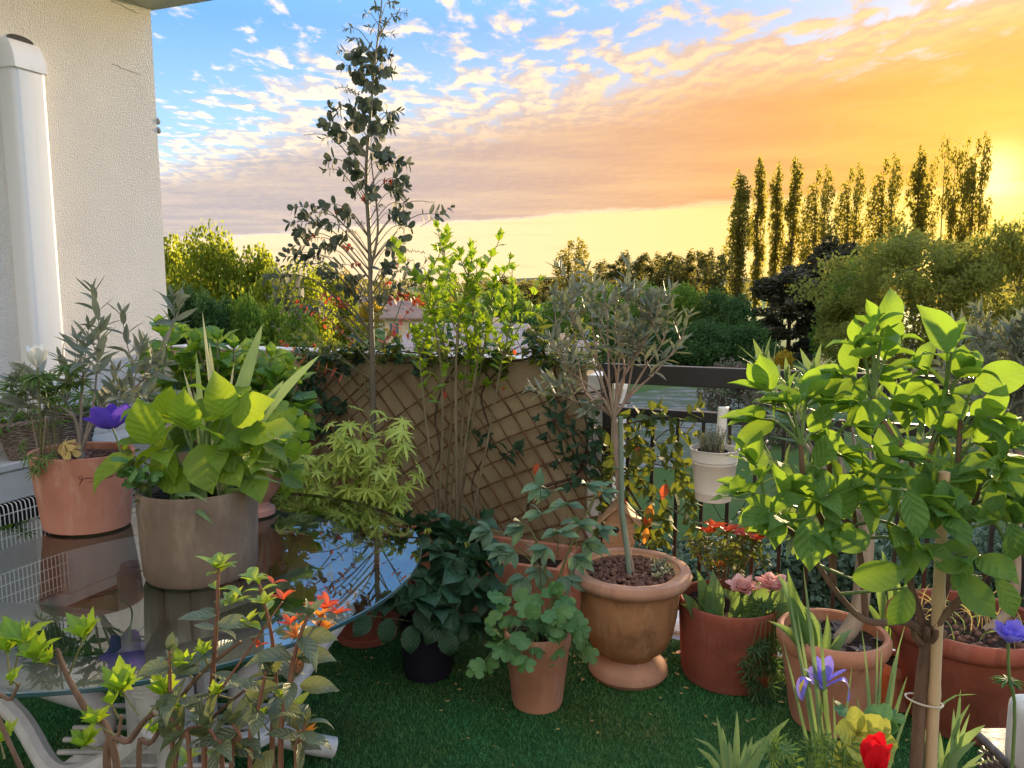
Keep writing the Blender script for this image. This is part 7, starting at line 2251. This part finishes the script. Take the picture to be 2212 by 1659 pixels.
for k, (ax_, ay_) in enumerate(((-1, -0.25), (0.95, -0.3), (0.1, 1))):      # falls: out, up, then hanging tongue with a yellow signal
    d = Vector((ax_, ay_, 0)).normalized()
    petal(iv, [ic, ic + d * .016 + Vector((0, 0, .014)), ic + d * .033 + Vector((0, 0, .024)), ic + d * .042 + Vector((0, 0, .018)), ic + d * .046 + Vector((0, 0, -.002)), ic + d * .044 + Vector((0, 0, -.016))], lambda t: 0.0045 + 0.0095 * max(0, math.sin(max(0, t - .35) / .65 * math.pi)) if t < .98 else .002, 'pt_violet', d * 0.55 + Vector((0, 0, 0.8)), 0.1)
    petal(iv, [ic + d * .0405 + Vector((0, 0, .0225)), ic + d * .0463 + Vector((0, 0, .011)), ic + d * .0478 + Vector((0, 0, -.001))], lambda t: 0.0038 * math.sin(math.pi * (t * .9 + .05)), 'pt_yellow', d + Vector((0, 0, .5)), 0.0)
    petal(iv, [ic + Vector((0, 0, .004)), ic + d * .014 + Vector((0, 0, .022)), ic + d * .030 + Vector((0, 0, .036)), ic + d * .040 + Vector((0, 0, .044))], bulge(.0078), 'pt_violet', Vector((0, 0, 1)) - d * .3, 0.3)
    s = Vector((math.cos(k * 2.09 + .6), math.sin(k * 2.09 + .6), 0))
    petal(iv, [ic + Vector((0, 0, .006)), ic + s * .010 + Vector((0, 0, .026)), ic + s * .017 + Vector((0, 0, .046)), ic + s * .020 + Vector((0, 0, .060))], bulge(.0115), 'pt_violet', s * -1 + Vector((0, -.3, 0)), 0.25)
iv.done()
g2 = blades('grass_tuft', 'tuft of thin upright leaves in front of the rounded pot', 'plant', [(1890, 1905, 1395, .004), (1895, 1932, 1420, .005), (1900, 1945, 1380, .0045), (1885, 1870, 1455, .004), (1890, 1860, 1350, .003), (1898, 1960, 1460, .005), (1892, 1910, 1520, .006), (1905, 1975, 1500, .004), (1880, 1850, 1500, .004), (1896, 1925, 1480, .005), (1888, 1895, 1350, .0025), (1902, 1958, 1340, .0025)], YF + 0.08, 'lf_iris', 172)
g2.done()
g3 = blades('strap_leaves', 'clump of grey green strap leaves at the bottom beside the bare grass', 'plant', [(1590, 1592, 1535, .010), (1580, 1548, 1545, .008), (1610, 1705, 1552, .011, .16), (1570, 1498, 1594, .005, .25), (1575, 1505, 1615, .008, .2), (1600, 1625, 1590, .010), (1585, 1560, 1570, .013, .03), (1595, 1612, 1600, .012, .05), (1605, 1655, 1590, .009, .2), (1580, 1530, 1630, .005, .3), (1570, 1500, 1655, .005, .3), (1590, 1575, 1600, .014, .03), (1615, 1680, 1625, .007, .2)], YF - 0.02, 'lf_iris', 173)
g3.done()
g4 = blades('strap_leaves', 'broad blue green strap leaves right of the bamboo cane', 'plant', [(2050, 2128, 1566, .013, .2), (2045, 2110, 1600, .011, .2), (2040, 2030, 1580, .010), (2055, 2060, 1530, .010, .1), (2060, 2095, 1540, .008, .1), (2050, 2140, 1640, .006, .2), (2035, 2015, 1600, .011), (2060, 2075, 1490, .006, .1), (2030, 2110, 1500, .004, .3), (2040, 2095, 1520, .006, .15), (2050, 2128, 1625, .008, .25)], YF - 0.02, 'lf_iris', 174)
g4.done()
he = Plant('hellebore', soil_at(1870, 1.24), 'hellebore with pale lime green flowers beside the red tulip', 'hellebore', None, 175)
for x, y, d, L in ((1852, 1586, (-.1, -.75, .55), .036), (1885, 1600, (.4, -.6, .5), .030), (1832, 1648, (-.4, -.7, .3), .028)):
    c = at(x, y, 1.22)
    he.stem([Vector(HOME[he.root.name]), at(x + 14, y + 50, 1.23), c], (.003, .0022), 'stem_green', 6)
    he.flower(c, d, 'p_lime', 5, L * 1.2, 74, 1, roll=0.1, wx=1.35)
    for k in range(8):
        he.leaf('p_lime', c, Vector(d) + Vector((he.r.uniform(-.4, .4), he.r.uniform(-.2, .2), he.r.uniform(-.4, .4))), .011, name='petal')
for x, y in ((1870, 1545), (1895, 1555), (1845, 1540), (1880, 1570), (1910, 1590)):
    he.leaf('ger', at(x, y, 1.29), (he.r.uniform(-.7, .7), -.3, .3), .045, Vector((0, -.5, 1)))
he.done()
rt1 = Plant('red_tulip', soil_at(1885, 1.16), 'single bright red tulip at the bottom edge', 'tulip', None, 176)
c = at(1888, 1678, 1.14)
rt1.stem([Vector(HOME[rt1.root.name]), c], .004, 'stem_green', 7)
rt1.flower(c, (0.03, -.05, 1), 'p_red', 6, .058, 26, 1, wx=1.05)
for dx_, L in ((-.35, .13), (.4, .12)):
    rt1.leaf('tulip', Vector(HOME[rt1.root.name]), (dx_, .1, 1), L * 1.6, Vector((-dx_, -.6, .2)))
rt1.done()
fe = Plant('ferny_weed', soil_at(1760, 1.26), 'finely cut grey green leaves between the iris and the hellebore', 'plant', None, 177)
for i in range(30):
    x, y = fe.r.uniform(1660, 1830), fe.r.uniform(1600, 1659)
    c = at(x, y, 1.24 + fe.r.uniform(-.05, .05))
    if i % 2 == 0:
        fe.stem([soil_at(x, 1.28), c], .0012, 'stem_green', 4)
    fe.leaf('fern', c, (fe.r.uniform(-1, 1), -.3, fe.r.uniform(-.1, .8)), fe.r.uniform(.025, .042), Vector((0, -.7, .8)), fe.r.uniform(-.5, .5))
fe.done()
ba_ = Plant('violet_anemone', soil_at(2190, 1.30), 'violet blue anemone on a tall thin stem at the right edge', 'flower', 'anemones', 178)
c = at(2178, 1388, 1.30)
ba_.stem([Vector(HOME[ba_.root.name]), at(2192, 1560, 1.30), at(2180, 1460, 1.30), c], (.0032, .0026), 'stem_green', 7)
ba_.flower(c, (0.05, -.25, 1), 'p_violet', 6, .036, 58, 2)
for k in range(5):
    a = k * 1.26
    ba_.leaf('fern', at(2178, 1468, 1.30), (math.cos(a), math.sin(a), .15), .032)
ba_.done()

# ---------------------------------------------------------------- foreground shrubs at the bottom left
fpp = Vector((-0.40, 1.02, 0))
tG, rG = pot('planter_pot', fpp, [(0.13, 0.0), (0.15, 0.005), (0.18, 0.18), (0.19, 0.34), (0.198, 0.345), (0.20, 0.37), (0.195, 0.375)], 0.015, 0.345, M['terracotta'], 'terracotta pot below the bottom edge that holds the red tipped photinia', 'pot')
YQ = 1.08
ph = Plant('photinia', fpp + Vector((0, 0, 0.345)), 'photinia with glossy grey green leaves and orange red new tips in the left foreground', 'shrub', None, 181)
hb_ = Vector(HOME[ph.root.name])
def ph_shoot(path, n, L, t0, tk, dY=0.0, r=.0042, m='stem_red', key='pho', ang=(78, 45)):
    return ph.shoot([Vector((at(path[0][0], 1659, YQ).x * 0.96 - 0.015, YQ - 0.02, 0.36))] + [at(x, y, YQ + dY) for x, y in path], (r, .0022), key, n, L, t0, 'opp', ang, 0.3, m, True, 0.55, tipkey=tk, name='stem', sides=7, k=5, jitter=0.3)
ph_shoot([(442, 1640), (458, 1480), (468, 1340), (472, 1225)], 7, (.060, .036), .42, 'phon', 0, .0052)
ph_shoot([(588, 1640), (596, 1500), (588, 1380), (560, 1262)], 6, (.062, .036), .45, 'phon', .02, .005)
ph_shoot([(606, 1640), (622, 1500), (640, 1400), (665, 1330)], 4, (.072, .05), .5, None, -.04, .005)
ph_shoot([(372, 1600), (368, 1500), (366, 1408)], 3, (.060, .042), .62, None, -.03, .004)
ph_shoot([(540, 1640), (556, 1540), (575, 1450)], 4, (.058, .045), .5, None, -.05)
ph_shoot([(410, 1640), (395, 1590), (360, 1540)], 4, (.06, .05), .45, None, -.06)
ph_shoot([(500, 1660), (520, 1600), (500, 1560)], 4, (.062, .05), .5, None, -.05)
ph_shoot([(640, 1660), (650, 1600), (660, 1560)], 4, (.065, .05), .5, None, -.05)
ph_shoot([(480, 1660), (472, 1610), (450, 1570)], 4, (.06, .05), .5, None, -.07)
def puffs(x, y, key, n, L, dY=0.0):
    c = at(x, y, YQ + dY)
    for k in range(n):
        a = k * 2.4
        ph.leaf(key, c + Vector((0, 0, -.004)), (math.cos(a) * .75, math.sin(a) * .75, ph.r.uniform(.3, 1)), L * ph.r.uniform(.7, 1.1))
for x, y, key, n, L in ((470, 1225, 'phon', 7, .040), (545, 1250, 'phon', 8, .036), (570, 1300, 'phon', 8, .034), (500, 1300, 'phon', 7, .034), (612, 1290, 'red', 5, .026), (590, 1255, 'red', 2, .022), (702, 1310, 'red', 8, .034), (728, 1322, 'red', 5, .026), (690, 1330, 'orange', 6, .032), (640, 1370, 'orange', 8, .034), (668, 1385, 'orange', 8, .034), (700, 1360, 'orange', 7, .034), (650, 1430, 'orange', 8, .028), (680, 1415, 'orange', 5, .026), (560, 1390, 'red', 3, .022), (625, 1345, 'red', 5, .028), (655, 1590, 'orange', 5, .034), (530, 1345, 'phon', 6, .036), (625, 1540, 'phon', 4, .05), (605, 1500, 'phon', 4, .03), (400, 1640, 'phon', 4, .04), (470, 1640, 'phon', 4, .04)):
    puffs(x, y, key, n, L, ph.r.uniform(-.05, .03))
for path in ([(625, 1480), (660, 1420), (700, 1325)], [(640, 1460), (670, 1400), (690, 1345)], [(615, 1500), (640, 1440), (655, 1380)], [(470, 1500), (540, 1400), (610, 1300)]):
    ph.stem([at(x, y, YQ - .02) for x, y in path], (.0024, .0014), 'stem_red', 6, 5, 'twig')
for x, y, dx_, dz_, L in ((645, 1372, .9, .10, .062), (640, 1415, 1, .12, .064), (648, 1480, 1, .15, .062), (615, 1395, -.5, -.8, .055), (612, 1510, .5, -.7, .060), (625, 1590, .8, -.1, .055), (600, 1480, -.9, -.1, .062), (470, 1500, -.4, -.9, .070), (468, 1330, -.9, .1, .055), (470, 1345, .9, .15, .060), (372, 1440, -.9, .1, .058), (372, 1445, .9, .1, .050), (440, 1545, -.3, .6, .055), (590, 1620, -.4, -.6, .058), (500, 1620, .7, .1, .062), (380, 1600, -.2, .9, .060)):
    ph.leaf('pho', at(x, y, YQ - .03), (dx_, -.25, dz_), L, Vector((-.1, -.45, 1)), ph.r.uniform(-.4, .4), 1.1)
ph.done()
hs = Plant('young_hibiscus', fpp + Vector((-0.14, 0.05, 0.345)), 'bare brown twigs with bright lime leaf buds in front of the glass table', 'shrub', None, 182)
hq = Vector(HOME[hs.root.name])
for path, r in (([(250, 1640), (190, 1540), (150, 1470), (122, 1402)], .0062), ([(230, 1650), (280, 1600), (310, 1560), (334, 1540)], .0062), ([(0, 1560), (25, 1510), (42, 1475)], .004), ([(300, 1650), (330, 1600), (420, 1470), (520, 1385)], .0048), ([(235, 1650), (255, 1590), (262, 1545)], .004), ([(380, 1650), (450, 1560), (530, 1490)], .0036)):
    hs.stem([Vector((max(-0.57, at(path[0][0], 1659, YQ).x * 0.96 - 0.015), YQ - 0.02, 0.36))] + [at(x, y, YQ) for x, y in path], (r, r * .55), 'wood_brown', 8, 6, 'stem')
for x, y, sx_, sy_, n, L in ((182, 1374, 150, 1455, 6, .042), (15, 1400, 22, 1480, 6, .05), (45, 1385, 25, 1480, 5, .042), (75, 1420, 115, 1440, 6, .04), (262, 1490, 300, 1545, 8, .045), (355, 1500, 320, 1545, 6, .042), (100, 1430, 125, 1440, 4, .03), (205, 1560, 250, 1590, 5, .032), (330, 1580, 310, 1560, 4, .026), (385, 1530, 330, 1548, 4, .026), (180, 1610, 230, 1620, 6, .038), (25, 1470, 40, 1480, 4, .024), (395, 1440, 420, 1470, 4, .03), (465, 1500, 500, 1510, 4, .026), (0, 1600, 10, 1640, 4, .04), (240, 1520, 255, 1550, 3, .024), (440, 1410, 450, 1440, 4, .026), (555, 1550, 560, 1600, 4, .022)):
    c = at(x, y, YQ + hs.r.uniform(-.04, .02))
    hs.stem([at(sx_, sy_, YQ), c], (.0016, .0013), 'twig_green', 5)
    for k in range(n):
        a = k * 2.4 + hs.r.uniform(-.4, .4)
        hs.leaf('hib', c, (math.cos(a) * .5, math.sin(a) * .5, hs.r.uniform(.45, 1)), L * hs.r.uniform(.7, 1.1), Vector((-math.cos(a), -math.sin(a) - .4, .5)))
hs.done()

# ---------------------------------------------------------------- string of small lights twisted round the railing
M['cable'] = flat_mat('cable', (0.012, 0.02, 0.016), 0.5)
M['bulb'] = flat_mat('bulb', (0.72, 0.70, 0.66), 0.3)
sl = thing('string_lights', onb(1640, 900, PB - 0.03), 'dark cable with small frosted bulbs twisted along the railing', 'string lights')
for path in ([(1300, 960), (1340, 1010), (1400, 990), (1480, 1000), (1560, 1120), (1600, 1100), (1650, 1010), (1648, 930), (1660, 870), (1700, 798), (1760, 810)], [(1180, 1010), (1270, 1000), (1330, 1120), (1400, 1180), (1500, 1180), (1600, 1160), (1720, 1100)], [(1120, 850), (1180, 845), (1250, 850), (1300, 850)]):
    P = smooth_path([onb(x, y, PB - 0.040) for x, y in path], 8)
    P = [p + Vector((0.004 * math.sin(i * 1.9), 0, 0.005 * math.cos(i * 1.7))) for i, p in enumerate(P)]
    b = MB()
    b.tube(P, 0.0018, 5)
    b.build('cable', M['cable'], sl)
    for i in range(3, len(P) - 1, 5):
        p = P[i]
        d = Vector((0.02 * math.sin(i), -0.012, 0.012 * math.cos(i * 2.0)))
        b = MB()
        b.tube([p, p + d * .5], 0.0022, 5)
        b.build('bulb_cap', M['cable'], sl)
        b = MB()
        b.lathe([(0.001, -.001), (.0045, .002), (.0052, .007), (.0040, .011), (.001, .0128)], p + d, 8)
        b.build('bulb', M['bulb'], sl)
pt_ = Plant('fallen_petal', onz(1462, 1412, 0.018), 'pink and white petal lying on the grass between the urn and the red pot', 'petal', None, 9)
pt_.leaf('p_pink', HOME[pt_.root.name], (.6, -.2, .15), .045)
pt_.leaf('p_pink', HOME[pt_.root.name], (.2, -.6, .35), .040)
pt_.done()

# crumbs of soil and bits of dry leaf on the turf around the pots
rl = np.random.default_rng(17)
nl_ = 150
ctr_ = [PU, P6, P8, P9, P13, P14, P10]
pk = rl.integers(len(ctr_), size=nl_)
ag = rl.uniform(0, 6.283, nl_)
rd = rl.uniform(0.17, 0.42, nl_)
C_ = np.array([[ctr_[k].x + math.cos(a) * r, ctr_[k].y + math.sin(a) * r, 0.017 + rl.uniform(0, .004)] for k, a, r in zip(pk, ag, rd)])
C_ = C_[(C_[:, 0] * BX.x + C_[:, 1] * BX.y) < PB - 0.18]
V, Q_ = leaf_cloud(rl, [(0, 0, 0)], [(1, 1, 1)], len(C_), 0.012, elong=1.9)
V = V.reshape(-1, 4, 3)
V = V - V.mean(1, keepdims=True)
V[:, :, 2] *= 0.3
tag(put('leaf_litter', fast_mesh('leaf_litter', (V + C_[:, None, :]).reshape(-1, 3), Q_, M['lf_dry'])), 'small bits of dry leaf scattered on the artificial grass', 'leaf litter', kind='stuff')
